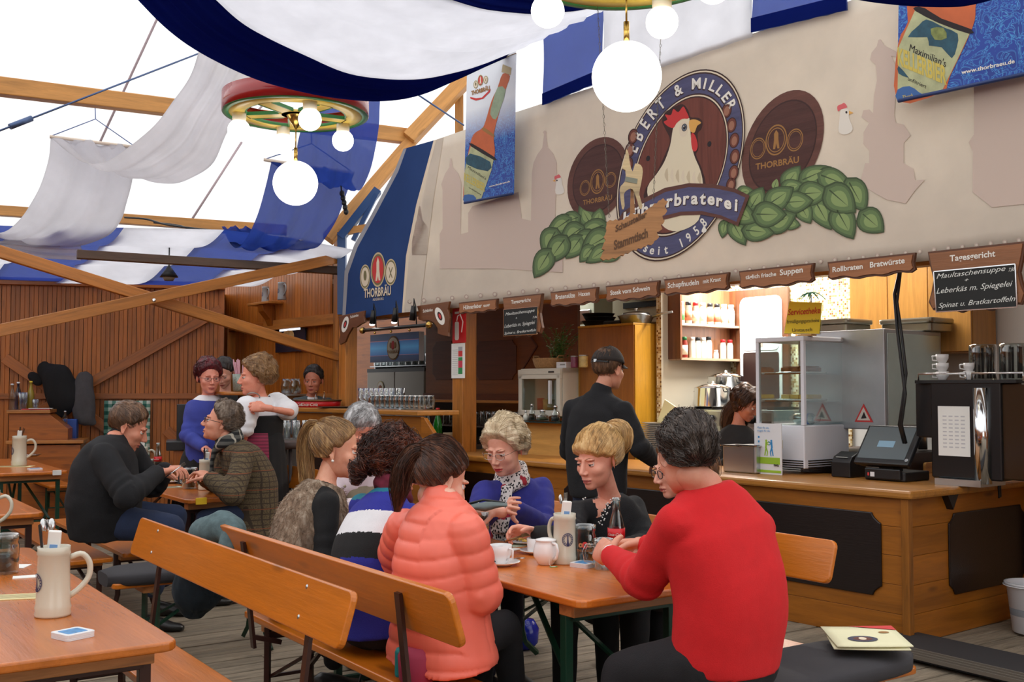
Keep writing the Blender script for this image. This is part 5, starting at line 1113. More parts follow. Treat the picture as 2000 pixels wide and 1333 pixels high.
# white leaflet stand in front of the showcase
c=w_on_top(1500,927);p0,p1=onp(1473,827,c.y),onp(1527,923,c.y)
lf=kthing('leaflet',(p0.x+p1.x)/2,c.y,ZT,'white leaflet with green and blue dancing figures against the showcase','leaflet');W2=p1.x-p0.x;H2=p0.z-ZT
MB().box((0,.004,H2/2),(W2,.008,H2)).build('card',white_p,lf);MB().box((-W2/2+.003,.012,H2/2),(.01,.02,H2)).build('stack_edge',plain('edge_blue',(40,130,180),.5),lf)
lg,lbz=plain('leaf_lime',(150,190,50),.6),plain('leaf_blue',(50,140,200),.6)
def fig(x,s_,mm):
 mb=MB();z=H2*.52
 mb.lathe([(.008,0),(.008,.002)],(x,-.001,z+.05),12,Matrix.Rotation(math.pi/2,3,'X'))
 for a,b_,t_ in(((0,.042),(s_*.004,.0),.014),((0,.03),(-s_*.026,.045),.007),((0,.03),(-s_*.024,.02),.006),((s_*.003,.0),(s_*.014,-.055),.009),((s_*.001,0),(-s_*.01,-.03),.009),((-s_*.01,-.03),(-s_*.004,-.058),.007)):mb.bar((x+a[0],-.001,z+a[1]),(x+b_[0],-.001,z+b_[1]),t_,.002,(0,1,0))
 return mb.build('figure_print',mm,lf)
fig(-.012,-1,lg);fig(.032,1,lbz)
MB().box((0.003,-.001,H2*.27),(W2*.85,.002,H2*.13)).build('print_band',lg,lf);MB().box((0.0,-.001,H2*.06),(W2*.95,.002,H2*.05)).build('print_band',lg,lf)
for k in range(3):MB().box((-W2*.33,-.001,H2*(.55+k*.09)),(.012,.002,.014)).build('print_square',lbz,lf)
ptext('Hast du sie,',(1479,837),(1502,838),4,2,lbz,lf,w_=c.y-.0045,step=.001);ptext('magst du sie.',(1479,843),(1504,844),4,2,lbz,lf,w_=c.y-.0045,step=.001);ptext('swa',(1511,911),(1521,912),6,2,mbk2,lf,w_=c.y-.0045,bold=.03,step=.001)
# steel containers left of the leaflet
for k,px in enumerate((1429,1458)):
 c=w_on_top(px,912);e=kthing('steel_container',cx_(px+12,.35),.35,ZT,['left one of two steel gastronomy containers on the counter','right one of two steel gastronomy containers, beside the leaflet'][k],'container')
 zr=onp(px,870,.3).z-ZT
 MB().prism(rrect(-.085,-.08,.085,.08,.02),.0,zr,'z').build('body',steel,e,bevel=.01);MB().prism(rrect(-.1,-.095,.1,.095,.025),zr-.006,zr+.002,'z').build('rim',chrome,e);MB().prism(rrect(-.08,-.075,.08,.075,.02),zr+.0021,zr+.003,'z').build('filling',plain('container_dark',(70,60,54),.5),e)
# cash terminal, receipt printers, wooden divider
c=w_on_top(1722,941)
ps=kthing('cash_terminal',c.x-.02,c.y+.08,ZT,'black touchscreen cash terminal near the counter corner','terminal');mk=plain('terminal_black',(26,27,30),.35)
MB().prism(rrect(-.15,-.02,.15,.28,.02),0,.06,'z').build('base',mk,ps,bevel=.008);MB().box((0,-.03,.045),(.26,.03,.07)).build('reader',mk,ps,bevel=.008)
MB().box((0,.06,.09),(.1,.12,.08)).build('stand',mk,ps)
MS=Matrix.Translation((0,.04,.225))@Matrix.Rotation(math.radians(-38),4,'X')
scn=MB().box((0,.0,0),(.40,.035,.31)).box((0,.03,-.02),(.36,.035,.25)).build('screen_housing',mk,ps,bevel=.01,matrix=MS)
m_,t_n,b_n=nt('screen');b_n.inputs['Base Color'].default_value=(.05,.06,.065,1);b_n.inputs['Roughness'].default_value=.16;b_n.inputs['Emission Color'].default_value=(.35,.42,.45,1);b_n.inputs['Emission Strength'].default_value=.12
MB().box((-.01,-.0185,.01),(.345,.002,.255)).build('screen',m_,scn);MB().box((-.01,-.0198,-.0),(.12,.001,.05)).build('dialog',emit('dialog_blue',(110,140,160),.25),scn)
MB().lathe([(.012,0),(.012,.003)],(.18,-.018,-.12),14,Matrix.Rotation(math.pi/2,3,'X')).build('power_button',steel,scn)
MB().box((-.07,-.046,.04),(.03,.002,.03)).build('sticker',white_p,ps);MB().box((-.1,-.046,.04),(.012,.002,.02)).build('sticker',m_red,ps)
def printer(x,y,label):
 e=kthing('receipt_printer',x,y,ZT,label,'printer')
 MB().prism([(-.09,0),(.1,0),(.1,.15),(.02,.17),(-.06,.14),(-.09,.1)],-.075,.075,'x').build('body',mk,e,bevel=.008);MB().box((0,-.06,.135),(.09,.03,.005)).build('label',plain('label_silver',(170,176,176),.5),e,matrix=Matrix.Rotation(.0,4,'X'))
 return e
c=w_on_top(1640,933);printer(c.x+.0,c.y+.1,'black receipt printer left of the cash terminal')
c=w_on_top(1806,925);e=kthing('wooden_divider',c.x,c.y+.1,ZT,'small wooden divider board beside the cash terminal','board');MB().prism(rrect(-.12,0,.12,onp(1806,902,c.y+.1).z-ZT,.02),-.0,.02,'x').build('board',wood('plywood',(200,152,84),'Y'),e,bevel=.002)
c=w_on_top(1845,935);p2=kthing('document_printer',c.x+.0,c.y+.14,ZT,'black printer with upright paper tray by the coffee machine','printer')
hh=onp(1850,890,c.y).z-ZT
MB().box((0,.05,hh/2),(.2,.2,hh)).build('body',mk,p2,bevel=.012)
MB().prism(rrect(-.075,.0,.075,.24,.01),-.004,.004).build('paper_tray',plain('smoked_brown',(96,76,66),.3),p2,matrix=Matrix.Translation((0.02,.08,hh-.02))@Matrix.Rotation(-.45,4,'X')@Matrix.Rotation(.25,4,'Y'))
# cords
cb_=w_on_top(1835,925);P=[MW@Vector(q)for q in((c.x-.16,c.y+.25,ZT+.1),(c.x-.18,c.y+.2,ZT+.16),(c.x-.14,c.y+.1,ZT+.08),(c.x-.08,c.y-.0,ZT+.012),(.03,c.y-.03,ZT+.008),(.066,c.y-.02,ZT-.02),(.068,c.y-.02,ZT-.1))]
for k in range(3):o=MB().tube([p+Vector((k*.011,k*.013,k*.003))for p in P],.006,6).build('power_cord',black);tag(o,['left','middle','right'][k]+' black power cord running over the counter edge into the notch','cord','cords at the counter edge')
# coffee machine, cups
c=w_on_top(1900,918);xl=onx(1812,760,-.15).y
xm0=onp(1816,760,.75).x;xm1=onp(1896,760,.75).x
cm=kthing('coffee_machine',xm0+.02,.55,ZT,'big black coffee machine with steel column and paper list','coffee machine')
zt_=onp(1850,746,.6).z-ZT;WdM=.62
MB().box((.33,.25,zt_/2+.02),(.46,.5,zt_-.04)).build('body',plain('machine_black',(22,22,24),.3),cm,bevel=.01);MB().box((.05,.25,zt_*.72),(.14,.45,zt_*.55)).build('head',plain('machine_black',(22,22,24),.3),cm,bevel=.01)
MB().lathe([(.05,.02),(.05,zt_-.04)],(.44,.0,0),16).build('steel_column',chrome,cm);MB().box((.62,.22,zt_/2+.02),(.3,.4,zt_-.06)).build('bean_door',plain('machine_brown',(52,38,26),.15),cm,bevel=.01)
MB().box((.33,.22,zt_+.0),(.66,.46,.02)).build('top',black,cm)
mb=MB()
for k in range(2):mb.tube([(.02+k*.36,.0,zt_),(.02+k*.36,.0,zt_+.05),(.34+k*.36,.0,zt_+.05),(.34+k*.36,.0,zt_)],.007,6)
mb.build('cup_rail',chrome,cm);MB().box((.26,-.006,zt_*.52),(.21,.003,.31)).build('paper_list',paper,cm);
mb=MB()
for k in range(4):
 for j in range(9):mb.box((.2+k*.04,-.008,zt_*.52-.1+j*.024),(.026,.001,.008))
mb.build('list_print',plain('text_grey2',(196,196,200),.8),cm)
MB().box((.3,.1,.02),(.3,.3,.04)).build('foot_plate',steel,cm)
porc=plain('porcelain',(236,236,236),.15)
def cup(e,r_=.04,h_=.055,hang=0,m=porc):
 MB().lathe([(r_*.55,0),(r_*.62,.004),(r_*.95,h_*.5),(r_,h_),(r_*.95,h_),(r_*.88,h_*.5),(r_*.5,.008),(0,.008)],n=22).build('bowl',m,e)
 ca,sa=math.cos(hang),math.sin(hang);MB().tube([(r_*.85*ca,r_*.85*sa,h_*.85),((r_+.022)*ca,(r_+.022)*sa,h_*.8),((r_+.022)*ca,(r_+.022)*sa,h_*.35),(r_*.7*ca,r_*.7*sa,h_*.25)],[.005]*4,8).build('handle',m,e)
for k,(dx_,dz,nm)in enumerate(((.1,0,'bottom'),(.1,.055,'middle'),(.1,.11,'top'))):
 cup(kthing('coffee_cup',xm0+.02+dx_,.7,ZT+zt_+.012+dz,'%s white cup of the stack on the coffee machine'%nm,'cup'),hang=3.4)
for k,(dx_,dz,nm)in enumerate(((.27,0,'lower'),(.27,.052,'upper'))):
 cup(kthing('coffee_cup',xm0+.02+dx_,.72,ZT+zt_+.012+dz,'%s white cup of the pair right of the cup stack'%nm,'cup'),r_=.034,hang=3.4)
hp=[('bean_hopper',.24,'left dark-striped glass bean hopper on the coffee machine'),('bean_hopper',.44,'right dark-striped glass bean hopper on the coffee machine')]
for nm,dx_,lb in hp:
 e=kthing(nm,xm0+.03+dx_,.95-.02,ZT+zt_+.012,lb,'container');mb=MB()
 for k in range(9):a=k*2*math.pi/9;mb.box((.075*math.cos(a),.075*math.sin(a),.11),(.012,.012,.2))
 mb.build('ribs',plain('hopper_dark',(40,26,22),.4),e);MB().lathe([(.083,0),(.085,.22),(.08,.23),(0,.23)],n=24).build('glass',clear2,e)
# second counter at the right edge with tap, floor ramp, bucket
c=at_z(1985,1230,0)
rc=empty('side_counter',(c.x+.55,c.y+.25,0),TW+math.radians(0),'narrow wooden counter end at the right picture edge','counter');q=at(1980,945,c.y+.15)
MB().box((0.1,.3,q.z/2),(.7,.8,q.z-.03)).build('body',wood('counter_beech',(172,124,70),'Z',knots=.1),rc);MB().box((.1,.3,q.z),(.78,.86,.035)).build('top',m_top,rc,bevel=.008)
MB().tube([(-.1,-.02,q.z),(-.1,-.02,q.z+.09),(-.08,-.0,q.z+.13),(-.04,.02,q.z+.14)],.016,10).build('tap',chrome,rc)
p0=at_z(1975,1240,0);bk_=empty('bucket',(p0.x+.14,p0.y-.0,.012),0,'white plastic bucket with grey content on the floor at right','bucket')
MB().lathe([(.115,0),(.12,.005),(.15,.27),(.155,.275),(.155,.29),(.165,.29),(.165,.305),(.15,.305),(.145,.27),(.11,.01),(0,.01)],n=36).build('pail',plain('bucket_white',(206,206,210),.4),bk_)
MB().lathe([(.1165,.002),(.137,.15)],n=36,cap=False).build('content_shade',plain('bucket_grey',(112,114,118),.5),bk_,solid=.001);MB().lathe([(.17,.285),(.168,.29)],n=36,cap=False).build('handle_ring',white_p,bk_,solid=.004)
a,b_=at_z(1740,1278,.02),at_z(2080,1360,.02);d=(b_-a).normalized();n_=Vector((-d.y,d.x,0));ra=math.atan2(d.y,d.x)
rm=empty('floor_ramp',a-d*.3,ra,'dark rubber ramp mat edged with ribbed metal before the counter','mat');L=(b_-a).length+1.2
MB().prism([(-.02,-.0),(.02,.045),(.42,.045),(.44,0)],0,L,'x').build('mat',plain('rubber_dark',(44,42,44),.7),rm)
mb=MB()
for k in range(4):mb.box((L/2,-.035+k*.018,.024+k*.008),(L,.012,.02))
mb.build('ribbed_edge',plain('ribbed_metal',(120,112,102),.5,.4),rm)
# ================================================================ CEILING CLOTHS
def drape(name,L,R,m,label,cat='drape',n=48,k=24,rip=0.02,freq=5,group=None,par=None,sag=0.0,along=False):
 """cloth between two measured edges, with folds running along its length"""
 A=[at(*p)for p in crv(L,n)];B=[at(*p)for p in crv(R,n)];rows=[]
 for i in range(n+1):
  d=A[max(i-1,0)]-A[min(i+1,n)];ac=B[i]-A[i];nn=d.cross(ac);nn=nn.normalized()if nn.length>1e-6 else Vector((0,1,0));row=[]
  for j in range(k+1):
   f=j/k;env=math.sin(math.pi*f)**.5 if 0<f<1 else 0
   w_=rip*env*(math.sin(f*freq*6.28+i*.03)+.5*math.sin(f*freq*2.3*6.28+1+i*.05));row.append(A[i].lerp(B[i],f)+nn*w_+Vector((0,0,-sag*4*f*(1-f)*ac.length)))
  rows.append(row)
 c=sum((r[k//2]for r in rows),Vector())/len(rows)
 if par is not None:return MB().grid([[p for p in r]for r in rows]).build(name,m,par,solid=.002,matrix=par.matrix_basis.inverted())
 o=MB().grid([[p-c for p in r]for r in rows]).build(name,m,solid=.002);o.location=c
 return tag(o,label,cat,group)
m_clb=cloth_trans('cloth_blue',(26,42,128),.5,alpha=1,folds=.3);m_clb2=cloth_trans('cloth_blue_thin',(70,100,186),.8,alpha=.78,folds=.3);m_clw=cloth_trans('cloth_white',(248,248,252),.85,folds=.3);m_clw2=cloth_trans('cloth_white_thin',(240,239,243),.7,alpha=.9,folds=.3)
cA=[(150,-130,7.4),(262,-8,8.0),(330,60,8.3),(400,108,8.5),(500,155,8.7),(600,182,8.8),(675,194,8.85),(742,198,8.9),(810,189,9.0),(878,161,9.2),(930,137,9.3),(977,114,9.4)]
cB=[(320,-100,7.0),(414,-8,7.4),(469,42,7.6),(525,75,7.8),(600,110,8.0),(675,142,8.2),(750,154,8.4),(825,154,8.6),(900,139,8.9),(945,125,9.1),(975,113,9.3),(1009,99,9.4)]
cC=[(740,-80,6.2),(800,-40,6.5),(850,-12,6.8),(889,2,6.9),(937,16,7.1),(975,22,7.25),(1031,27,7.4),(1065,26,7.5),(1087,24,7.6),(1120,22,7.7),(1144,18,7.9),(1200,9,8.2)]
cD=[(800,-200,6.4),(850,-160,6.5),(900,-120,6.7),(950,-100,6.8),(1000,-80,6.9),(1050,-70,7.0),(1080,-65,7.1),(1110,-60,7.2),(1140,-58,7.3),(1170,-56,7.4),(1200,-55,7.5),(1240,-60,7.6)]
sw=empty('ceiling_swag',at(700,120,8.5),0,'huge striped swag of dark blue and white cloth hanging across the ceiling','drape')
drape('blue_stripe',cA,cB,m_clb,'',par=sw,rip=.012,freq=6,n=60);drape('white_stripe',cB,cC,m_clw,'',par=sw,rip=.012,freq=5,n=60);drape('blue_stripe',cC,cD,m_clb,'',par=sw,rip=.012,n=60)
drape('ceiling_swag',[(1600,-30,5.3),(1665,-3,5.5),(1755,10,5.6),(1850,14,5.6),(1905,8,5.6),(1985,-14,5.5)],[(1600,-160,4.8),(1665,-140,5),(1755,-120,5),(1850,-120,5),(1905,-130,5),(1985,-150,5)],m_clb,'dark blue cloth swag at the upper right edge over the wide poster',rip=.01)
drape('hanging_drape',[(400,60,9.3),(390,94,9.5),(371,150,9.8),(337,199,10.0),(300,247,10.2),(240,296,10.4),(202,317,10.6),(165,318,10.9),(130,295,11.1),(99,268,11.2)],[(530,125,9.9),(506,161,10.0),(470,215,10.2),(442,262,10.4),(416,319,10.6),(375,347,10.8),(337,359,11.0),(290,352,11.3),(266,325,11.5),(264,289,11.6)],m_clw2,'upper white drape looping down from the big swag to a rod at left',rip=.03,freq=2.5)
drape('hanging_drape',[(99,268,11.2),(95,310,11.2),(80,360,11.2),(62,395,11.25),(42,425,11.3),(15,450,11.5),(-10,455,11.6),(-40,445,11.8),(-80,425,12)],[(264,289,11.6),(259,349,11.6),(247,397,11.6),(236,431,11.65),(210,461,11.7),(150,482,11.8),(95,481,12.0),(37,469,12.2),(-40,455,12.4)],m_clw2,'lower white drape falling from the rod at left, above the crossed braces',rip=.03,freq=2.2)
drape('hanging_drape',[(-40,478,11.9),(20,470,11.9),(80,474,11.9),(158,478,11.9)],[(-40,492,11.9),(20,492,11.9),(80,504,11.9),(158,509,11.9)],m_clw,'short white valance under the lower white drape at the left edge',rip=.02,freq=2)
drape('hanging_drape',[(612,160,10.3),(602,200,10.4),(590,245,10.6),(580,290,10.7),(583,330,10.8),(592,352,10.95),(575,345,11.2),(528,317,11.3)],[(746,160,10.6),(742,200,10.7),(740,245,10.9),(733,290,11.0),(722,335,11.1),(704,371,11.2),(690,362,11.5),(682,338,11.6)],m_clb2,'upper blue see-through drape behind the ring lamp',rip=.03,freq=3)
drape('hanging_drape',[(530,316,11.3),(518,368,11.35),(503,420,11.4),(484,461,11.45),(465,484,11.5),(450,476,11.8),(433,443,12.0)],[(692,338,11.6),(679,372,11.6),(660,424,11.6),(638,461,11.65),(615,485,11.7),(570,480,12.0),(500,448,12.2)],m_clb2,'lower blue drape below the large globe, left of the blue bracket',rip=.03,freq=3)
for a,b_,nm in(((97,267,11.2),(266,288,11.6),'thin white rod carrying the white drapes, with blue strings'),((515,312,11.3),(692,339,11.6),'thin rod carrying the blue drapes beside the large globe')):
 e=empty('curtain_rod',at(*a),0,nm,'rod');I=e.matrix_basis.inverted();MB().tube([at(*a),at(*b_)],.018,8).build('rod',plain('rod_cream',(222,206,190),.5),e,matrix=I)
 mid=((a[0]+b_[0])/2+5,(a[1]+b_[1])/2-45,11.4);sm=MB();sm.tube([at(*a),at(*mid),at(*b_)],.006,5);sm.tube([at(*mid),at(mid[0]-1,mid[1]-25,11.4)],.006,5);sm.build('string',plain('string_blue',(90,110,160),.6),e,matrix=I)
# flat striped cloth over the far seating
bd=[((-130,440),(-330,552)),((30,446),(-110,555)),((105,448),(-40,556)),((242,449),(100,558)),((438,453),(262,560)),((575,470),(368,562)),((690,492),(470,563))]
stc=empty('striped_ceiling_cloth',at(300,500,12.4),0,'flat blue and white striped ceiling cloth above the far left seating','drape')
for k in range(6):
 (a,b_),(c_,d_)=bd[k],bd[k+1];rows=[]
 for i in range(25):
  f=i/24;row=[];Yy=11.6+1.75*f;sg=10*abs(math.sin(f*math.pi*3))
  for j in range(9):
   g=j/8;px=(a[0]*(1-f)+b_[0]*f)*(1-g)+(c_[0]*(1-f)+d_[0]*f)*g;py=(a[1]*(1-f)+b_[1]*f)*(1-g)+(c_[1]*(1-f)+d_[1]*f)*g
   row.append(at(px,py+sg-4,Yy+g*.15))
  rows.append(row)
 MB().grid(rows).build('blue_stripe' if k%2==0 else 'white_stripe',m_clb2 if k%2==0 else m_clw,stc,solid=.002,matrix=stc.matrix_basis.inverted())
# flat blue and white flags hung above the banner
for P,mm,nm in(([(1061,70),(1178,20),(1178,158),(1061,206)],m_clb2,'square blue flag hanging above the banner beside the narrow poster'),([(1470,-60),(1656,-110),(1655,20),(1469,64)],m_clb2,'blue flag hanging at the top between emblem and wide poster'),([(1178,15),(1470,-60),(1469,72),(1178,170)],m_clw,'plain white flag hanging behind the large front globe')):
 w_=WB-.03;Q=[onp(*p,w_)for p in P];c=onp(*P[3],w_);e=kthing('hanging_flag',c.x,w_,c.z,nm,'flag');rows=[]
 for i in range(13):
  rows.append([(lambda p:(p.x-c.x,.008*math.sin(g*9+i*.4),p.z-c.z))(Q[0].lerp(Q[1],g/10).lerp(Q[3].lerp(Q[2],g/10),i/12))for g in range(11)])
 MB().grid(rows).build('cloth',mm,e,solid=.002)
 if mm is m_clb2:
  a_,b2=Q[3]-c,Q[2]-c;MB().prism([(a_.x,a_.z),(b2.x,b2.z),(b2.x,b2.z+.1),(a_.x,a_.z+.1)],-.014,-.011).build('hem',m_clb,e)
# thin steel guy wires under the roof
for a,b_,r_,nm in(((-20,263,8.5),(392,103,9.8),.009,'long steel guy wire rising to the right, upper left'),((816,185,11.5),(906,245,12.0),.01,'short dark guy wire beside the upper rafter')):
 A_,B_=at(*a),at(*b_);o=MB().tube([A_-A_,B_-A_],r_,6).build('guy_wire',plain('wire_blue',(80,100,140),.4,.5));o.location=A_;tag(o,nm,'wire')
 if nm[0]=='l':
  t_=MB();c_=A_.lerp(B_,.13)-A_;dd=(B_-A_).normalized();t_.tube([c_-dd*.1,c_+dd*.1],.025,8);t_.build('turnbuckle',plain('wire_blue',(80,100,140),.4,.5),o)
for i,(a,b_,c_)in enumerate((((243,425,12.9),(330,440,12.8),(430,452,12.7)),((300,435,12.9),(400,455,12.8),(500,450,12.9)))):
 pts=crv([a,((a[0]+b_[0])/2,(a[1]+b_[1])/2-4,12.9),b_,c_],14);P=[at(*p)for p in pts];o=MB().tube([p-P[0]for p in P],.012,6).build('beam_cable',black);o.location=P[0];tag(o,['black cable sagging along the lower pine beam, left loop','black cable sagging along the lower pine beam, right loop'][i],'cable')
P=[at(665,350,11.4),at(668,385,11.5),at(674,405,11.6)];o=MB();
for k in range(5):a=at(668+k*2,378+k*9,11.5);o.sphere(a-P[0],(.028,.02,.035),10,6)
o.tube([P[0]-P[0],P[1]-P[0],P[2]-P[0]],.008,6);o=o.build('chain_hoist',black);o.location=P[0];tag(o,'small black chain and hook beside the blue bracket','chain')
# ================================================================ LAMPS
m_rr=plain('lamp_red',(150,24,26),.25,coat=.3);m_yw=plain('lamp_yellow',(226,196,90),.4,var=.1);m_gn=plain('lamp_green',(50,120,60),.4,var=.15);m_gl=emit('lamp_globe',(255,250,240),3.2)
def chandelier(c,globes,label,rot=0):
 e=empty('ring_chandelier',c,rot,label,'lamp')
 R_,Hh=.65,.17
 MB().lathe([(R_-.02,0),(R_,.005),(R_,Hh),(R_-.02,Hh)],n=64,cap=False).build('rim',m_rr,e,solid=.004)
 MB().lathe([(R_-.06,-.004),(R_-.005,-.004),(R_-.005,.012),(R_-.06,.012),(R_-.06,-.004)],n=64,cap=False).build('green_edge',m_gn,e)
 MB().lathe([(R_-.2,-.002),(R_-.06,-.002),(R_-.06,.02),(R_-.2,.02),(R_-.2,-.002)],n=64,cap=False).build('yellow_ring',m_yw,e)
 MB().lathe([(R_-.215,0),(R_-.2,0),(R_-.2,.025),(R_-.215,.025),(R_-.215,0)],n=64,cap=False).build('green_edge',m_gn,e)
 MB().lathe([(.13,-.002),(.13,.02),(0,.02)],n=32).lathe([(.13,-.002),(0,-.002)],n=32).build('hub',m_yw,e)
 for k in range(5):
  a=k*2*math.pi/5+.5;d=Vector((math.cos(a),math.sin(a),0));n_=Vector((-d.y,d.x,0))
  mb=MB();mb.bar(d*.1+Vector((0,0,.009)),d*(R_-.19)+Vector((0,0,.009)),.13,.022);mb.build('spoke',m_yw,e)
  mb=MB()
  for s_ in(-1,1):mb.bar(d*.14+n_*s_*.07+Vector((0,0,.01)),d*(R_-.21)+n_*s_*.07+Vector((0,0,.01)),.014,.03)
  mb.build('green_edge',m_gn,e)
 for a in globes:
  x,y=.5*math.cos(math.radians(a)),.5*math.sin(math.radians(a))
  MB().lathe([(.06,-.075),(.062,0)],(x,y,0),20).build('socket',plain('socket_cream',(226,214,190),.5),e)
  MB().sphere((x,y,-.155),.1,24,16).build('globe',m_gl,e)
 MB().lathe([(.0,-.14),(.085,-.01),(.085,0)],n=24).build('cone',brass,e);MB().tube([(0,0,-.13),(0,0,-.31)],.006,8).tube([(0,0,-.3),(0,0,-.43)],.017,10).build('stem',brass,e)
 MB().sphere((0,0,-.62),.2,40,24).build('large_globe',m_gl,e)
 ch=MB()
 for k in range(3):
  a=k*2.09+.4;p=Vector((.5*math.cos(a),.5*math.sin(a),Hh));q=Vector((0,0,.75))
  for i in range(14):
   s_=p.lerp(q,(i+.5)/14);ch.tube([p.lerp(q,i/14),p.lerp(q,(i+.9)/14)],.008 if i%2 else .011,5)
 ch.tube([(0,0,.75),(0,0,1.6)],.01,6).build('chain',plain('chain_dark',(90,84,76),.4,.7),e)
 return e
c1=at(577,358,9.6);chandelier((c1.x,c1.y,c1.z+.62),(42,115,188,-65),'red and yellow ring lamp with globes below the big swag, left')
c2=at(1224,150,6.1);chandelier((c2.x,c2.y,c2.z+.62),(153,58,-20,-95,220),'ring lamp with large white globe hanging in front of the banner',.3-.3)
# regulars' table sign hanging on chains
s0=at(1240,445,6.45);sg=empty('hanging_wooden_sign',s0,0,'jagged carved wooden sign with a horse figure hanging on chains before the emblem','sign');I=sg.matrix_basis.inverted()
def spt(px,py,dy=0):return at(px,py,6.45+dy)-s0
KZ=lambda a,b_:(1030+a/3.173,120+b_/3.173)
outl=[(490,1000),(510,985),(580,985),(650,945),(700,950),(760,905),(840,850),(870,870),(850,900),(865,930),(835,960),(850,990),(825,1015),(835,1040),(800,1060),(815,1090),(780,1130),(640,1180),(560,1215),(470,1235),(450,1220),(480,1170),(460,1165),(485,1110),(472,1090),(490,1050)]
jg=[];rr=random.Random(5)
for i,p in enumerate(outl):
 q=outl[(i+1)%len(outl)];jg.append(p);n_=max(1,int(math.hypot(q[0]-p[0],q[1]-p[1])/16))
 for k in range(1,n_):f=k/n_;jg.append((p[0]+(q[0]-p[0])*f+rr.uniform(-4,4),p[1]+(q[1]-p[1])*f+(5 if k%2 else-4)))
P=[spt(*KZ(*p))for p in jg];MB().prism([(p.x,p.z)for p in P],-.012,.016).build('board',wood('carved_wood',(160,112,66),'X',rough=.6,dark=.45),sg)
m_car=plain('carved_dark',(92,62,38),.7)
for txt,a,b_,h_ in(('Schausteller',(545,1060),(738,965),40),('Stammtisch',(535,1170),(745,1090),58)):
 Vv,Fc=text_mesh(txt,0,.03,.004);x0_,x1_=Vv[:,0].min(),Vv[:,0].max();A_,B_=spt(*KZ(*a)),spt(*KZ(*b_));d=B_-A_;s_=1/(x1_-x0_);hs=h_/3.173*6.45/2100/.72
 mb=MB();mb.add([(A_.x+d.x*(v[0]-x0_)*s_,-.0145-v[2]*.3,A_.z+d.z*(v[0]-x0_)*s_+v[1]*hs)for v in Vv],Fc);mb.build('carved_lettering',m_car,sg,weld=False)
horse=[(610,550),(625,580),(632,640),(650,690),(665,640),(700,650),(712,690),(700,770),(690,830),(710,900),(695,920),(675,860),(650,800),(620,800),(595,830),(600,900),(585,920),(570,800),(585,770),(605,740),(605,680),(585,670),(595,620),(605,590)]
P=[spt(*KZ(*p))for p in smooth_pts(horse,2)];MB().prism([(p.x,p.z)for p in P],-.03,-.012).build('horse',wood('pale_carving',(190,168,128),'X',rough=.6,knots=0),sg)
P=[spt(*KZ(*p))for p in((640,770),(655,770),(665,940),(635,950))];MB().prism([(p.x,p.z)for p in P],-.012,.0).build('peg',wood('carved_wood',(160,112,66),'X'),sg)
P=[spt(*KZ(*p))for p in((605,720),(680,735),(675,765),(600,750))];MB().prism([(p.x,p.z)for p in P],-.033,-.03).build('saddle',plain('saddle_grey',(120,124,110),.6),sg)
for top,bot in(((1167,12,6.6),(1190,425,6.45)),((1291,62,6.6),(1276,392,6.45))):
 ch=MB();A_,B_=at(*top)-s0,at(*bot)-s0;n_=int((A_-B_).length/.026)
 for i in range(n_):
  p,q=A_.lerp(B_,i/n_),A_.lerp(B_,(i+1.15)/n_);o_=Vector((.0045,0,0))if i%2 else Vector((0,.0045,0))
  ch.tube([p,p+o_+(q-p)*.3,p+o_+(q-p)*.7,q,p-o_+(q-p)*.7,p-o_+(q-p)*.3,p],.0016,4,cap=False)
 ch.build('chain',plain('chain_dark',(90,84,76),.4,.7),sg)
# far lantern under the dark beam, steins on wall shelf, far poster
lp=at(330,535,12.3);e=empty('lantern',lp,0,'dark metal lantern lamp hanging over the far seating','lamp');MB().lathe([(.11,-.04),(.05,.04),(.02,.08),(.008,.1),(.008,.42)],n=8).build('shade',black,e);MB().lathe([(.05,-.08),(.075,-.04)],n=8,cap=False).build('glass',plain('lantern_glass',(150,140,126),.3),e,solid=.003)
q=sl(533,593,-.06);wsf=empty('wall_shelf',ws.matrix_basis@Vector((q.x,-.26,q.z-.01)),TW,'small wooden wall shelf carrying two grey steins','shelf');MB().box((0,.09,0),(.62,.2,.03)).build('board',pine('X'),wsf,bevel=.004)
MB().prism([(-.03,0),(-.03,-.12),(.02,-.32),(.05,-.36)][0:0]+[(.19,-.0),(.02,-.02),(.04,-.1),(.13,-.2),(.19,-.34)],-.08,.08,'x').build('bracket',pine_d('Z'),wsf,bevel=.004)
m_st=plain('stoneware',(206,200,182),.25,coat=.3,var=.04);m_stg=plain('stoneware_grey',(150,150,152),.3,var=.1,nscale=20);m_seal=plain('seal_blue',(40,46,90),.5)
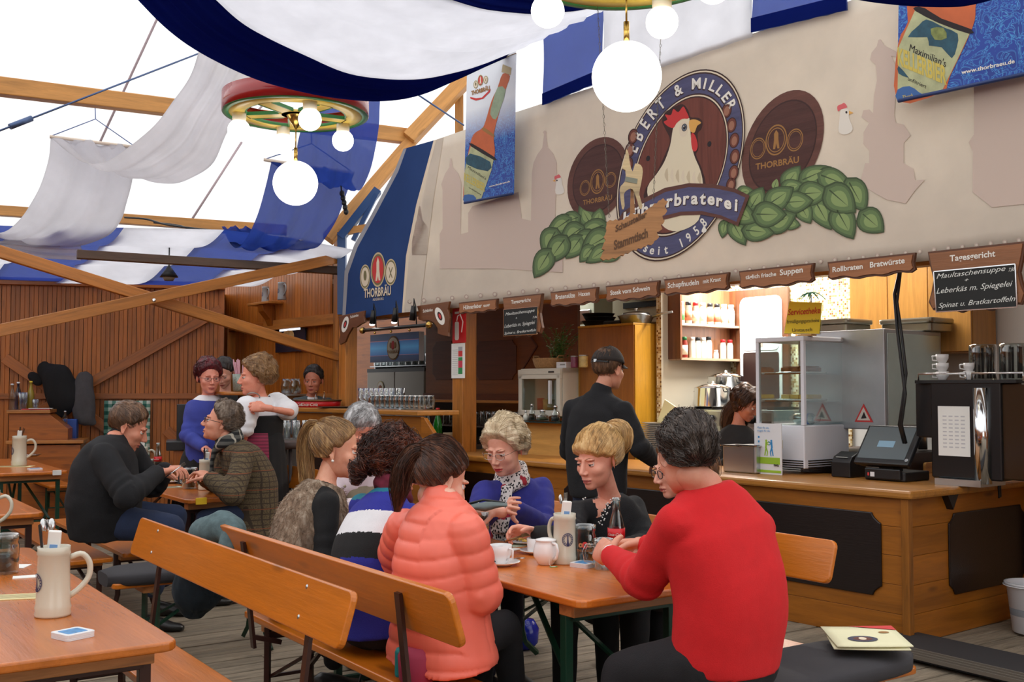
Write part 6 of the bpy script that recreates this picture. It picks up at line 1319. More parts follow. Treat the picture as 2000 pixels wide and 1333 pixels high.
def stein(loc,rz,label,s=1.0,m=None,hang=0.0,seal=None,fill=True):
 m=m or m_st;e=empty('beer_stein',loc,rz,label,'stein');r_,h_=.047*s,.2*s
 MB().lathe([(r_*1.02,0),(r_*1.07,.006*s),(r_*1.03,.016*s),(r_*1.07,.026*s),(r_,.036*s),(r_*.97,h_*.5),(r_*.93,h_-.025*s),(r_*1.0,h_-.02*s),(r_*.95,h_-.012*s),(r_*.97,h_),(r_*.88,h_),(r_*.88,.02),(0,.015)],n=32).build('body',m,e)
 P=[(r_*.9,0,h_*.82),(r_+.03*s,0,h_*.86),(r_+.052*s,0,h_*.72),(r_+.05*s,0,h_*.52),(r_+.025*s,0,h_*.36),(r_*.93,0,h_*.26)]
 MB().tube([Vector(q)for q in crv(P,18)],.0085*s,10).build('handle',m,e,matrix=Matrix.Rotation(hang,4,'Z'))
 if seal is not None:
  rs=.024*s;mb=MB();R_=r_*1.0+.0012
  for(ra,rb)in((1.0,.9),(.66,.6)):
   rows=[[],[]]
   for k in range(25):
    a=2*math.pi*k/24
    for q_,rr_ in enumerate((ra,rb)):ang_=seal+rr_*rs*math.cos(a)/R_;rows[q_].append((R_*math.cos(ang_),R_*math.sin(ang_),h_*.5+rr_*rs*1.1*math.sin(a)))
   mb.grid(rows)
  for k in range(16):
   a=2*math.pi*k/16;c0=seal+.78*rs*math.cos(a)/R_;z_=h_*.5+.78*rs*1.1*math.sin(a);dz_=.0022*s;da=.0018*s/R_;mb.grid([[(R_*math.cos(c0-da),R_*math.sin(c0-da),z_-dz_),(R_*math.cos(c0+da),R_*math.sin(c0+da),z_-dz_)],[(R_*math.cos(c0-da),R_*math.sin(c0-da),z_+dz_),(R_*math.cos(c0+da),R_*math.sin(c0+da),z_+dz_)]])
  for z_,w_ in((.42,.2),(.5,.14),(.58,.1)):da=w_*rs/R_;mb.grid([[(R_*math.cos(seal-da),R_*math.sin(seal-da),h_*(z_-.05)),(R_*math.cos(seal+da),R_*math.sin(seal+da),h_*(z_-.05))],[(R_*math.cos(seal-da*.7),R_*math.sin(seal-da*.7),h_*(z_+.03)),(R_*math.cos(seal+da*.7),R_*math.sin(seal+da*.7),h_*(z_+.03))]])
  mb.build('seal_print',m_seal,e)
 return e
for px,sz,nm,sd_ in((517,.95,'grey stein at the left on the wall shelf',1),(549,1.05,'grey stein at the right on the wall shelf',1)):
 p=sl(px,593,-.18);stein(ws.matrix_basis@Vector((p.x,-.17,q.z+.006)),TW,nm,s=sz*1.05,m=m_stg,seal=-1.6)
p0,p1=sl(541,640,0.0),sl(598,686,0.0);e=empty('wall_poster',ws.matrix_basis@Vector((p0.x,.0,p1.z)),TW,'dark poster with a glowing gold emblem on the far side wall','poster');Wp,Hp=p1.x-p0.x,p0.z-p1.z
MB().box((Wp/2,-.01,Hp/2),(Wp,.02,Hp)).build('sheet',plain('poster_navy',(26,34,52),.25,var=.4,nscale=2),e);MB().sphere((Wp*.45,-.022,Hp*.62),(Wp*.2,.003,Hp*.25),16,8).build('emblem_print',plain('poster_gold',(210,170,110),.4,var=.3,nscale=20),e);MB().box((Wp*.5,-.022,Hp*.87),(Wp*.7,.003,Hp*.1)).build('light_strip',emit('poster_light',(240,246,255),1.6),e)
# ================================================================ TABLES AND BENCHES
m_tab=wood('table_varnish',(196,108,36),'Y',rough=.27,dark=.82,knots=.35,scale=.7,coat=.35);m_bat=wood('batten_pine',(190,128,72),'X',rough=.5,coat=0)
m_ben=wood('bench_varnish',(196,108,20),'Y',rough=.3,dark=.86,knots=.6,scale=.7,coat=.3);m_end=plain('worn_edge',(176,122,74),.5,var=.2,nscale=30)
m_grn=plain('frame_green',(16,56,40),.35);m_brn_f=plain('frame_brown',(54,26,20),.35)
def beer_table(c,W_,L_,frm,label,tape=None,z=.76):
 """origin: near left corner on the floor; x across, y along"""
 e=empty('beer_table',(c.x,c.y,0),TH,label,'table','varnished beer tables')
 MB().prism(rrect(0,0,W_,L_,.05),z-.03,z,'z').build('tabletop',m_tab,e,bevel=.008,seg=3)
 for y in(.14,L_-.14):MB().box((W_/2,y,z-.055),(W_*.86,.09,.05)).build('batten',m_bat,e,bevel=.003)
 for y,s_ in((.16,1),(L_-.16,-1)):
  mb=MB()
  for x in(.06,W_-.06):mb.box((x,y,(z-.08)/2),(.035,.035,z-.08))
  mb.box((W_/2,y,.02),(W_-.12,.035,.035)).box((W_/2,y,.3),(W_-.12,.014,.02)).box((W_/2,y,z-.09),(W_-.12,.035,.03));mb.build('leg_frame',frm,e,bevel=.003)
  for x in(.13,W_-.13):MB().bar((x,y,.32),(W_/2,y+s_*.62,z-.045),.022,.012).build('brace',frm,e)
 if tape:
  MB().box((tape[0],-.004,z-.014),(.075,.014,.046)).build('tape_tag',plain('tape_'+tape[1],{'yellow':(232,190,40),'white':(226,226,222)}[tape[1]],.5,var=.1),e,bevel=.003)
  if tape[2]:
   Vv,Fc=text_mesh(tape[2],0,.01,.002);mb=MB();mb.add([(tape[0]-.015+v[0]*.03,-.0118-v[2]*.1,z-.025+v[1]*.03)for v in Vv],Fc);mb.build('number',mbk2,e,weld=False)
 return e
cM=at(1134,1176,3.74);cM=at_z(1134,1176,.76);beer_table(cM,.62,2.25,m_grn,'main beer table crowded with cups, surrounded by the seated group',(.52,'yellow','24'))
n_=at_z(352,1252,.76)-V*.66;beer_table(n_,.66,2.3,m_brn_f,'front left beer table with stein and stack of coasters',(.09+.0,'yellow','22'))
n_=at_z(87,1001,.76)-V*.6;beer_table(n_,.6,2.2,m_brn_f,'beer table at the left edge behind the front left one')
n_=at_z(134,920,.76)-V*.6;beer_table(n_,.6,2.2,m_grn,'far left beer table with green frame and white tag',(.5,'white',''))
cD_=at_z(364,977,.76);beer_table(cD_,.62,2.2,m_brn_f,'beer table between the man in black and the man in tweed',(.1,'yellow',''))
def bench(c,L_,label,back=None,frm=None,W_=.27,z=.46,cushion=None,tape=None,rz=None,seatm=None):
 """origin: near left corner on floor; back=+1: backrest on the +x side, -1: on the -x side"""
 frm=frm or m_brn_f;e=empty('beer_bench',(c.x,c.y,0),TH if rz is None else rz,label,'bench','beer benches')
 MB().prism(rrect(0,0,W_,L_,.03),z-.03,z,'z').build('seat',seatm or m_ben,e,bevel=.007,seg=3)
 for y in(.2,L_-.2):MB().box((W_/2,y,z-.05),(W_*.8,.07,.04)).build('batten',m_bat,e,bevel=.003)
 for y,s_ in((.24,1),(L_-.24,-1)):
  mb=MB()
  for x,f in((.03,-1),(W_-.03,1)):mb.tube([(x,y,z-.04),(x,y,.16),(x+f*.02,y,.09),(x+f*.1,y,.015)],[(.017,.017)]*4,4)
  mb.box((W_/2,y,z-.075),(W_-.06,.03,.03)).box((W_/2,y,.2),(W_-.06,.012,.014));mb.build('leg_frame',frm,e)
  for x in(.05,W_-.05):MB().bar((x,y,.2),(W_/2,y+s_*.42,z-.04),.02,.012).build('brace',frm,e)
 if back:
  xb=W_+.06 if back>0 else-.06;s=1 if back>0 else-1;tl=.06*s
  ang_=math.atan2(tl,.2);M_=Matrix.Translation((xb+tl*.6,0,z+.335))@Matrix.Rotation(ang_,4,'Y')
  mb=MB();pts=rrect(0,-.095,L_,.085,.03);mb.prism(pts,-.012,.012,'x');mb.build('backrest',m_ben,e,bevel=.006,seg=3,matrix=M_)
  for y in(.33,L_-.33):
   xo=xb+s*.02;MB().bar((W_/2+s*W_*.3,y,z-.09),(xo-s*.0,y,z-.05),.03,.02).bar((xo-s*.01,y,z-.1),(xo+tl*.55+s*.012,y,z+.37),.035,.014,(1,0,0)).build('backrest_iron',frm,e)
   for dz in(-.05,.05):MB().sphere((s*-.012,y,dz),(.004,.008,.008),8,6).build('screw',steel,e,matrix=M_)
 if cushion:
  y0,y1=cushion;mb=MB();rows=[];N=28;Lc=y1-y0
  for i in range(13):
   y=y0+Lc*i/12;en=1-.45*abs(2*i/12-1)**8;rows.append([(W_/2+(W_/2+.05)*en*(abs(math.cos(a))**.5)*(1 if math.cos(a)>0 else-1),y,z+.025+(.038*en if math.sin(a)>0 else .05)*(abs(math.sin(a))**.6)*(1 if math.sin(a)>0 else-1))for a in(2*math.pi*k/N for k in range(N))])
  mb.grid(rows,close=True);mb.add([rows[0][k]for k in range(N)]+[rows[-1][k]for k in range(N)],[tuple(range(N)),tuple(range(N,2*N))])
  mb.build('seat_pad',plain('pad_grey',(50,48,52),.85,bmp=.15,bscale=300,sheen=.3),e)
 return e
# front pair back to back
b1c=at(695,1168,3.3);B1=Vector((-.47,3.35,0));bench(B1-V*.27-V*.13,2.36,'front bench with wide backrest facing us, in the lower left',back=1)
B2=Vector((-.17,3.33,0));bench(B2+V*.10,2.1,'bench with backrest iron under the woman in the salmon jacket',back=-1,frm=m_brn_f)
b3=at(1626,1045,4.45);bench(Vector((b3.x,b3.y,0))-V*.36,2.3,'bench behind the main table, its backrest end showing right of the red sweater',back=1,frm=m_grn)
n0=at_z(1805,1278,.5);bench(n0-V*.03,1.15,'short padded bench crosswise at the end of the main table, menus on it',frm=m_grn,cushion=(-.02,1.17),rz=TH+math.pi/2,W_=.30)
n0=at_z(222,1128,.5)+V*1.1;bench(n0,1.1,'short padded bench crosswise behind the front bench',frm=m_grn,cushion=(-.02,1.12),rz=TH+math.pi/2,W_=.3)
bench(at_z(133,1097,.46),2.2,'empty wooden bench left of the bench under the man in black');bench(at_z(241,1082,.46),2.2,'bench under the man in the black jacket')
bench(at_z(95,950,.46),1.4,'far wooden bench beside the far left table',frm=m_grn)
bD=Vector((-1.72,7.65,0))+V*.22;bench(bD,2.2,'bench with backrest under the man in the tweed coat',back=1)
n0=at_z(352,1252,.76);bench(Vector((n0.x,n0.y,0))+V*.03-U*.3,2.3,'bench without back right of the front left table')if False else None
# ================================================================ PEOPLE: library
def sm_min(a,b_,k):
 h=np.clip(.5+.5*(b_-a)/k,0,1);return b_*(1-h)+a*h-k*h*(1-h)
def sm_max(a,b_,k):return-sm_min(-a,-b_,k)
def ell_sdf(p,c,r):
 c=np.array(c);r=np.array(r);q=(p-c)/r;n=np.linalg.norm(q,axis=-1)
 g=np.linalg.norm((p-c)/(r*r),axis=-1)+1e-9;return n*(n-1)/g
def cap_sdf(p,a,b_,ra,rb):
 a=np.array(a);b_=np.array(b_);ba=b_-a;t_=np.clip(((p-a)@ba)/(ba@ba),0,1);return np.linalg.norm(p-a-t_[...,None]*ba,axis=-1)-(ra+(rb-ra)*t_)
HC=np.array([0,0,0.0])
def head_sdf(p,o):
 male=o.get('male',0);fat=o.get('fat',0)
 d=ell_sdf(p,(0,-.020,.036),(.076,.094,.088))
 d=sm_min(d,ell_sdf(p,(0,.018,-.03),(.062+.006*fat,.070,.080)),.02)
 d=sm_min(d,ell_sdf(p,(0,.028,-.07),(.046+.006*male+.01*fat,.050,.040+.004*fat)),.018)
 d=sm_min(d,ell_sdf(p,(0,.066,-.098),(.020+.004*male,.016,.014)),.02)
 for s_ in(-1,1):
  d=sm_min(d,ell_sdf(p,(s_*.040,.052,-.026),(.022,.024,.022)),.016)
  d=sm_min(d,ell_sdf(p,(s_*.028,.078,.022),(.022,.010,.007+.002*male)),.010)
  d=sm_max(d,-ell_sdf(p,(s_*.031,.097,.001),(.017,.014,.011)),.008)
 d=sm_min(d,cap_sdf(p,(0,.082,.012),(0,.104,-.030),.007,.0105+.001*male),.009)
 for s_ in(-1,1):d=sm_min(d,ell_sdf(p,(s_*.011,.094,-.036),(.008,.010,.007)),.005)
 d=sm_min(d,ell_sdf(p,(0,.080,-.063),(.024,.014,.0065)),.006)
 d=sm_min(d,ell_sdf(p,(0,.079,-.0745),(.020,.014,.0070)),.005)
 d=sm_max(d,-ell_sdf(p,(0,.098,-.0685),(.024,.009,.0014+o.get('mouth',0))),.003)
 return d
def solve_r(dirs,o):
 lo=np.full(dirs.shape[:-1],.02);hi=np.full(dirs.shape[:-1],.2)
 # march outward to last inside crossing
 rs=np.linspace(.04,.17,44);last=lo.copy()
 for r_ in rs:ins=head_sdf(dirs*r_+HC,o)<0;last=np.where(ins,r_,last)
 lo=last;hi=last+(rs[1]-rs[0])
 for _ in range(12):
  m=(lo+hi)/2;ins=head_sdf(dirs*m[...,None]+HC,o)<0;lo=np.where(ins,m,lo);hi=np.where(ins,hi,m)
 return(lo+hi)/2
_hr={}
def warp(n,fine):  # azimuth samples denser at the face (az=0 is +Y)
 u=np.linspace(-1,1,n+1)[:-1];return np.pi*(u*(1-fine)+fine*u**3)
def dirs_of(az,el):return np.stack([np.sin(az)*np.cos(el),np.cos(az)*np.cos(el),np.sin(el)],-1)
def head_table(o):
 key=(o.get('male',0),o.get('fat',0),o.get('mouth',0))
 if key in _hr:return _hr[key]
 az=np.linspace(-np.pi,np.pi,121);el=np.linspace(-np.pi/2,np.pi/2,61);A_,E_=np.meshgrid(az,el);R_=solve_r(dirs_of(A_,E_),o);_hr[key]=(R_,);return _hr[key]
def r_at(d,o):
 R_=head_table(o)[0];az=np.arctan2(d[...,0],d[...,1]);el=np.arcsin(np.clip(d[...,2],-1,1))
 u=(az+np.pi)/(2*np.pi)*120;v=(el+np.pi/2)/np.pi*60;i=np.clip(u.astype(int),0,119);j=np.clip(v.astype(int),0,59);fu,fv=u-i,v-j
 return(R_[j,i]*(1-fu)+R_[j,i+1]*fu)*(1-fv)+(R_[j+1,i]*(1-fu)+R_[j+1,i+1]*fu)*fv
_hm={}
def head_mesh(o):
 key=(o.get('male',0),o.get('fat',0),o.get('mouth',0))
 if key in _hm:return _hm[key]
 na,ne=120,100;az=warp(na,.68);u=np.linspace(-1,1,ne+1);el=np.pi/2*(u*.6+.4*u**3)-.12*np.cos(np.pi/2*u)**2;A_,E_=np.meshgrid(az,el);D=dirs_of(A_,E_);R_=solve_r(D,o);V_=(D*R_[...,None]).reshape(-1,3)
 Fc=[];Mi=[];cen=[]
 for j in range(ne):
  for i in range(na):
   Fc.append((j*na+i,j*na+(i+1)%na,(j+1)*na+(i+1)%na,(j+1)*na+i))
 Fa=np.array(Fc);cc=V_[Fa].mean(1);Mi=np.zeros(len(Fc),int)
 ax_=np.abs(cc[:,0]);lip=(cc[:,1]>.070)&(ax_<.0225)&(cc[:,2]<-.0595-.16*ax_-.0012*np.exp(-(ax_/.004)**2))&(cc[:,2]>-.0790+.34*ax_);Mi[lip]=1
 _hm[key]=(V_,Fc,Mi.tolist());return _hm[key]
def tcap(mb,a,b_,ra,rb,n=14,flat=1.0):
 a,b_=Vector(a),Vector(b_);d=(b_-a);L=d.length;d.normalize();pts=[];rs=[]
 for k in(-1,-.7,-.35):pts.append(a+d*ra*k);rs.append(ra*math.sqrt(max(0.002,1-k*k)))
 for k in range(5):f=k/4;pts.append(a.lerp(b_,f));rs.append(ra+(rb-ra)*f)
 for k in(.35,.7,1):pts.append(b_+d*rb*k);rs.append(rb*math.sqrt(max(0.002,1-k*k)))
 mb.tube(pts,rs,n);return mb
def loft(mb,cs,lats,fwds,ws_,ds,n=28,e=2.3):
 rows=[]
 for c_,l,f,w_,d_ in zip(cs,lats,fwds,ws_,ds):
  row=[]
  for k in range(n):
   a=2*math.pi*k/n;ca,sa=math.cos(a),math.sin(a);row.append(c_+l*w_*math.copysign(abs(ca)**(2/e),ca)+f*d_*math.copysign(abs(sa)**(2/e),sa))
  rows.append(row)
 mb.grid(rows,close=True);mb.add(rows[0],[tuple(range(n))]);mb.add(rows[-1],[tuple(range(n))]);return mb
def remesh(mb,voxel,smooth=4,sf=.5):
 me=bpy.data.meshes.new('r');me.from_pydata(mb.v,[],mb.f);bm=bmesh.new();bm.from_mesh(me);bmesh.ops.remove_doubles(bm,verts=bm.verts,dist=1e-5);bmesh.ops.recalc_face_normals(bm,faces=bm.faces);bm.to_mesh(me);bm.free()
 o=bpy.data.objects.new('r',me);C.objects.link(o);md=o.modifiers.new('r','REMESH');md.mode='VOXEL';md.voxel_size=voxel
 if smooth:s_=o.modifiers.new('s','SMOOTH');s_.factor=sf;s_.iterations=smooth
 dg=bpy.context.evaluated_depsgraph_get();dg.update();r_=bpy.data.meshes.new_from_object(o.evaluated_get(dg));bpy.data.objects.remove(o);bpy.data.meshes.remove(me)
 n=len(r_.vertices);V_=np.empty(n*3);r_.vertices.foreach_get('co',V_);N_=np.empty(n*3);r_.vertices.foreach_get('normal',N_);Fc=[tuple(p.vertices)for p in r_.polygons];bpy.data.meshes.remove(r_)
 return V_.reshape(-1,3),N_.reshape(-1,3),Fc
def fnoise(V_,sc,seed=0,oct_=2):
 """cheap smooth vector noise from sines; vectorised"""
 r_=np.random.default_rng(seed);out=np.zeros(len(V_));a=1
 for o_ in range(oct_):
  for k in range(5):
   d=r_.normal(size=3);d/=np.linalg.norm(d);f=sc*(1.9**o_)*r_.uniform(.7,1.4);q=V_@d*f+r_.uniform(0,6);d2=r_.normal(size=3);q2=V_@d2*f*.6;out+=a*np.sin(q+1.3*np.sin(q2))/5
  a*=.55
 return out
def seg_param(V_,segs):
 """nearest segment; returns index, distance along (m) and unit position"""
 best=np.full(len(V_),1e9);idx=np.zeros(len(V_),int);al=np.zeros(len(V_))
 for k,(a,b_)in enumerate(segs):
  a=np.array(a);b_=np.array(b_);ba=b_-a;t_=np.clip((V_-a)@ba/(ba@ba),0,1);d=np.linalg.norm(V_-a-t_[:,None]*ba,axis=1);m=d<best;best=np.where(m,d,best);idx=np.where(m,k,idx);al=np.where(m,t_*np.linalg.norm(ba),al)
 return idx,al,best
_hands={}
def hand_mesh(side,curl,spread=.12,thumb=.5,s=1.0):
 """wrist at origin, fingers +Y, palm faces -Z; side=+1 right hand (thumb towards -X)"""
 key=(side,curl,spread,thumb)
 if key not in _hands:
  mb=MB();sx=-side
  pr=[(0,.030,.022),(.02,.034,.022),(.05,.041,.020),(.08,.042,.017),(.095,.038,.014)]
  loft(mb,[Vector((0,y,-.002))for y,_,_ in pr],[Vector((1,0,0))]*5,[Vector((0,0,1))]*5,[p[1]for p in pr],[p[2]for p in pr],n=16)
  tcap(mb,(0,-.04,0),(0,.02,0),.026,.028,12)
  for k,(bx_,L_,r_)in enumerate(((.030,.074,.0092),(.010,.083,.0096),(-.010,.077,.0092),(-.029,.060,.008))):
   p=Vector((sx*bx_,.085-abs(k-1)*.004,0));a=spread*(1.2-k)*.8;c_=curl*(1+.12*k);prev=p-Vector((0,.03,0));tcap(mb,prev,p,r_*1.1,r_*1.15,10)
   pit=0
   for i,f in enumerate((.45,.30,.25)):
    pit+=c_*(.8,1.0,.7)[i];d=Vector((sx*math.sin(a),math.cos(a)*math.cos(pit),-math.sin(pit)));q=p+d*L_*f;tcap(mb,p,q,r_*(1.08-.1*i),r_*(1.0-.1*i),10);p=q
  p=Vector((sx*.028,.018,-.004));d=Vector((sx*math.cos(thumb),.75,-.25-.5*curl)).normalized();q=p+d*.036;tcap(mb,p,q,.0145,.0115,10);d2=Vector((sx*math.cos(thumb)*.5,.85,-.3-.7*curl)).normalized();r2=q+d2*.030;tcap(mb,q,r2,.0112,.0100,10);tcap(mb,r2,r2+(d2+Vector((0,.1,-curl*.4))).normalized()*.022,.0100,.0082,10)
  V_,N_,Fc=remesh(mb,.0036,3,.4);_hands[key]=(V_,Fc)
 return _hands[key]
def skin_mat(nm,rgb):
 if nm in MATS:return MATS[nm]
 m,t,b=nt(nm);c=s2l(rgb);v=coords(t);f=noise_n(t,v,22,4,.6);f2=noise_n(t,v,140,2)
 t.links.new(ramp(t,f,[(.3,(c[0]*.96,c[1]*.80,c[2]*.74)),(.7,tuple(min(1,x*1.06)for x in c))]),b.inputs['Base Color']);b.inputs['Roughness'].default_value=.48
 b.inputs['Subsurface Weight'].default_value=.12;b.inputs['Subsurface Radius'].default_value=(.012,.004,.002);b.inputs['Subsurface Scale'].default_value=.6
 bump(t,b,f2,.12,.002);MATS[nm]=m;return m
def hair_mat(nm,rgb,hi=None,lo=.45,rough=.42):
 hi=hi or tuple(min(255,x*1.4)for x in rgb)
 mx_=tuple((a*.65+b_*.35)for a,b_ in zip(rgb,hi));dk=tuple(x*.78 for x in rgb)
 return[hair_mat1(nm,rgb,hi,lo,rough),hair_mat1(nm+'_light',mx_,hi,.8,rough),hair_mat1(nm+'_dark',dk,rgb,.7,rough)]
def hair_mat1(nm,rgb,hi=None,lo=.45,rough=.42):
 if nm in MATS:return MATS[nm]
 m,t,b=nt(nm);c=s2l(rgb);h=s2l(hi)if hi else tuple(min(1,x*1.7)for x in c)
 v=coords(t,(60,60,6));f=noise_n(t,v,1.2,4,.7,.4);v2=coords(t,(14,14,3));f2=noise_n(t,v2,1.2,2)
 mx=t.nodes.new('ShaderNodeMath');mx.operation='ADD';t.links.new(f,mx.inputs[0]);t.links.new(f2,mx.inputs[1]);hf=t.nodes.new('ShaderNodeMath');hf.operation='MULTIPLY';hf.inputs[1].default_value=.5;t.links.new(mx.outputs[0],hf.inputs[0])
 t.links.new(ramp(t,hf.outputs[0],[(.36,tuple(x*lo for x in c)),(.5,c),(.64,h)]),b.inputs['Base Color']);b.inputs['Roughness'].default_value=rough;b.inputs['Specular IOR Level'].default_value=.4
 MATS[nm]=m;return m
m_eyew=plain('eye_white',(222,216,210),.15);m_iris=plain('eye_iris',(74,84,92),.1);m_pup=plain('eye_pupil',(8,8,8),.1)
def frame_from(f,up=Vector((0,0,1)),roll=0.0):
 f=Vector(f).normalized();x=f.cross(up).normalized();z=x.cross(f);M=Matrix((x,f,z)).transposed().to_4x4()
 return M@Matrix.Rotation(roll,4,'Y')
def hairline(az,st):
 a=np.abs(np.degrees(az));f,s_,n_=st.get('line',(38,2,-38));f=f+st.get('hl',10)
 return np.radians(np.interp(a,[0,25,45,62,74,84,96,104,118,180],[f,f-2,f-12,(f+s_)/2+2,s_+8,s_+4,s_+6,(s_+n_)/2-4,n_,n_]))
def build_hair(root,M,hs,o,st,mat_):
 """hair shell over the scalp plus strands that follow the comb direction"""
 na,ne=96,48;az=np.linspace(-np.pi,np.pi,na+1)[:-1];el=np.linspace(-np.pi/2*.75,np.pi/2,ne+1);A_,E_=np.meshgrid(az,el);D=dirs_of(A_,E_)
 def thick(D):
  az_=np.arctan2(D[...,0],D[...,1]);el_=np.arcsin(np.clip(D[...,2],-1,1));m=np.clip((el_-hairline(az_,st))/np.radians(st.get('soft',9)),0,1);m=m*m*(3-2*m)
  th=st['th']+st.get('top',0)*np.clip(D[...,2],0,1)**1.5+st.get('back',0)*np.clip(-D[...,1],0,1)+st.get('side',0)*np.abs(D[...,0])**2+st.get('front',0)*np.clip(D[...,1],0,1)*np.clip(D[...,2]+.1,0,1)
  P_n=D.reshape(-1,3);nz=(fnoise(P_n,st.get('nf',9),st.get('seed',1),3)).reshape(th.shape);th=th*(1+st.get('na',.35)*nz)
  return th*m-.006*(1-m),m
 th,mk=thick(D);R_=r_at(D,o)+th;V_=(D*R_[...,None]);fs=[]
 for j in range(ne):
  for i in range(na):
   i2=(i+1)%na
   if max(mk[j,i],mk[j+1,i],mk[j,i2],mk[j+1,i2])>.01:fs.append((j*na+i,j*na+i2,(j+1)*na+i2,(j+1)*na+i))
 mb=MB();mb.add([M@(Vector(v)*hs)for v in V_.reshape(-1,3)],fs,True)
 n=int(st.get('n',350)*1.4);r_=np.random.default_rng(st.get('seed',1)+5);roots=[]
 while len(roots)<n:
  a=r_.uniform(-np.pi,np.pi);e_=np.arcsin(r_.uniform(-.7,1));
  if e_>hairline(np.array([a]),st)[0]+np.radians(3):roots.append(dirs_of(np.array(a),np.array(e_)))
 Dd=np.array(roots);K=st.get('steps',8);step=st.get('len',.10)/K/.1;T_=np.array(st['target'])if 'target' in st else None;tracks=[]
 off=r_.uniform(.0005,st.get('fly',.004),n);wav=st.get('wave',0)
 ph=r_.uniform(0,6,n)
 for k in range(K+1):
  th_,m_=thick(Dd);rad=r_at(Dd,o)+np.maximum(th_,.001)+off*(k/K if st.get('lift',0)==0 else(1+st['lift']*k/K));P=Dd*rad[:,None];
  if wav:P=P+np.stack([np.sin(ph+k*1.7),np.cos(ph*2+k*1.3),np.sin(ph*3+k*2.1)],-1)*wav
  tracks.append(P)
  if T_ is not None:g=T_-P
  elif 'comb' in st:g=np.tile(np.array(st['comb']),(n,1))+np.stack([Dd[:,0]*st.get('part',0),0*Dd[:,0],0*Dd[:,0]],-1)
  else:g=np.tile([0,0,-1.0],(n,1))+Dd*np.array([.6,.6,0])
  g=g-(g*Dd).sum(1,keepdims=True)*Dd;gl=np.linalg.norm(g,axis=1,keepdims=True)+1e-9;g=g/np.maximum(gl,.012 if T_ is not None else 1e-6)+r_.normal(size=(n,3))*st.get('mess',.1)
  Dn=Dd+g*step*.55;Dn/=np.linalg.norm(Dn,axis=1,keepdims=True)
  if 'target' not in st:
   e_=np.arcsin(np.clip(Dn[:,2],-1,1));a_=np.arctan2(Dn[:,0],Dn[:,1]);ok=e_>hairline(a_,st)-np.radians(st.get('over',6));Dn=np.where(ok[:,None],Dn,Dd)
  Dd=Dn
 W_=st.get('w',.0016)*.75;Tt=np.array(tracks).transpose(1,0,2)
 for ti,tr in enumerate(Tt):
  mb.mi=ti%3
  pts=[M@(Vector(p)*hs)for p in tr];q=[pts[0]]
  for p in pts[1:]:
   if(p-q[-1]).length>.002:q.append(p)
  if len(q)>2:mb.tube(q,[W_*(1-.6*i/len(q))for i in range(len(q))],3,cap=False)
 for tail in st.get('tails',[]):
  mb.mi=0
  pts=[M@(Vector(p)*hs)for p in tail['pts']];cr_=crv([tuple(p)for p in pts],16);rad=np.interp(np.linspace(0,1,17),np.linspace(0,1,len(tail['r'])),tail['r']);mb.tube([Vector(p)for p in cr_],[x*.8*hs for x in rad],12)
  for k in range(int(tail.get('n',60)*1.3)):
   mb.mi=k%3
   a0=r_.uniform(0,6.28);rr_=math.sqrt(r_.uniform(.4,1.25));tw=r_.uniform(-1,1)*tail.get('tw',.6);pp=[]
   e0=r_.uniform(.75,1.08)
   for i in range(17):
    if i/16>e0:break
    d=Vector(cr_[min(i+1,16)]-cr_[max(i-1,0)]).normalized();u_=d.orthogonal().normalized()if i==0 else(u_-d*u_.dot(d)).normalized();v_=d.cross(u_);a=a0+tw*i/16*2+tail.get('curl',0)*math.sin(i*1.4+a0);pp.append(Vector(cr_[i])+(u_*math.cos(a)+v_*math.sin(a))*rad[i]*rr_*hs)
   if len(pp)>3:mb.tube(pp,[W_*(1.1-.7*i/16)for i in range(len(pp))],3,cap=False)
 return mb.build(st.get('name','hair'),mat_,root,weld=False)
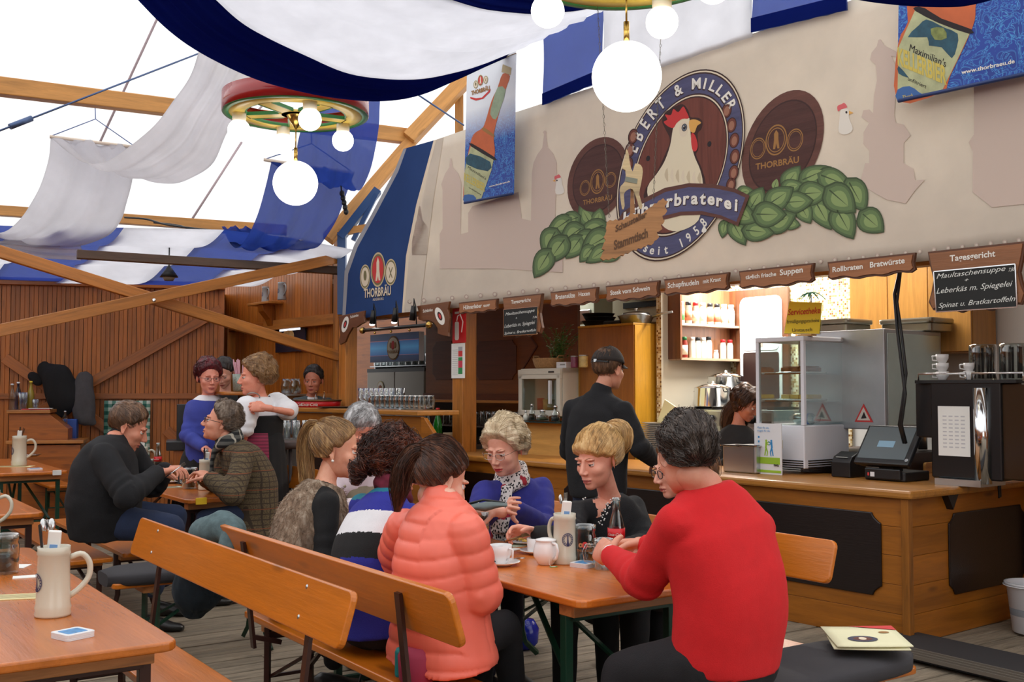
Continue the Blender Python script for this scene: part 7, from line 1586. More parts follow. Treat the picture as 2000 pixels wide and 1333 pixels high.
def person(label,J,look,male=0,fat=0,skin=(214,160,134),hs=1.08,hair=None,hairm=None,top=None,bottom=None,hands=(.5,.5),hand_dirs=(None,None),glasses=None,mouth=0,roll=0,lips=(172,90,84),brow=None,vox=.012,shoes=(24,22,22),eyes=True,hand_s=1.08,neck_r=None):
 """J: joints as (px,py,Y): pel, mid, neck, head, shL, shR, elL, elR, wrL, wrR, knL, knR, anL, anR (L/R = the person's own)"""
 J={k:(at(*v)if not isinstance(v,Vector)else v)for k,v in J.items()}
 base=J['pel'].copy();base.z=0;root=empty('person',base,0,label,'person');J={k:v-base for k,v in J.items()}
 M=Matrix.Translation(J['head'])@frame_from(look,roll=roll);o={'male':male,'fat':fat,'mouth':mouth}
 lat=(J['shR']-J['shL']).normalized();latp=J.get('hipax',lat);latp=Vector(latp).normalized()
 hw=.085*(1.1 if male else 1.0);hipL,hipR=J['pel']-latp*hw,J['pel']+latp*hw
 spine=[J['pel'],J.get('mid',J['pel'].lerp(J['neck'],.5)),J['neck']];nr=neck_r or(.058 if male else .049)
 # ---- skin body: one continuous surface
 mb=MB();cs=crv([tuple(p)for p in spine],8);cs=[Vector(c_)for c_ in cs];k_=1.15 if fat else 1
 prof=[(0,.14,.095),(.2,.135,.09),(.45,.13,.09),(.7,.14,.09),(.88,.12,.075),(1,.06,.055)]
 ww=[np.interp(i/8,[p[0]for p in prof],[p[1]for p in prof])*k_*.95 for i in range(9)];dd=[np.interp(i/8,[p[0]for p in prof],[p[2]for p in prof])*k_*.95 for i in range(9)]
 def axes(lat0,lat1,c_list):
  L_,F_=[],[]
  for i in range(len(c_list)):
   d=(c_list[min(i+1,len(c_list)-1)]-c_list[max(i-1,0)]).normalized();l=lat0.lerp(lat1,i/(len(c_list)-1));l=(l-d*l.dot(d)).normalized();L_.append(l);F_.append(d.cross(l))
  return L_,F_
 La,Fa=axes(latp,lat,cs);loft(mb,cs,La,Fa,ww,dd,20)
 nb_=J['head']+(M.to_3x3()@Vector((0,-.022,-.062)))*hs
 tcap(mb,J['neck'],nb_,nr*1.02,nr*.93,16);tcap(mb,J['neck']-Vector((0,0,.03)),J['neck'],nr*1.25,nr*1.1,16)
 ar=1.0 if male else .86
 for s_ in 'LR':
  tcap(mb,J['neck'].lerp(J['sh'+s_],.35)-Vector((0,0,.03)),J['sh'+s_],.045,.046*ar,12);tcap(mb,J['sh'+s_],J['el'+s_],.043*ar,.036*ar,12);tcap(mb,J['el'+s_],J['wr'+s_],.036*ar,.026*ar,12)
  hip=hipL if s_=='L' else hipR;kn=J.get('kn'+s_,hip-Vector((0,0,.42)));an=J.get('an'+s_,kn-Vector((0,0,.42)));tcap(mb,hip,kn,.072,.048,12);tcap(mb,kn,an,.046,.034,12)
 V_,N_,Fc=remesh(mb,.011,3);body=MB();body.add(V_.tolist(),Fc,True)
 HV,HF,HM=head_mesh(o);n0=len(body.f);Mh=M@Matrix.Scale(hs,4);R3=np.array(Mh.to_3x3());tr=np.array(Mh.translation);body.add((HV@R3.T+tr).tolist(),HF,True);body.m[n0:]=HM
 for s_ in(-1,1):  # ears
  e_=MB();rows=[];Me=Matrix.Translation((s_*.073,-.012,-.008))@Matrix.Rotation(s_*-.35,4,'Z')@Matrix.Rotation(.15,4,'X')
  for k in range(9):
   a_=k/8*math.pi*1.0
   rows.append([Me@Vector((s_*(.010*math.sin(a_)*(1+.5*math.cos(b2))-.002+.003*math.cos(2*b2)*math.sin(a_)),.019*math.cos(b2)*math.sin(a_)*(1.05 if math.sin(b2)>0 else .8),.031*math.sin(b2)*math.sin(a_)))if k<6 else Me@Vector((s_*(.010*math.sin(5/8*math.pi)-.0035*(k-5)),.019*math.cos(b2)*math.sin(a_)*.9,.031*math.sin(b2)*math.sin(a_)*.9))for b2 in(2*math.pi*j/16 for j in range(16))])
  body.grid([[Mh@p for p in row]for row in rows],close=True)
 for k,s_ in enumerate('LR'):
  hd=hand_dirs[k];F_=(J['wr'+s_]-J['el'+s_]).normalized()if hd is None else Vector(hd[0]).normalized();N0=Vector((0,0,-1))if hd is None or len(hd)<2 else Vector(hd[1]);N0=(N0-F_*N0.dot(F_)).normalized();Z=-N0;X=F_.cross(Z)
  HMt=Matrix((X,F_,Z)).transposed().to_4x4();HMt.translation=J['wr'+s_];V2,F2=hand_mesh(1 if s_=='R' else-1,hands[k]);R3h=np.array((HMt@Matrix.Scale(hand_s*(1.05 if male else .95),4)).to_3x3());body.add((V2@R3h.T+np.array(HMt.translation)).tolist(),F2,True)
 sk=skin_mat('skin_%d_%d_%d'%skin,skin)
 bm_=hair_mat1('brow_%d_%d_%d'%(brow or(90,66,50)),brow or(90,66,50));lm=plain('lips_%d_%d_%d'%lips,lips,.4)
 body.build('body',[sk,lm,bm_],root,weld=False)
 if eyes:
  for s_ in(-1,1):
   bt=MB();bp_=[]
   for bx_,bz_ in((.013,.0200),(.022,.0235),(.032,.0255),(.041,.0235),(.048,.0190)):
    d_=np.array([s_*bx_,.085-.35*bx_,bz_]);d_=d_/np.linalg.norm(d_);bp_.append(Mh@Vector(d_*(r_at(d_[None],o)[0]+.0008)))
   bt.tube(bp_,[(.0012*hs,.0022*hs),(.0014*hs,.0028*hs),(.0014*hs,.0026*hs),(.0012*hs,.0018*hs),(.0006,.0008)],6,flat=(0,0,1));bt.build('eyebrow',bm_,root,weld=False)
   eb=MB();c_=Vector((s_*.031,.0700,.0005));
   eb.mi=0;eb.sphere(Mh@c_,.0120*hs,16,12)
   f_=(Mh.to_3x3()@Vector((s_*-.05,1,-.06))).normalized();q_=f_.to_track_quat('Z','Y').to_matrix()
   eb.mi=1;eb.lathe([(.0,.01285*hs),(.003*hs,.0126*hs),(.0058*hs,.0115*hs)],Mh@c_,14,q_,cap=False);eb.mi=2;eb.lathe([(0,.0131*hs),(.0026*hs,.0129*hs)],Mh@c_,10,q_,cap=False)
   eo=eb.build('eye',[m_eyew,m_iris,m_pup],root,weld=False)
   lid=MB();rows=[]
   for j in range(7):
    v_=math.radians(14+70*j/6);rows.append([Mh@(c_+Vector((.0140*math.cos(v_)*math.sin(h_),.0140*math.cos(v_)*math.cos(h_),.0140*math.sin(v_))))for h_ in np.linspace(-1.5,1.5,13)])
   lid.grid(rows);rows=[]
   for j in range(4):
    v_=-math.radians(24+50*j/3);rows.append([Mh@(c_+Vector((.0138*math.cos(v_)*math.sin(h_),.0138*math.cos(v_)*math.cos(h_),.0138*math.sin(v_))))for h_ in np.linspace(-1.5,1.5,13)])
   lid.grid(rows);lid.build('eyelid',sk,root,weld=False)
   ls=MB();ls.tube([Mh@(c_+Vector((.0146*math.cos(.17)*math.sin(h_),.0146*math.cos(.17)*math.cos(h_),.0146*math.sin(.14))))for h_ in np.linspace(-1.1,1.1,9)],.0009*hs,4);ls.build('eyelashes',plain('lash_dark',(40,28,24),.6),root,weld=False)
 if glasses:
  g=MB();gm=glasses[0];rx,rz,th_=glasses[1]
  for s_ in(-1,1):
   ring=[Mh@Vector((s_*.032+rx*math.cos(a_)*(1 if abs(math.cos(a_))<.9 else .97),.098-.004*abs(math.cos(a_)),-.002+rz*math.copysign(abs(math.sin(a_))**.7,math.sin(a_))))for a_ in(2*math.pi*k/20 for k in range(21))]
   g.tube(ring,th_*hs,5,cap=False);g.tube([Mh@Vector((s_*(.032+rx),.093,.004)),Mh@Vector((s_*.074,.075,.006)),Mh@Vector((s_*.081,.03,.004)),Mh@Vector((s_*.082,-.008,.004)),Mh@Vector((s_*.078,-.028,-.014))],th_*hs,5)
  g.tube([Mh@Vector((-.032+rx,.099,.002)),Mh@Vector((0,.103,.006)),Mh@Vector((.032-rx,.099,.002))],th_*hs,5)
  go=g.build('glasses',gm,root,weld=False);ln_=MB()
  for s_ in(-1,1):ln_.add([Mh@Vector((s_*.032+rx*math.cos(a_),.0975-.004*abs(math.cos(a_)),-.002+rz*math.copysign(abs(math.sin(a_))**.7,math.sin(a_))))for a_ in(2*math.pi*k/16 for k in range(16))],[tuple(range(16))])
  ln_.build('lens',glass('lens',(250,252,252),.02,.12),go,weld=False)
 if hair:build_hair(root,M,hs,o,hair,hairm)
 # ---- garments
 def garment(g,name):
  mb=MB();pr=g['prof'];N_s=14;t0,t1=g.get('span',(0,1));tt=[t0+(t1-t0)*i/N_s for i in range(N_s+1)]
  cc=crv([tuple(p)for p in spine],60);ext=g.get('ext',0)
  pts=[]
  for t_ in tt:
   if t_<0:pts.append(spine[0]+(Vector(cc[0])-Vector(cc[6])).normalized()*(-t_)*(spine[2]-spine[0]).length)
   else:pts.append(Vector(cc[min(60,int(round(t_*60)))]))
  La,Fa=axes(latp,lat,pts);fo=g.get('fwd',0)
  pts=[p+f*(-fo)for p,f in zip(pts,Fa)]if fo else pts
  # make F point forward
  loft(mb,pts,La,Fa,[np.interp(t_,[p[0]for p in pr],[p[1]for p in pr])for t_ in tt],[np.interp(t_,[p[0]for p in pr],[p[2]for p in pr])for t_ in tt],32,g.get('e',2.4))
  segs=[(spine[0]-(spine[1]-spine[0])*.6,spine[2])]
  if g.get('collar'):tcap(mb,J['neck']-Vector((0,0,.03)),J['neck']+(nb_-J['neck'])*g['collar'],nr*1.55,nr*1.28,16)
  sr=g.get('sleeve')
  for s_ in 'LR':
   shq=J['neck'].lerp(J['sh'+s_],.93)-Vector((0,0,.008));tcap(mb,J['neck'].lerp(J['sh'+s_],.25)-Vector((0,0,.05)),shq,.078*(1.1 if male else .9)*g.get('tz',1),min(g.get('shr',.062),.074)*.86,14)
   if sr:
    a_,b2,c3=sr;fr_=g.get('slen',1.0)
    if fr_>.5:tcap(mb,shq,J['el'+s_],a_*.9,b2*.96,16);w_=J['el'+s_].lerp(J['wr'+s_],(fr_-.5)*2*.94);tcap(mb,J['el'+s_],w_,b2*1.02,c3,16);segs+=[(J['sh'+s_],J['el'+s_]),(J['el'+s_],J['wr'+s_])]
    else:w_=J['sh'+s_].lerp(J['el'+s_],fr_*2);tcap(mb,J['sh'+s_],w_,a_,b2,16);segs+=[(J['sh'+s_],J['el'+s_])]
  V_,N_,Fc=remesh(mb,g.get('vox',vox),g.get('smooth',5));amp=g.get('fold',.004)
  idx,al,ds_=seg_param(V_,segs);lc=np.linalg.norm(np.array(segs[0][1])-np.array(segs[0][0]))
  disp=amp*fnoise(V_*np.array([1,1,1.5]),g.get('ff',22),g.get('seed',2),2)
  # creases gathered at the elbows
  for s_ in 'LR':
   if sr:
    de=np.linalg.norm(V_-np.array(J['el'+s_]),axis=1);disp+=amp*1.0*np.exp(-(de/.12)**2)*np.sin(al*85+fnoise(V_,9,3,2)*5)
  if g.get('quilt'):
   q_=g['quilt'];ph=(al+fnoise(V_,9,8,1)*.006)/q_;s2=np.abs(np.sin(np.pi*ph));disp=disp*.5+.0085*(s2**.45-.72)+.0015*fnoise(V_,90,9,1)*(1-s2)
  if g.get('fur'):disp+=.004*fnoise(V_*np.array([1,1,.45]),80,11,2)+.007*fnoise(V_*np.array([1,1,.3]),34,12,1)
  V_=V_+N_*disp[:,None];out=MB();out.add(V_.tolist(),Fc,True);mm=g['mat']if isinstance(g['mat'],list)else[g['mat']]
  if len(mm)>1:
   Fi=np.array([f[:3]for f in Fc]);out.m=g['pick'](V_[Fi].mean(1),idx[Fi[:,0]],al[Fi[:,0]]/np.where(idx[Fi[:,0]]==0,lc,1),J).tolist()
  return out.build(name,mm,root,weld=False)
 parts={}
 for g in(top or[]):parts[g.get('name','jumper')]=garment(g,g.get('name','jumper'))
 if bottom:
  mb=MB();sc2=bottom.get('s',1.0)
  if bottom.get('skirt'):
   hem,wd_,n2=bottom['skirt'];zs_=np.linspace(0,1,8);p0=J['pel']+(J['neck']-J['pel']).normalized()*.16;rows=[]
   for z_ in zs_:
    c_=p0.lerp(Vector((J['pel'].x,J['pel'].y,hem)),z_);rows.append([c_+latp*math.cos(a_)*(wd_[0]+(wd_[1]-wd_[0])*z_**.6)*(1+.05*z_*math.sin(a_*n2))+latp.cross(Vector((0,0,1)))*math.sin(a_)*.8*(wd_[0]+(wd_[1]-wd_[0])*z_**.6)*(1+.05*z_*math.sin(a_*n2))for a_ in(2*math.pi*k/72 for k in range(72))])
   mb.grid(rows,close=True);mb.build(bottom.get('name','skirt'),bottom['mat'],root,solid=.004)
  else:
   up_=(spine[1]-spine[0]).normalized();tcap(mb,hipL,hipR,.105*sc2,.105*sc2,18);tcap(mb,J['pel'],J['pel']+up_*.09,.125*sc2,.11*sc2,18)
   for s_,hip in(('L',hipL),('R',hipR)):
    kn=J.get('kn'+s_,hip-Vector((0,0,.42)));an=J.get('an'+s_,kn-Vector((0,0,.42)));tcap(mb,hip,kn,.098*sc2,.068*sc2,16);tcap(mb,kn,an,.068*sc2,.050*sc2,16)
   V_,N_,Fc=remesh(mb,.014,4);V_=V_+N_*(.005*fnoise(V_,20,4,2))[:,None];out=MB();out.add(V_.tolist(),Fc,True);out.build(bottom.get('name','trousers'),bottom['mat'],root,weld=False)
 for s_ in 'LR':
  if('an'+s_)in J:
   an=J['an'+s_];fd=Vector(J.get('foot',lat.cross(Vector((0,0,1)))*-1));fd.z=0;fd.normalize();mb=MB()
   sd_=fd.cross(Vector((0,0,1)));cs=[an+fd*x-Vector((0,0,an.z-hh))for x,hh in((-.07,.045),(-.03,.055),(.05,.045),(.12,.03),(.17,.026),(.19,.022))]
   loft(mb,cs,[sd_]*6,[Vector((0,0,1))]*6,[.03,.038,.042,.046,.038,.02],[.04,.05,.04,.027,.022,.014],16);mb.build('shoe',plain('shoe_%d_%d_%d'%shoes,shoes,.4),root)
 return root,J,M,hs,parts
# ================================================================ PEOPLE
def fabric(nm,rgb,var=.1,sc=20,rough=.9,b_=.25,bs=350,sheen=.25):return plain(nm,rgb,rough,var=var,nscale=sc,bmp=b_,bscale=bs,sheen=sheen)
f_red=fabric('knit_red',(204,24,30),.06);f_blk=fabric('cloth_black',(16,16,18),.1);f_blk2=fabric('wool_black',(20,20,24),.15,b_=.4);f_jean=fabric('denim',(34,46,74),.2,sc=12);f_trs=fabric('trousers_dark',(26,26,30),.1)
f_roy=fabric('knit_royal',(42,44,128),.08);f_salmon=plain('down_salmon',(240,116,96),.42,var=.04,nscale=10,sheen=.2);f_navy=fabric('navy',(24,26,44));f_white=fabric('blouse_white',(232,232,236),.03,b_=.1);f_crdg=fabric('cardigan_blue',(56,66,150),.08)
MP=[(0,.185,.135),(.3,.18,.13),(.55,.19,.135),(.8,.2,.12),(.93,.15,.095),(1,.085,.075)]
FP=[(0,.175,.125),(.3,.145,.11),(.6,.16,.125),(.82,.165,.105),(.94,.12,.08),(1,.07,.062)]
def sc_prof(p,k,d=None):return[(a,b_*k,c_*(d or k))for a,b_,c_ in p]
def ring_at(name,J,M,hs,r_,th_,m,root,dz=.0,tilt=.1,n=24,sy=1.0,base='neck'):
 c_=J[base]+Vector((0,0,dz));mb=MB();mb.tube([c_+Vector((r_*math.cos(a),sy*r_*math.sin(a),tilt*r_*math.sin(a)))for a in(2*math.pi*k/n for k in range(n+1))],th_,8);return mb.build(name,m,root,weld=False)
# 1 man in the red sweater
h=dict(th=.013,top=.006,back=.010,line=(36,-4,-36),na=.5,nf=11,comb=(0,-.9,-.55),n=520,len=.11,mess=.35,w=.002,fly=.010,seed=3,steps=8)
R1=person('man in a bright red sweater seen from behind at the near table end',dict(pel=(1418,1292,3.62),mid=(1425,1150,3.60),neck=(1375,950,3.62),head=(1338,890,3.62),shL=(1318,1022,3.5),shR=(1482,1034,3.72),elL=(1262,1134,3.72),wrL=(1192,1085,4.05),elR=(1400,1110,4.1),wrR=(1258,1064,4.35),knL=(1215,1315,3.75),anL=(1190,1520,3.7),knR=(1340,1290,4.15),anR=(1330,1440,4.3)),
  (-.30,.92,-.25),male=1,skin=(212,152,128),hs=1.06,hair=h,hairm=hair_mat('hair_darkgrey',(58,46,40),(124,110,100)),hands=(.55,.7),hand_dirs=(((-.35,.9,.1),(.75,.1,-.4)),((-.8,.5,-.1),(-.2,-.4,-.8))),brow=(60,50,44),
  top=[dict(name='sweater',prof=[(-.12,.17,.13),(0,.195,.145),(.3,.205,.15),(.55,.205,.15),(.8,.215,.13),(.93,.15,.1),(1,.095,.085)],span=(-.03,1),sleeve=(.078,.072,.046),mat=f_red,fold=.0045,ff=13,vox=.009,shr=.078)],bottom=dict(mat=f_trs,s=1.1))
r,J,M,hs,_=R1;ring_at('waistband',J,M,hs,.185,.018,f_red,r,-.02,.05,32,.75,'pel')if False else None
o=MB().tube([J['wrL']+Vector((.03*math.cos(a)+.0,.01*math.sin(a)-.008,.036*math.sin(a)))for a in(2*math.pi*k/20 for k in range(21))],.003,6).build('bracelet',chrome,r)
# 2 woman with dark glasses half hidden behind the red sweater
h=dict(th=.014,back=.012,line=(40,4,-35),target=(0,-.11,.01),n=300,len=.12,mess=.05,w=.0016,seed=4,tails=[dict(pts=[(0,-.10,.02),(0,-.15,.0),(0,-.15,-.06),(.0,-.11,-.03)],r=[.03,.04,.035,.02])])
person('young woman with dark rimmed glasses half hidden behind the red sweater',dict(pel=(1335,1012,4.75),neck=(1345,990,4.75),head=(1322,915,4.72),shL=(1300,1015,4.6),shR=(1400,1010,4.95),elL=(1330,1090,4.5),elR=(1420,1090,4.8),wrL=(1290,1080,4.4),wrR=(1380,1085,4.5))|dict(pel=at(1350,1160,4.85),mid=at(1350,1080,4.82),knL=at(1240,1150,4.5),anL=at(1240,1420,4.6),knR=at(1290,1150,4.7),anR=at(1290,1390,4.8)),
  (-.93,-.28,-.22),skin=(222,172,150),hs=1.05,hair=h,hairm=hair_mat('hair_brown_light',(104,70,46),(158,112,76)),glasses=(plain('frame_dark',(30,26,36),.3),(.023,.017,.0019)),top=[dict(name='jumper',prof=FP,sleeve=(.055,.05,.036),mat=f_blk)],bottom=dict(mat=f_blk))
# 3 blond woman in black cardigan
def vneck(cc,idx,al,J):
 p=cc-np.array(J['neck']);f=p@np.array([-.62,-.78,0])/.996;l=p@np.array([.78,-.62,0]);return((f>.02)&(f>.02)&(f<.12)&(p[:,2]>-.085)&(np.abs(l-.01)<.008+(.085+p[:,2])*.3)).astype(int)
h=dict(th=.015,top=.006,front=.014,back=.008,hl=2,line=(26,2,-34),target=(.02,-.10,.045),n=520,len=.15,mess=.10,w=.0017,fly=.006,seed=6,tails=[dict(pts=[(.0,-.10,.02),(.04,-.15,.05),(.03,-.17,.09),(-.03,-.16,.08),(-.035,-.14,.03),(.0,-.13,.0)],r=[.03,.038,.036,.036,.034,.026],n=120),dict(pts=[(.06,-.03,-.02),(.07,-.05,-.08),(.06,-.07,-.12)],r=[.008,.006,.002],n=14)])
R3=person('blond woman in a black cardigan with beaded trim, hair in a bun',dict(pel=(1190,1175,5.15),mid=(1195,1080,5.12),neck=(1190,972,5.05),head=(1166,898,4.95),shR=(1118,1002,4.95),shL=(1240,990,5.25),elR=(1118,1052,4.72),wrR=(1045,1042,4.95),elL=(1262,1062,5.0),wrL=(1212,1072,4.75),knL=(1180,1130,4.8),anL=(1190,1360,4.9),knR=(1105,1140,4.7),anR=(1100,1380,4.8)),
  (-.68,-.66,-.22),skin=(226,166,144),hs=1.10,hair=h,hairm=hair_mat('hair_blond',(196,152,92),(236,206,150),lo=.55),hands=(.75,.6),hand_dirs=(((-.6,-.5,.1),(0,0,-1)),((-.8,-.1,.15),(.2,-.6,-.7))),lips=(190,110,104),brow=(150,110,70),
  top=[dict(name='cardigan',prof=[(0,.185,.14),(.3,.165,.125),(.6,.175,.14),(.82,.175,.115),(.94,.125,.085),(1,.075,.065)],sleeve=(.068,.058,.04),mat=[f_blk2,skin_mat('skin_226_166_144',(226,166,144))],pick=vneck,fold=.004)],bottom=dict(mat=f_blk))
r,J,M,hs,pt=R3;e_=MB();bd_=MB()
fwd=Vector((-.62,-.78,0)).normalized();lt=Vector((.78,-.62,0))
for s_ in(-1,1):
 for k in range(22):
  f=k/21;p=J['neck']+lt*(-s_)*(.07-.028*f+.014*math.sin(f*5+k))+fwd*(.095+.045*f)+Vector((0,0,.00-.11*f));bd_.sphere(p,.0042,8,6)
bd_.build('beads',plain('bead_silver',(230,230,226),.15,.6),r)
for s_ in(-1,):MB().lathe([(.006,-.008),(.008,0),(.006,.008)],M@Vector((s_*.078*hs*-1,-.01*hs,-.04*hs)),12).build('earring',brass,r)
# 4 older woman in royal blue
h=dict(th=.020,top=.012,back=.018,side=.012,front=.010,line=(36,-14,-36),na=.4,nf=8,n=480,comb=(.15,-.75,-.5),part=.7,len=.13,mess=.16,w=.0018,fly=.008,seed=8)
R4=person('older woman in a royal blue jacket with patterned scarf and rimless glasses',dict(pel=(1010,1128,5.75),mid=(1010,1040,5.7),neck=(1003,935,5.62),head=(985,876,5.48),shR=(945,965,5.5),shL=(1060,955,5.78),elR=(930,1025,5.3),wrR=(965,1000,5.1),elL=(1062,1030,5.5),wrL=(1003,992,5.2),knL=(1000,1110,5.3),anL=(1000,1300,5.5),knR=(950,1120,5.2),anR=(950,1310,5.4)),
  (-.50,-.80,-.35),skin=(222,168,146),hs=1.10,fat=.5,hair=h,hairm=hair_mat('hair_ashblond',(186,164,130),(226,210,180),lo=.6),glasses=(plain('frame_silver',(170,164,156),.2,.9),(.025,.015,.0010)),hands=(.55,.6),hand_dirs=(((-.1,-.4,.1),(.6,.4,-.2)),((-.85,-.3,.12),(.0,.3,-.8))),lips=(196,60,60),brow=(150,120,90),
  top=[dict(name='jacket',prof=[(0,.2,.15),(.3,.175,.14),(.6,.185,.15),(.82,.175,.12),(.94,.12,.085),(1,.07,.06)],sleeve=(.082,.062,.04),mat=f_roy,fold=.007,ff=26,shr=.082)],bottom=dict(mat=f_navy))
r,J,M,hs,pt=R4
mm_,t_n,b_n=nt('scarf_pattern');v_=coords(t_n,(1,1,.7));vo=t_n.nodes.new('ShaderNodeTexVoronoi');vo.inputs['Scale'].default_value=95;t_n.links.new(v_,vo.inputs['Vector']);wn=noise_n(t_n,v_,14,2)
cc_=ramp(t_n,vo.outputs['Distance'],[(.25,s2l((24,22,26))),(.4,s2l((24,22,26))),(.45,s2l((214,206,202)))]);cc_=mixc(t_n,cc_,s2l((150,30,44)),ramp(t_n,wn,[(.60,(0,0,0)),(.63,(1,1,1))]),'MIX');t_n.links.new(cc_,b_n.inputs['Base Color']);b_n.inputs['Roughness'].default_value=.9
def scarf(J,r,mat_,fwd,wr_=.085,th_=.03,tails=(),name='scarf',dz=.0):
 mb=MB();lt_=fwd.cross(Vector((0,0,1)))
 for k,(rr_,z_,t2)in enumerate(((wr_,dz-.01,th_),(wr_*.9,dz+.03,th_*.85))):mb.tube([J['neck']+lt_*rr_*math.cos(a)+fwd*(rr_*math.sin(a)+.02)+Vector((0,0,z_-.035*math.sin(a)+.008*math.sin(a*3+k)))for a in(2*math.pi*j/26 for j in range(27))],t2,10)
 for tl in tails:mb.tube([J['neck']+lt_*a+fwd*b_+Vector((0,0,c_))for a,b_,c_ in tl],[(.045,.016)]*len(tl),10,flat=tuple(lt_))
 V_,N_,Fc=remesh(mb,.009,3);V_=V_+N_*(.004*fnoise(V_,40,5,2))[:,None];o_=MB();o_.add(V_.tolist(),Fc,True);return o_.build(name,mat_,r,weld=False)
fw4=Vector((-.45,-.85,0)).normalized();scarf(J,r,mm_,fw4,.07,.03,[[(.02,.11,-.03),(.02,.15,-.12),(.0,.17,-.22),(-.0,.16,-.34)],[(-.02,.12,-.03),(-.03,.16,-.14),(-.02,.18,-.26)]],'scarf')
# 5 woman in the salmon quilted jacket
h=dict(th=.012,top=.006,back=.008,line=(38,4,-34),target=(-.01,-.105,.055),n=560,len=.16,mess=.06,w=.0018,fly=.005,seed=9,tails=[dict(pts=[(-.0,-.10,.055),(-.0,-.13,.05),(-.01,-.14,-.01),(-.02,-.125,-.08),(-.03,-.10,-.15)],r=[.02,.032,.038,.034,.012],n=170,tw=1.0)])
def zip_pick(cc,idx,al,J):return np.zeros(len(cc),int)
R5=person('woman in a salmon quilted down jacket with dark ponytail, seen from behind',dict(pel=(862,1262,3.98),mid=(858,1120,3.95),neck=(868,975,3.98),head=(858,925,4.05),shL=(785,1030,4.15),shR=(915,1040,3.82),elR=(938,1158,3.86),wrR=(942,1122,4.2),elL=(765,1115,4.35),wrL=(850,1090,4.6),knR=(985,1225,4.15),anR=(1005,1360,4.3),knL=(940,1200,4.5),anL=(940,1340,4.6))|dict(head=at(860,938,4.05)),
  (.78,.50,-.38),skin=(228,178,156),hs=1.10,hair=h,hairm=hair_mat('hair_darkbrown',(64,38,28),(128,82,58)),hands=(.5,.5),
  top=[dict(name='down_jacket',prof=[(-.1,.235,.18),(0,.22,.17),(.15,.2,.16),(.3,.185,.155),(.6,.19,.15),(.82,.17,.13),(.94,.13,.1),(1,.085,.075)],span=(-.08,1),sleeve=(.086,.08,.05),mat=f_salmon,fold=.003,quilt=.062,vox=.0075,smooth=3,collar=.35,shr=.086)],bottom=dict(mat=f_trs))
r,J,M,hs,pt=R5
MB().sphere(M@Vector((.078*hs,-.008*hs,-.045*hs)),.006,10,8).build('pearl_earring',plain('pearl',(240,236,228),.15),r)
MB().sphere(M@Vector((-.0,-.118*hs,.058*hs)),(.022,.022,.018),12,8).build('hair_tie',black,r)
# 6 woman in striped sweater with dark curly hair
st_b=[f_blk,fabric('stripe_white',(222,222,226),.04),fabric('stripe_blue',(36,40,140),.08),plain('stripe_teal',(20,110,130),.8)]
def stripes(cc,idx,al,J):
 ax=np.array(J['neck']-J['pel']);L_=np.linalg.norm(ax);t_=((cc-np.array(J['pel']))@(ax/L_))/L_;t_=t_+.10*fnoise(cc,3,2,1)*0
 out=np.full(len(cc),2);out[(t_>.40)&(t_<.60)]=0;out[(t_>=.60)&(t_<.79)]=1;out[t_>.97]=3;return out
h=dict(th=.020,top=.008,back=.02,side=.010,line=(34,-10,-40),na=.6,nf=12,n=460,comb=(0,-1,-.3),len=.14,mess=.6,w=.0022,fly=.02,wave=.007,seed=11,tails=[dict(pts=[(-.03,-.06,.07),(-.07,-.08,.08),(-.11,-.09,.05),(-.13,-.08,-.02)],r=[.03,.042,.036,.016],n=110,curl=.9,tw=1.6),dict(pts=[(.02,-.10,.0),(.0,-.14,-.05),(-.02,-.13,-.12)],r=[.04,.05,.02],n=110,curl=.9,tw=1.6)])
R6=person('woman in a blue, white and black striped sweater with dark curly hair',dict(pel=(722,1212,4.38),mid=(722,1095,4.40),neck=(760,965,4.55),head=(775,912,4.62),shL=(705,990,4.7),shR=(800,1010,4.4),elR=(830,1090,4.45),wrR=(880,1065,4.75),elL=(760,1060,4.9),wrL=(830,1050,5.0),knR=(850,1180,4.6),anR=(850,1330,4.8),knL=(800,1160,4.9),anL=(800,1300,5.0)),
  (.85,.38,-.35),skin=(216,160,134),hs=1.08,hair=h,hairm=hair_mat('hair_auburn',(58,30,22),(128,70,46)),top=[dict(name='striped_sweater',prof=[(-.1,.2,.16),(0,.19,.155),(.3,.175,.145),(.6,.175,.14),(.82,.165,.115),(.94,.12,.085),(1,.075,.065)],span=(-.1,1),sleeve=(.07,.06,.04),mat=st_b,pick=stripes,fold=.003,ff=15,vox=.0085)],bottom=dict(mat=f_trs))
r,J,M,hs,pt=R6;scarf(J,r,plain('scarf_wine',(96,24,44),.9,var=.5,nscale=14),Vector((.85,.4,0)).normalized(),.062,.026,name='wine_scarf',dz=.02);MB().box(M@Vector((-.01,-.06,.155)),(.035,.02,.02)).build('hair_clip',black,r)
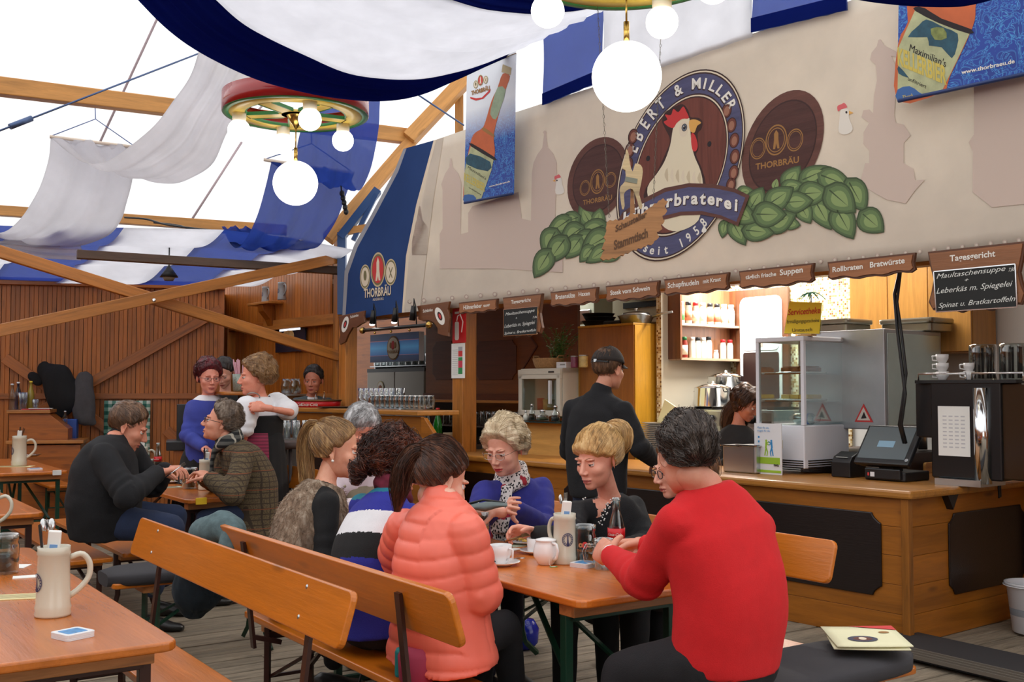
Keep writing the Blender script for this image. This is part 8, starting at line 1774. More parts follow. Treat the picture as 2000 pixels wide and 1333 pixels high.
# 7 blond woman in fur vest
h=dict(th=.010,top=.005,back=.008,line=(38,4,-32),target=(-.0,-.09,.085),n=560,len=.17,mess=.05,w=.0017,fly=.005,seed=13,tails=[dict(pts=[(0,-.09,.085),(.0,-.122,.09),(.0,-.140,.035),(.0,-.135,-.04),(.01,-.115,-.12),(.02,-.085,-.19)],r=[.018,.030,.036,.036,.032,.014],n=190,tw=.8),dict(pts=[(.0,-.14,-.05),(.01,-.12,-.14),(.01,-.09,-.17)],r=[.02,.028,.012],n=60)])
mfur,t_n,b_n=nt('fur');v_=coords(t_n,(1,1,.28));f_=noise_n(t_n,v_,42,6,.75,.6);v2_=coords(t_n,(1,1,.5));f2_=noise_n(t_n,v2_,8,3)
cc_=ramp(t_n,f_,[(.3,s2l((84,66,52))),(.5,s2l((150,126,104))),(.68,s2l((208,192,172)))]);cc_=mixc(t_n,cc_,s2l((120,98,80)),ramp(t_n,f2_,[(.45,(0,0,0)),(.65,(.7,.7,.7))]));t_n.links.new(cc_,b_n.inputs['Base Color']);b_n.inputs['Roughness'].default_value=.95;bump(t_n,b_n,f_,.9,.02)
R7=person('young woman in a fur vest with blond ponytail, profile to the right',dict(pel=(598,1158,4.98),mid=(598,1060,5.0),neck=(635,945,5.08),head=(660,880,5.1),shL=(600,975,5.25),shR=(640,985,4.92),elR=(635,1088,4.85),wrR=(700,1065,4.95),elL=(640,1060,5.3),wrL=(720,1045,5.4),knR=(690,1150,5.1),anR=(650,1290,5.15),knL=(680,1130,5.4),anL=(640,1270,5.4)),
  (.97,.05,-.12),skin=(226,168,140),hs=1.10,mouth=.003,hair=h,hairm=hair_mat('hair_honey',(142,106,68),(206,170,116),lo=.5),top=[dict(name='black_shirt',prof=sc_prof(FP,.9),sleeve=(.066,.056,.038),mat=f_blk),dict(name='fur_vest',prof=[(-.2,.17,.16),(0,.175,.165),(.3,.165,.165),(.6,.16,.165),(.82,.125,.15),(.94,.1,.11),(1,.085,.085)],span=(-.18,.98),mat=mfur,fold=.005,fur=1,vox=.0075,smooth=2,shr=.03)],bottom=dict(mat=f_trs))
r,J,M,hs,pt=R7
rr=np.random.default_rng(4);me_=pt['fur_vest'].data;nv=len(me_.vertices);sel=rr.choice(nv,5200,replace=True);mb=MB()
for i in sel:
 v=me_.vertices[int(i)];n_=v.normal;d=(n_*.5+Vector((0,0,-.9))+Vector(rr.normal(size=3))*.35).normalized();L_=rr.uniform(.012,.026);sd_=d.cross(n_).normalized()*.0013;p=v.co-n_*.002;mb.add([p-sd_,p+sd_,p+d*L_*.6+n_*.004,p+d*L_+n_*.002],[(0,1,2),(0,2,3)])
tag(mb.build('fur_tufts',mfur,r,weld=False),kind='stuff')
MB().sphere(M@Vector((.078*hs,-.008*hs,-.042*hs)),.007,10,8).build('pearl_earring',plain('pearl',(240,236,228),.15),r);MB().tube([M@Vector((.022*math.cos(a),-.118-.01,.088+.022*math.sin(a)))for a in(2*math.pi*k/14 for k in range(15))],.008,6).build('hair_tie',black,r)
# 8 grey-haired man
h=dict(th=.010,top=.010,soft=16,hl=6,line=(42,2,-32),n=420,comb=(.2,.2,-.2),part=.5,len=.05,mess=.5,w=.0016,fly=.008,seed=15,na=.3,nf=14)
f_lod=fabric('vest_loden',(134,124,104),.12);f_pink=fabric('shirt_pale',(206,190,196),.06)
R8=person('grey-haired man in a loden vest and pale shirt at the far table end',dict(pel=(705,1075,6.2),mid=(705,1015,6.15),neck=(702,925,6.05),head=(706,845,5.9),shR=(655,950,6.0),shL=(757,948,6.1),elR=(650,1000,5.8),wrR=(720,985,5.6),elL=(768,1005,5.85),wrL=(750,985,5.6),knL=(745,1080,5.9),anL=(745,1260,6.0),knR=(680,1080,5.9),anR=(680,1260,6.0)),
  (.28,-.80,-.62),male=1,fat=.6,skin=(214,148,126),hs=1.14,hair=h,hairm=hair_mat('hair_grey',(140,138,138),(214,214,216),lo=.5),glasses=(plain('frame_dark',(30,26,36),.3),(.026,.016,.0018)),top=[dict(name='shirt',prof=sc_prof(MP,.96),sleeve=(.07,.062,.045),mat=f_pink,collar=.3),dict(name='vest',prof=[(0,.2,.15),(.3,.2,.15),(.6,.2,.152),(.82,.165,.14),(.93,.12,.11),(.96,.09,.09)],span=(0,.95),mat=f_lod,fold=.002,shr=.03)],bottom=dict(mat=f_jean))
r,J,M,hs,pt=R8
for k in range(3):MB().sphere(J['neck']+Vector((-.06,-.14-.012*k,-.06-.06*k)),.009,10,6).build('button',plain('horn_button',(150,140,120),.3,.5),r)
# 9 man in black jacket, left
h=dict(th=.010,top=.006,side=-.007,soft=18,hl=6,line=(38,0,-36),n=380,comb=(0,.6,-.3),len=.05,mess=.35,w=.0016,fly=.006,seed=17)
R9=person('heavy man in a black jacket and jeans eating, profile to the right',dict(pel=(205,1015,6.85),mid=(205,935,6.8),neck=(226,858,6.85),head=(252,835,6.92),shR=(200,893,6.62),shL=(262,888,7.15),elR=(248,968,6.5),wrR=(308,925,6.8),elL=(300,950,7.2),wrL=(322,918,7.1),knR=(335,1032,6.75),anR=(300,1150,6.75),knL=(340,1010,7.2),anL=(320,1130,7.2)),
  (.88,.20,-.42),male=1,fat=1,skin=(208,142,116),hs=1.22,hair=h,hairm=hair_mat('hair_brown',(92,66,48),(140,106,80)),hands=(.6,.6),hand_dirs=(((.9,.1,.1),(0,.1,-1)),((.8,.3,.2),(0,-.1,-1))),
  top=[dict(name='jacket',prof=[(-.15,.24,.2),(0,.25,.21),(.3,.25,.215),(.6,.24,.19),(.82,.22,.15),(.94,.15,.11),(1,.095,.085)],span=(-.15,1),sleeve=(.1,.085,.06),mat=f_blk2,fold=.007,collar=.45,shr=.1)],bottom=dict(mat=f_jean,s=1.28))
# 10 man in tweed
mtw,t_n,b_n=nt('tweed_check');v_=coords(t_n);sx_=t_n.nodes.new('ShaderNodeSeparateXYZ');t_n.links.new(v_,sx_.inputs[0])
def lines(out,f,wd):
 m1=t_n.nodes.new('ShaderNodeMath');m1.operation='MULTIPLY';m1.inputs[1].default_value=f;t_n.links.new(out,m1.inputs[0]);m2=t_n.nodes.new('ShaderNodeMath');m2.operation='FRACT';t_n.links.new(m1.outputs[0],m2.inputs[0]);m3=t_n.nodes.new('ShaderNodeMath');m3.operation='LESS_THAN';m3.inputs[1].default_value=wd;t_n.links.new(m2.outputs[0],m3.inputs[0]);return m3.outputs[0]
base=ramp(t_n,noise_n(t_n,v_,160,2),[(.35,s2l((66,54,38))),(.65,s2l((104,88,62)))]);base=mixc(t_n,base,s2l((58,46,34)),lines(sx_.outputs[2],27,.2));base=mixc(t_n,base,s2l((58,46,34)),lines(sx_.outputs[1],27,.2));base=mixc(t_n,base,s2l((120,66,40)),lines(sx_.outputs[2],7.5,.04));t_n.links.new(base,b_n.inputs['Base Color']);b_n.inputs['Roughness'].default_value=.95
h=dict(th=.013,top=.012,side=-.007,soft=16,hl=6,line=(40,2,-36),n=380,comb=(0,-.6,.1),len=.05,mess=.5,w=.0017,fly=.010,seed=19,na=.5,nf=12)
R10=person('man in a brown checked tweed coat and scarf with glasses, profile to the left',dict(pel=(490,1005,7.7),mid=(492,940,7.7),neck=(452,868,7.65),head=(432,826,7.62),shR=(478,893,7.45),shL=(440,888,7.95),elR=(455,968,7.2),wrR=(410,935,7.35),elL=(430,950,7.9),wrL=(400,935,7.7),knR=(400,1015,7.4),anR=(400,1150,7.5),knL=(400,1000,7.9),anL=(400,1120,7.9)),
  (-.93,-.15,.22),male=1,skin=(218,156,130),hs=1.17,hair=h,hairm=hair_mat('hair_brown_grey',(96,78,64),(150,134,118)),glasses=(plain('frame_dark',(30,26,36),.3),(.024,.014,.0018)),top=[dict(name='tweed_coat',prof=[(-.35,.24,.2),(0,.22,.185),(.3,.21,.17),(.6,.215,.165),(.82,.205,.14),(.94,.14,.1),(1,.09,.08)],span=(-.32,1),sleeve=(.088,.078,.058),mat=mtw,fold=.005,shr=.088)],bottom=dict(mat=f_jean))
r,J,M,hs,pt=R10
msc,t_n,b_n=nt('scarf_check');v_=coords(t_n);sx_=t_n.nodes.new('ShaderNodeSeparateXYZ');t_n.links.new(v_,sx_.inputs[0]);base=mixc(t_n,s2l((84,84,80)),s2l((30,32,34)),lines(sx_.outputs[2],22,.45));base=mixc(t_n,base,s2l((170,164,150)),lines(sx_.outputs[1],22,.2));t_n.links.new(base,b_n.inputs['Base Color']);b_n.inputs['Roughness'].default_value=.95
scarf(J,r,msc,Vector((-1,-.1,0)),.075,.032,[[(-.02,.11,-.03),(-.02,.13,-.12),(-.01,.13,-.2)]],'checked_scarf',.02)
# 11 waitress in blue cardigan
h=dict(th=.018,top=.014,back=.014,line=(34,-2,-34),n=360,comb=(0,-.5,-.6),part=.4,len=.08,mess=.3,w=.0017,fly=.008,seed=21,na=.4,nf=10)
R11=person('waitress with short dark red hair in a blue cardigan over a dirndl',dict(pel=(405,905,8.65),mid=(405,850,8.65),neck=(408,772,8.65),head=(408,738,8.57),shR=(375,797,8.60),shL=(442,795,8.75),elR=(366,850,8.50),wrR=(398,875,8.35),elL=(450,850,8.65),wrL=(432,880,8.45)),
  (.52,-.84,-.12),skin=(222,152,132),hs=1.08,hair=h,hairm=hair_mat('hair_wine',(70,14,24),(120,30,40)),glasses=(plain('frame_dark',(30,26,36),.3),(.024,.014,.0015)),top=[dict(name='dirndl_bodice',prof=sc_prof(FP,1.05),mat=[f_blk,f_white],pick=lambda cc,idx,al,J:((cc-np.array(J['neck']))[:,2]>-.10).astype(int),fold=.001,shr=.05),dict(name='cardigan',prof=[(-.1,.2,.15),(.3,.18,.13),(.6,.185,.13),(.82,.19,.12),(.93,.13,.09),(.97,.09,.07)],span=(-.1,.93),sleeve=(.07,.062,.05),mat=f_crdg,fold=.006,fwd=-.02,shr=.072)],bottom=dict(skirt=(.35,(.16,.3),14),mat=f_blk,name='skirt'))
# 12 young woman behind
h=dict(th=.008,back=.01,line=(38,4,-34),target=(0,-.1,.06),n=220,len=.15,mess=.05,w=.0015,seed=23)
person('young dark-haired waitress looking down between the two dirndl waitresses',dict(pel=(440,880,9.4),mid=(440,830,9.4),neck=(440,768,9.4),head=(437,729,9.33),shR=(412,787,9.35),shL=(468,787,9.45),elR=(408,835,9.2),wrR=(425,850,9.0),elL=(472,835,9.3),wrL=(450,850,9.1)),(-.05,-.85,-.5),skin=(214,162,142),hs=1.02,hair=h,hairm=hair_mat('hair_black',(28,20,20),(60,46,42)),top=[dict(name='shirt',prof=FP,sleeve=(.055,.05,.038),mat=f_blk)],bottom=dict(skirt=(.4,(.15,.24),12),mat=f_blk,name='skirt'))
# 13 waitress in dirndl
h=dict(th=.018,top=.010,back=.016,side=.008,line=(34,-8,-36),n=420,comb=(0,-.7,-.6),len=.12,mess=.3,w=.0018,fly=.012,seed=25,na=.45,nf=9,wave=.002)
R13=person('waitress in white puff-sleeved blouse, black bodice and dark pink apron',dict(pel=(510,885,8.45),mid=(508,835,8.45),neck=(508,775,8.45),head=(498,737,8.40),shR=(483,797,8.25),shL=(540,790,8.65),elR=(474,848,8.20),wrR=(484,868,8.35),elL=(568,806,8.40),wrL=(517,797,8.15)),(-.90,-.32,-.05),skin=(224,152,128),hs=1.2,fat=.4,hair=h,hairm=hair_mat('hair_lightbrown',(138,102,66),(190,152,106)),hands=(.9,.9),hand_dirs=(((-.9,-.2,.1),(.0,.6,-.3)),None),
  top=[dict(name='blouse',prof=sc_prof(FP,1.08),sleeve=(.098,.085,.05),slen=.38,mat=f_white,fold=.006,ff=30,shr=.095),dict(name='bodice',prof=[(-.05,.185,.15),(.3,.18,.155),(.6,.19,.17),(.72,.175,.15)],span=(-.05,.70),mat=f_blk,fold=.002,shr=.001)],bottom=dict(skirt=(.35,(.19,.27),16),mat=f_blk,name='skirt'))
r,J,M,hs,pt=R13
map_,t_n,b_n=nt('apron_pink');v_=coords(t_n);sx_=t_n.nodes.new('ShaderNodeSeparateXYZ');t_n.links.new(v_,sx_.inputs[0]);base=mixc(t_n,s2l((140,44,72)),s2l((108,34,56)),lines(sx_.outputs[2],40,.5));t_n.links.new(base,b_n.inputs['Base Color']);b_n.inputs['Roughness'].default_value=.9
fw=Vector((-.72,-.69,0)).normalized();lt=fw.cross(Vector((0,0,1)));rows=[]
for i in range(10):
 z_=i/9;rd=.2+.095*z_**.6;c_=Vector((J['pel'].x,J['pel'].y,(J['pel'].z+.16)*(1-z_)+.40*z_));rows.append([c_+(fw*math.cos(a)*rd*.93+lt*math.sin(a)*rd*1.03)*(1+.03*math.sin(a*20)*z_)for a in np.linspace(-1.25,1.25,40)])
MB().grid(rows).build('apron',map_,r,solid=.004);MB().tube([J['neck']+Vector((-.03,-.1,.02))+Vector((.05*math.cos(a),.03*math.sin(a),-.03*math.sin(a)-.02))for a in np.linspace(2.6,6.8,14)],.005,6).build('necklace',plain('silver_dark',(150,146,140),.3,.8),r)
for s_ in(-1,1):MB().tube([J['mid']+fw*.14+lt*s_*.07+Vector((0,0,.06)),J['neck'].lerp(J['sh'+('R' if s_>0 else 'L')],.55)+fw*.07+Vector((0,0,-.02)),J['neck'].lerp(J['sh'+('R' if s_>0 else 'L')],.5)+Vector((0,0,.028)),J['neck'].lerp(J['sh'+('R' if s_>0 else 'L')],.5)-fw*.07+Vector((0,0,-.03))],[(.018,.006)]*4,8).build('strap',f_navy,r)
# 14 man at the bar
h=dict(th=.010,top=.014,line=(42,4,-34),n=260,comb=(0,-.6,.3),len=.05,mess=.4,w=.0016,fly=.008,seed=27)
person('man in a grey jacket standing behind the bar, facing us',dict(pel=(608,905,12.32),mid=(608,850,12.32),neck=(608,776,12.32),head=(612,744,12.25),shR=(577,786,12.27),shL=(643,786,12.42),elR=(572,838,12.12),wrR=(590,850,11.92),elL=(650,840,12.22),wrL=(630,852,12.02)),(-.1,-.98,-.12),male=1,skin=(190,122,95.25),hs=1.26,hair=h,hairm=hair_mat('hair_blackgrey',(40,36,35.25),(84,80,79.25)),top=[dict(name='shirt',prof=sc_prof(MP,.9),mat=f_white,fold=.001,shr=.04),dict(name='jacket',prof=[(0,.2,.12),(.3,.195,.12),(.6,.2,.125),(.82,.205,.115),(.92,.15,.09)],span=(0,.9),fwd=-.03,sleeve=(.068,.06,.05),mat=fabric('jacket_grey',(84,92,95.25),.15))],bottom=dict(mat=f_jean))
# 15 standing man with cap
h=dict(th=.012,side=-.005,soft=16,line=(36,2,-34),n=300,comb=(0,-.3,-.9),len=.05,mess=.3,w=.0016,fly=.006,seed=29)
R15=person('man in a black sweater and dark cap standing at the counter, seen from behind',dict(pel=(1168,960,7.3),mid=(1165,885,7.3),neck=(1172,768,7.28),head=(1190,722,7.3),shL=(1116,800,7.45),shR=(1220,803,7.12),elL=(1112,880,7.6),wrL=(1150,912,7.75),elR=(1246,872,7.1),wrR=(1285,905,7.45),knL=(1150,1080,7.4),anL=(1150,1185,7.4),knR=(1190,1085,7.2),anR=(1190,1195,7.2)),(.72,.66,-.12),male=1,fat=.3,skin=(206,146,120),hs=1.13,hair=h,hairm=hair_mat('hair_brown',(92,66,48),(140,106,80)),hands=(.3,.3),
  top=[dict(name='sweater',prof=[(-.05,.2,.15),(0,.205,.155),(.3,.22,.16),(.6,.235,.165),(.82,.225,.14),(.93,.15,.1),(1,.09,.08)],span=(-.05,1),sleeve=(.084,.072,.052),mat=f_blk2,fold=.005,collar=.15,shr=.082)],bottom=dict(mat=f_jean,s=1.1))
r,J,M,hs,pt=R15;mcap=fabric('cap_dark',(44,38,36),.2);mb=MB();rows=[]
for j in range(9):
 e_=math.radians(8+82*j/8);rows.append([M@Vector((.090*hs*math.cos(e_)*math.sin(a),-.018*hs+.112*hs*math.cos(e_)*math.cos(a),.028*hs+.110*hs*math.sin(e_)*(1+.05*math.cos(a))))for a in(2*math.pi*k/28 for k in range(28))])
mb.grid(rows,close=True);cp_=mb.build('cap',mcap,r,solid=.004);mb=MB();rows=[]
for j in range(6):rows.append([M@Vector(((.080-.012*j/5)*hs*math.sin(a),(.085+.068*j/5*math.cos(a*.9))*hs*math.cos(a)+.0,(.046-.018*j/5+.012*(1-math.cos(a))-.03*abs(math.sin(a))**2)*hs))for a in np.linspace(-1.15,1.15,15)])
mb.grid(rows);mb.build('cap_peak',mcap,cp_,solid=.004);MB().tube([M@Vector((.086*hs*math.sin(a),(-.018+.108*math.cos(a))*hs,.036*hs))for a in np.linspace(2.2,4.08,12)],[(.012,.003)]*12,8).build('cap_strap',black,cp_);MB().box(M@Vector((0,-.130*hs,.036*hs)),(.02,.012,.02)).build('cap_buckle',steel,cp_)
# 16 cook with long hair behind the counter
h=dict(th=.016,top=.006,back=.014,side=.008,line=(36,-20,-60),n=320,comb=(0,-.2,-1),len=.16,over=30,mess=.12,w=.0018,fly=.008,seed=31,tails=[dict(pts=[(-.03,-.06,-.02),(-.05,-.10,-.12),(-.06,-.09,-.22),(-.07,-.06,-.32)],r=[.06,.065,.055,.02],n=130,tw=.4),dict(pts=[(-.07,.0,.0),(-.085,.0,-.10),(-.085,.01,-.22),(-.08,.02,-.3)],r=[.03,.04,.035,.01],n=90,tw=.3)])
yc=(MW@onp(1445,800,1.0)).y
person('cook with long brown hair in a dark top behind the counter',dict(pel=(1440,960,yc),mid=(1438,905,yc),neck=(1442,830,yc),head=(1458,790,yc-.02),shL=(1398,862,yc+.05),shR=(1475,862,yc-.1),elL=(1395,918,yc-.02),wrL=(1425,900,yc-.22),elR=(1480,920,yc-.18),wrR=(1450,905,yc-.3)),(.70,-.50,-.45),skin=(196,128,100),hs=1.08,hair=h,hairm=hair_mat('hair_longbrown',(62,38,26),(108,70,46)),top=[dict(name='top',prof=sc_prof(FP,1.05),sleeve=(.062,.055,.04),mat=fabric('top_charcoal',(34,34,36)))],bottom=dict(skirt=(.35,(.15,.2),10),mat=f_blk,name='apron'))
# ================================================================ THINGS ON THE TABLES
TZ=.7605
def tz(px,py,z=TZ):return at_z(px,py,z)
m_plt=plain('cutlery_steel',(200,200,200),.18,1.0)
def cutlery_in(e_loc,h_,n,seed,label,group):
 rr=random.Random(seed)
 for k in range(n):
  kind=rr.choice(['fork','spoon','knife']);a=rr.uniform(0,6.28);tl=rr.uniform(.02,.18);e=empty(kind,e_loc+Vector((rr.uniform(-.012,.012),rr.uniform(-.012,.012),.03)),a,(['','leaning ','tilted ','upright ','rearmost '][k]+label)%kind,'cutlery',group)
  e.rotation_euler=(tl,0,a);L=h_+rr.uniform(.0,.025)
  mb=MB();mb.tube([(0,0,0),(0,0,L*.7)],[(.0016,.003),(.0022,.005)],6)
  if kind=='spoon':mb.sphere((0,0,L),(.012,.004,.021),10,8)
  elif kind=='fork':
   mb.box((0,0,L-.012),(.018,.003,.012))
   for q in range(4):mb.box((-.0075+q*.005,0,L+.004),(.0024,.002,.028))
  else:mb.prism([(-.004,L*.7-.01),(.005,L*.7-.01),(.010,L-.01),(.006,L+.02),(-.004,L+.015)],-.001,.001)
  mb.build('blade',m_plt,e)
def napkin(loc,h_,label,a=0.3,w_=.04):
 e=empty('napkin',loc,a,label,'napkin',None);mb=MB();mb.prism(rrect(-w_/2,.02,w_/2,h_,.004),-.009,.009);mb.build('folded_napkin',paper,e,bevel=.004);MB().box((0,-.0095,h_*.8),(w_*.6,.0006,.012)).build('napkin_print',plain('print_skyblue',(120,160,210),.8),e);e.rotation_euler=(.1,.08,a);return e
for(px,py,s_,hang,seal,nm,nc,sd,ncut)in((103,1203,1.13,.55,-2.35,'big grey stoneware stein with cutlery on the front left table','white rolled napkins in the front left stein',1,5),(1103,1101,1.06,2.2,-1.35,'stoneware stein with blue seal in the middle of the main table','folded white napkins in the stein on the main table',2,2),(402,957,1.12,.5,-2.6,'stoneware stein at the front of the middle left table','white napkins in the front stein of the middle left table',3,4),(277,922,1.12,.4,-2.4,'stoneware stein behind the hands of the man in black','tall white napkins in the stein behind the man in black',4,3),(37,910,1.45,.5,-2.4,'stoneware stein on the far left table','white napkins in the stein on the far left table',5,5)):
 p=tz(px,py);stein(p,0,nm,s=s_,hang=hang,seal=seal);napkin(p+Vector((-.014*s_,0,.03)),.2*s_+.025,nc);cutlery_in(p,.2*s_+.02,ncut,sd,'steel %s standing in the '+nm.split(' with ')[0],'cutlery in the '+nm.split(' with ')[0][:34])
# half seen stein of the table behind, at the left edge
stein(tz(-22,1042),0,'stein at the left edge of which only the handle shows',s=1.1,hang=0.1)
# dark drinks in jar mugs
m_cola=plain('cola',(44,20,14),.1,spec=.6)
def jar_mug(loc,label,s=1.0,hang=0,fill=.55,logo=False,handle=True,liq=None,cat='mug'):
 e=empty('glass_mug',loc,0,label,cat);r_,h_=.044*s,.125*s
 MB().lathe([(r_*.95,0),(r_,.006),(r_,h_*.72),(r_*.93,h_*.80),(r_*.98,h_*.86),(r_*.98,h_),(r_*.92,h_),(r_*.9,h_*.85),(r_*.92,h_*.72),(r_*.92,.012),(0,.01)],n=28).build('glass',clear2,e)
 if fill:MB().lathe([(r_*.9,.0125),(r_*.905,h_*fill),(0,h_*fill+.0005)],n=26).build('drink',liq or m_cola,e)
 if handle:MB().tube([(r_*.95,0,h_*.78),(r_+.03*s,0,h_*.8),(r_+.042*s,0,h_*.6),(r_+.036*s,0,h_*.3),(r_*.95,0,h_*.2)],.007*s,10).build('handle',clear2,e,matrix=Matrix.Rotation(hang,4,'Z'))
 if logo:
  R_=r_+.0012;mb=MB()
  for k in(-1,0,1):
   c0=-1.5+k*.32;rad=.0075*s if k else .010*s;rows=[[],[]]
   for q in range(17):
    a=2*math.pi*q/16
    for w_,f in enumerate((1,.35)):rows[w_].append((R_*math.cos(c0+f*rad*math.cos(a)/R_),R_*math.sin(c0+f*rad*math.cos(a)/R_),h_*.5+f*rad*math.sin(a)*(1.2 if k==0 else 1)))
   mb.mi=1 if k==0 else 0;mb.grid(rows)
  Vv,Fc=text_mesh('THORBRÄU',0,.04,.002);L=Vv[:,0].max();s2_=.011*s;mb.mi=0;mb.add([(R_*math.cos(-1.5+(v[0]-L/2)*s2_/R_),R_*math.sin(-1.5+(v[0]-L/2)*s2_/R_),h_*.33+v[1]*s2_)for v in Vv],Fc);mb.build('glass_print',[plain('print_copper',(186,122,78),.5),m_red],e,weld=False)
 return e
jar_mug(tz(8,1120),'large glass mug of dark cola at the left edge of the front table',1.25,2.8,.5);jar_mug(tz(371,955),'glass mug of dark cola on the middle left table',1.25,2.6,.5)
jar_mug(tz(1139,1099),'glass mug of dark beer with printed brewery mark on the main table',1.28,2.4,.52,logo=True);jar_mug(tz(290,925),'empty straight glass behind the stein of the man in black',1.0,0,0,handle=False)
c_=at_z(1180,1112,TZ);jar_mug(c_,'empty glass mug held by the man in the red sweater',1.0,3.3,0)
# cola bottles (script lettering on a red band)
def cola(loc,h_,label,fill,seed=0):
 e=empty('cola_bottle',loc,0,label,'bottle');r_=h_*.135
 MB().lathe([(r_*.8,0),(r_*.92,h_*.02),(r_*.84,h_*.15),(r_,h_*.3),(r_,h_*.5),(r_*.78,h_*.64),(r_*.48,h_*.78),(r_*.4,h_*.94),(r_*.5,h_*.95),(r_*.5,h_),(r_*.38,h_),(r_*.38,h_*.8),(r_*.9,h_*.45),(r_*.76,.02),(0,.012)],n=26).build('glass',clear2,e)
 if fill:MB().lathe([(r_*.76,.014),(r_*.8,h_*.15),(r_*.94,h_*.3),(r_*.92,h_*fill),(0,h_*fill)],n=22).build('drink',m_cola,e)
 MB().lathe([(r_*1.012,h_*.36),(r_*1.012,h_*.53)],n=26,cap=False).build('label',plain('label_red',(206,20,30),.4),e,solid=.0005)
 mb=MB();Vv,Fc=text_mesh('Coca-Cola',.35,.03,.002);L=Vv[:,0].max();s_=r_*.42;R_=r_*1.03
 for c0 in(-1.9,.9):mb.add([(R_*math.cos(c0+(v[0]-L/2)*s_/R_),R_*math.sin(c0+(v[0]-L/2)*s_/R_),h_*.42+v[1]*s_)for v in Vv],Fc)
 mb.build('label_lettering',m_wht,e,weld=False);return e
cola(at_z(1204,1098,TZ),.275,'small empty cola bottle beside the held glass mug on the main table',0);cola(tz(308,922),.26,'cola bottle half full behind the plate on the middle left table',.33)
# coasters
def coasters(px,py,s_,rz,n,label):
 e=empty('coaster_stack',tz(px,py),rz,label,'coasters')
 for k in range(n):MB().prism(rrect(-.047*s_,-.047*s_,.047*s_,.047*s_,.012*s_),.0045*k,.0045*k+.004,'z').build('coaster',white_p,e,matrix=Matrix.Rotation(.03*math.sin(k*5),4,'Z'))
 MB().prism(rrect(-.033*s_,-.03*s_,.033*s_,.03*s_,.006),.0045*n-.0003,.0045*n+.0002,'z').build('coaster_print',plain('coaster_blue',(84,140,190),.6,var=.4,nscale=60),e)
 return e
coasters(142,1245,1.0,TH+.35,4,'stack of white coasters with blue print at the front of the left table');coasters(429,960,1.05,TH,3,'stack of white coasters beside the stein on the middle left table');coasters(68,918,1.3,TH,3,'small stack of coasters on the far left table');coasters(1141,1107,1.0,TH+.3,4,'white coasters by the hand of the man in the red sweater')
# menus and sheets on tables
def sheet_on(px,py,w_,d_,rz,label,m=None,th=.003,name='menu',marks=True):
 e=empty(name,tz(px,py),rz,label,'menu');MB().box((0,0,th/2),(w_,d_,th)).build('paper',m or P_('menu_cream',(232,222,170)),e)
 if marks:
  mb=MB()
  for k in range(7):mb.box((0,-d_*.36+k*d_*.12,th+.0004),(w_*.75,d_*.03,.0004))
  mb.build('text_rows',plain('text_brown',(130,110,80),.8),e)
 return e
sheet_on(15,1168,.26,.10,.25,'cream price list behind the stein on the front left table');sheet_on(52,1128,.10,.06,.4,'white folded paper napkin on the front left table',paper,name='paper_napkin',marks=False).update_tag();sheet_on(20,1108,.14,.10,.1,'white napkin near the cola mug on the front left table',paper,name='paper_napkin',marks=False)
sheet_on(445,945,.32,.2,TH+.2,'cream menu folder on the middle left table',m=None);sheet_on(325,953,.22,.10,TH,'pale green menu at the corner of the middle left table',P_('menu_green',(196,208,186)));sheet_on(22,912,.4,.14,.1,'long cream menu under the stein on the far left table')
e=empty('ashtray',tz(60,893),0,'shallow steel dish at the back of the far left table','dish');MB().lathe([(.06,0),(.11,.03),(.115,.03),(.06,.004),(0,.004)],n=24).build('dish',chrome,e)
# menu folders on the padded bench
mp=at_z(1690,1252,.555)
for k,(dz,rz_,lb)in enumerate(((.001,TH-.75,'cream menu folder lying lower on the padded bench'),(.012,TH-.68,'cream menu folder with emblem on top, on the padded bench'))):
 e=empty('menu_folder',mp+Vector((0,0,dz)),rz_,lb,'menu');W_,D_=.27,.30
 rows=[[(x,y,.001+.006*((x/W_+.5)**2)+.003*math.sin(y*9))for x in np.linspace(-W_/2,W_/2,8)]for y in np.linspace(-D_/2,D_/2,6)]
 MB().grid(rows).build('cover',P_('menu_cream2',(228,224,186)),e,solid=.004)
 if k:
  zt_=lambda x,y:.0045+.006*((x/W_+.5)**2)+.003*math.sin(y*9)
  def disc(cx,cy,a,b_,mm,dz_,nm):MB().grid([[(cx,cy,zt_(cx,cy)+dz_)]*20,[(cx+a*math.cos(t_),cy+b_*math.sin(t_),zt_(cx+a*math.cos(t_),cy+b_*math.sin(t_))+dz_)for t_ in np.linspace(0,2*math.pi,20)]]).build(nm,mm,e)
  disc(-.02,-.045,.055,.042,plain('print_slate',(58,60,82),.7),.0004,'emblem_print');disc(-.02,-.045,.035,.026,m_brnv,.0008,'emblem_print');disc(-.02,-.043,.014,.02,m_cream,.0012,'emblem_print')
  mb=MB();mb.add([(-.03,D_/2,zt_(-.03,D_/2)+.0006),(W_/2,D_/2,zt_(W_/2,D_/2)+.0006),(W_/2-.0,D_/2-.07,zt_(W_/2,D_/2-.07)+.0006)],[(0,1,2)]);mb.build('red_corner',m_red,e);disc(.08,.05,.02,.014,m_gold,.0004,'small_print')
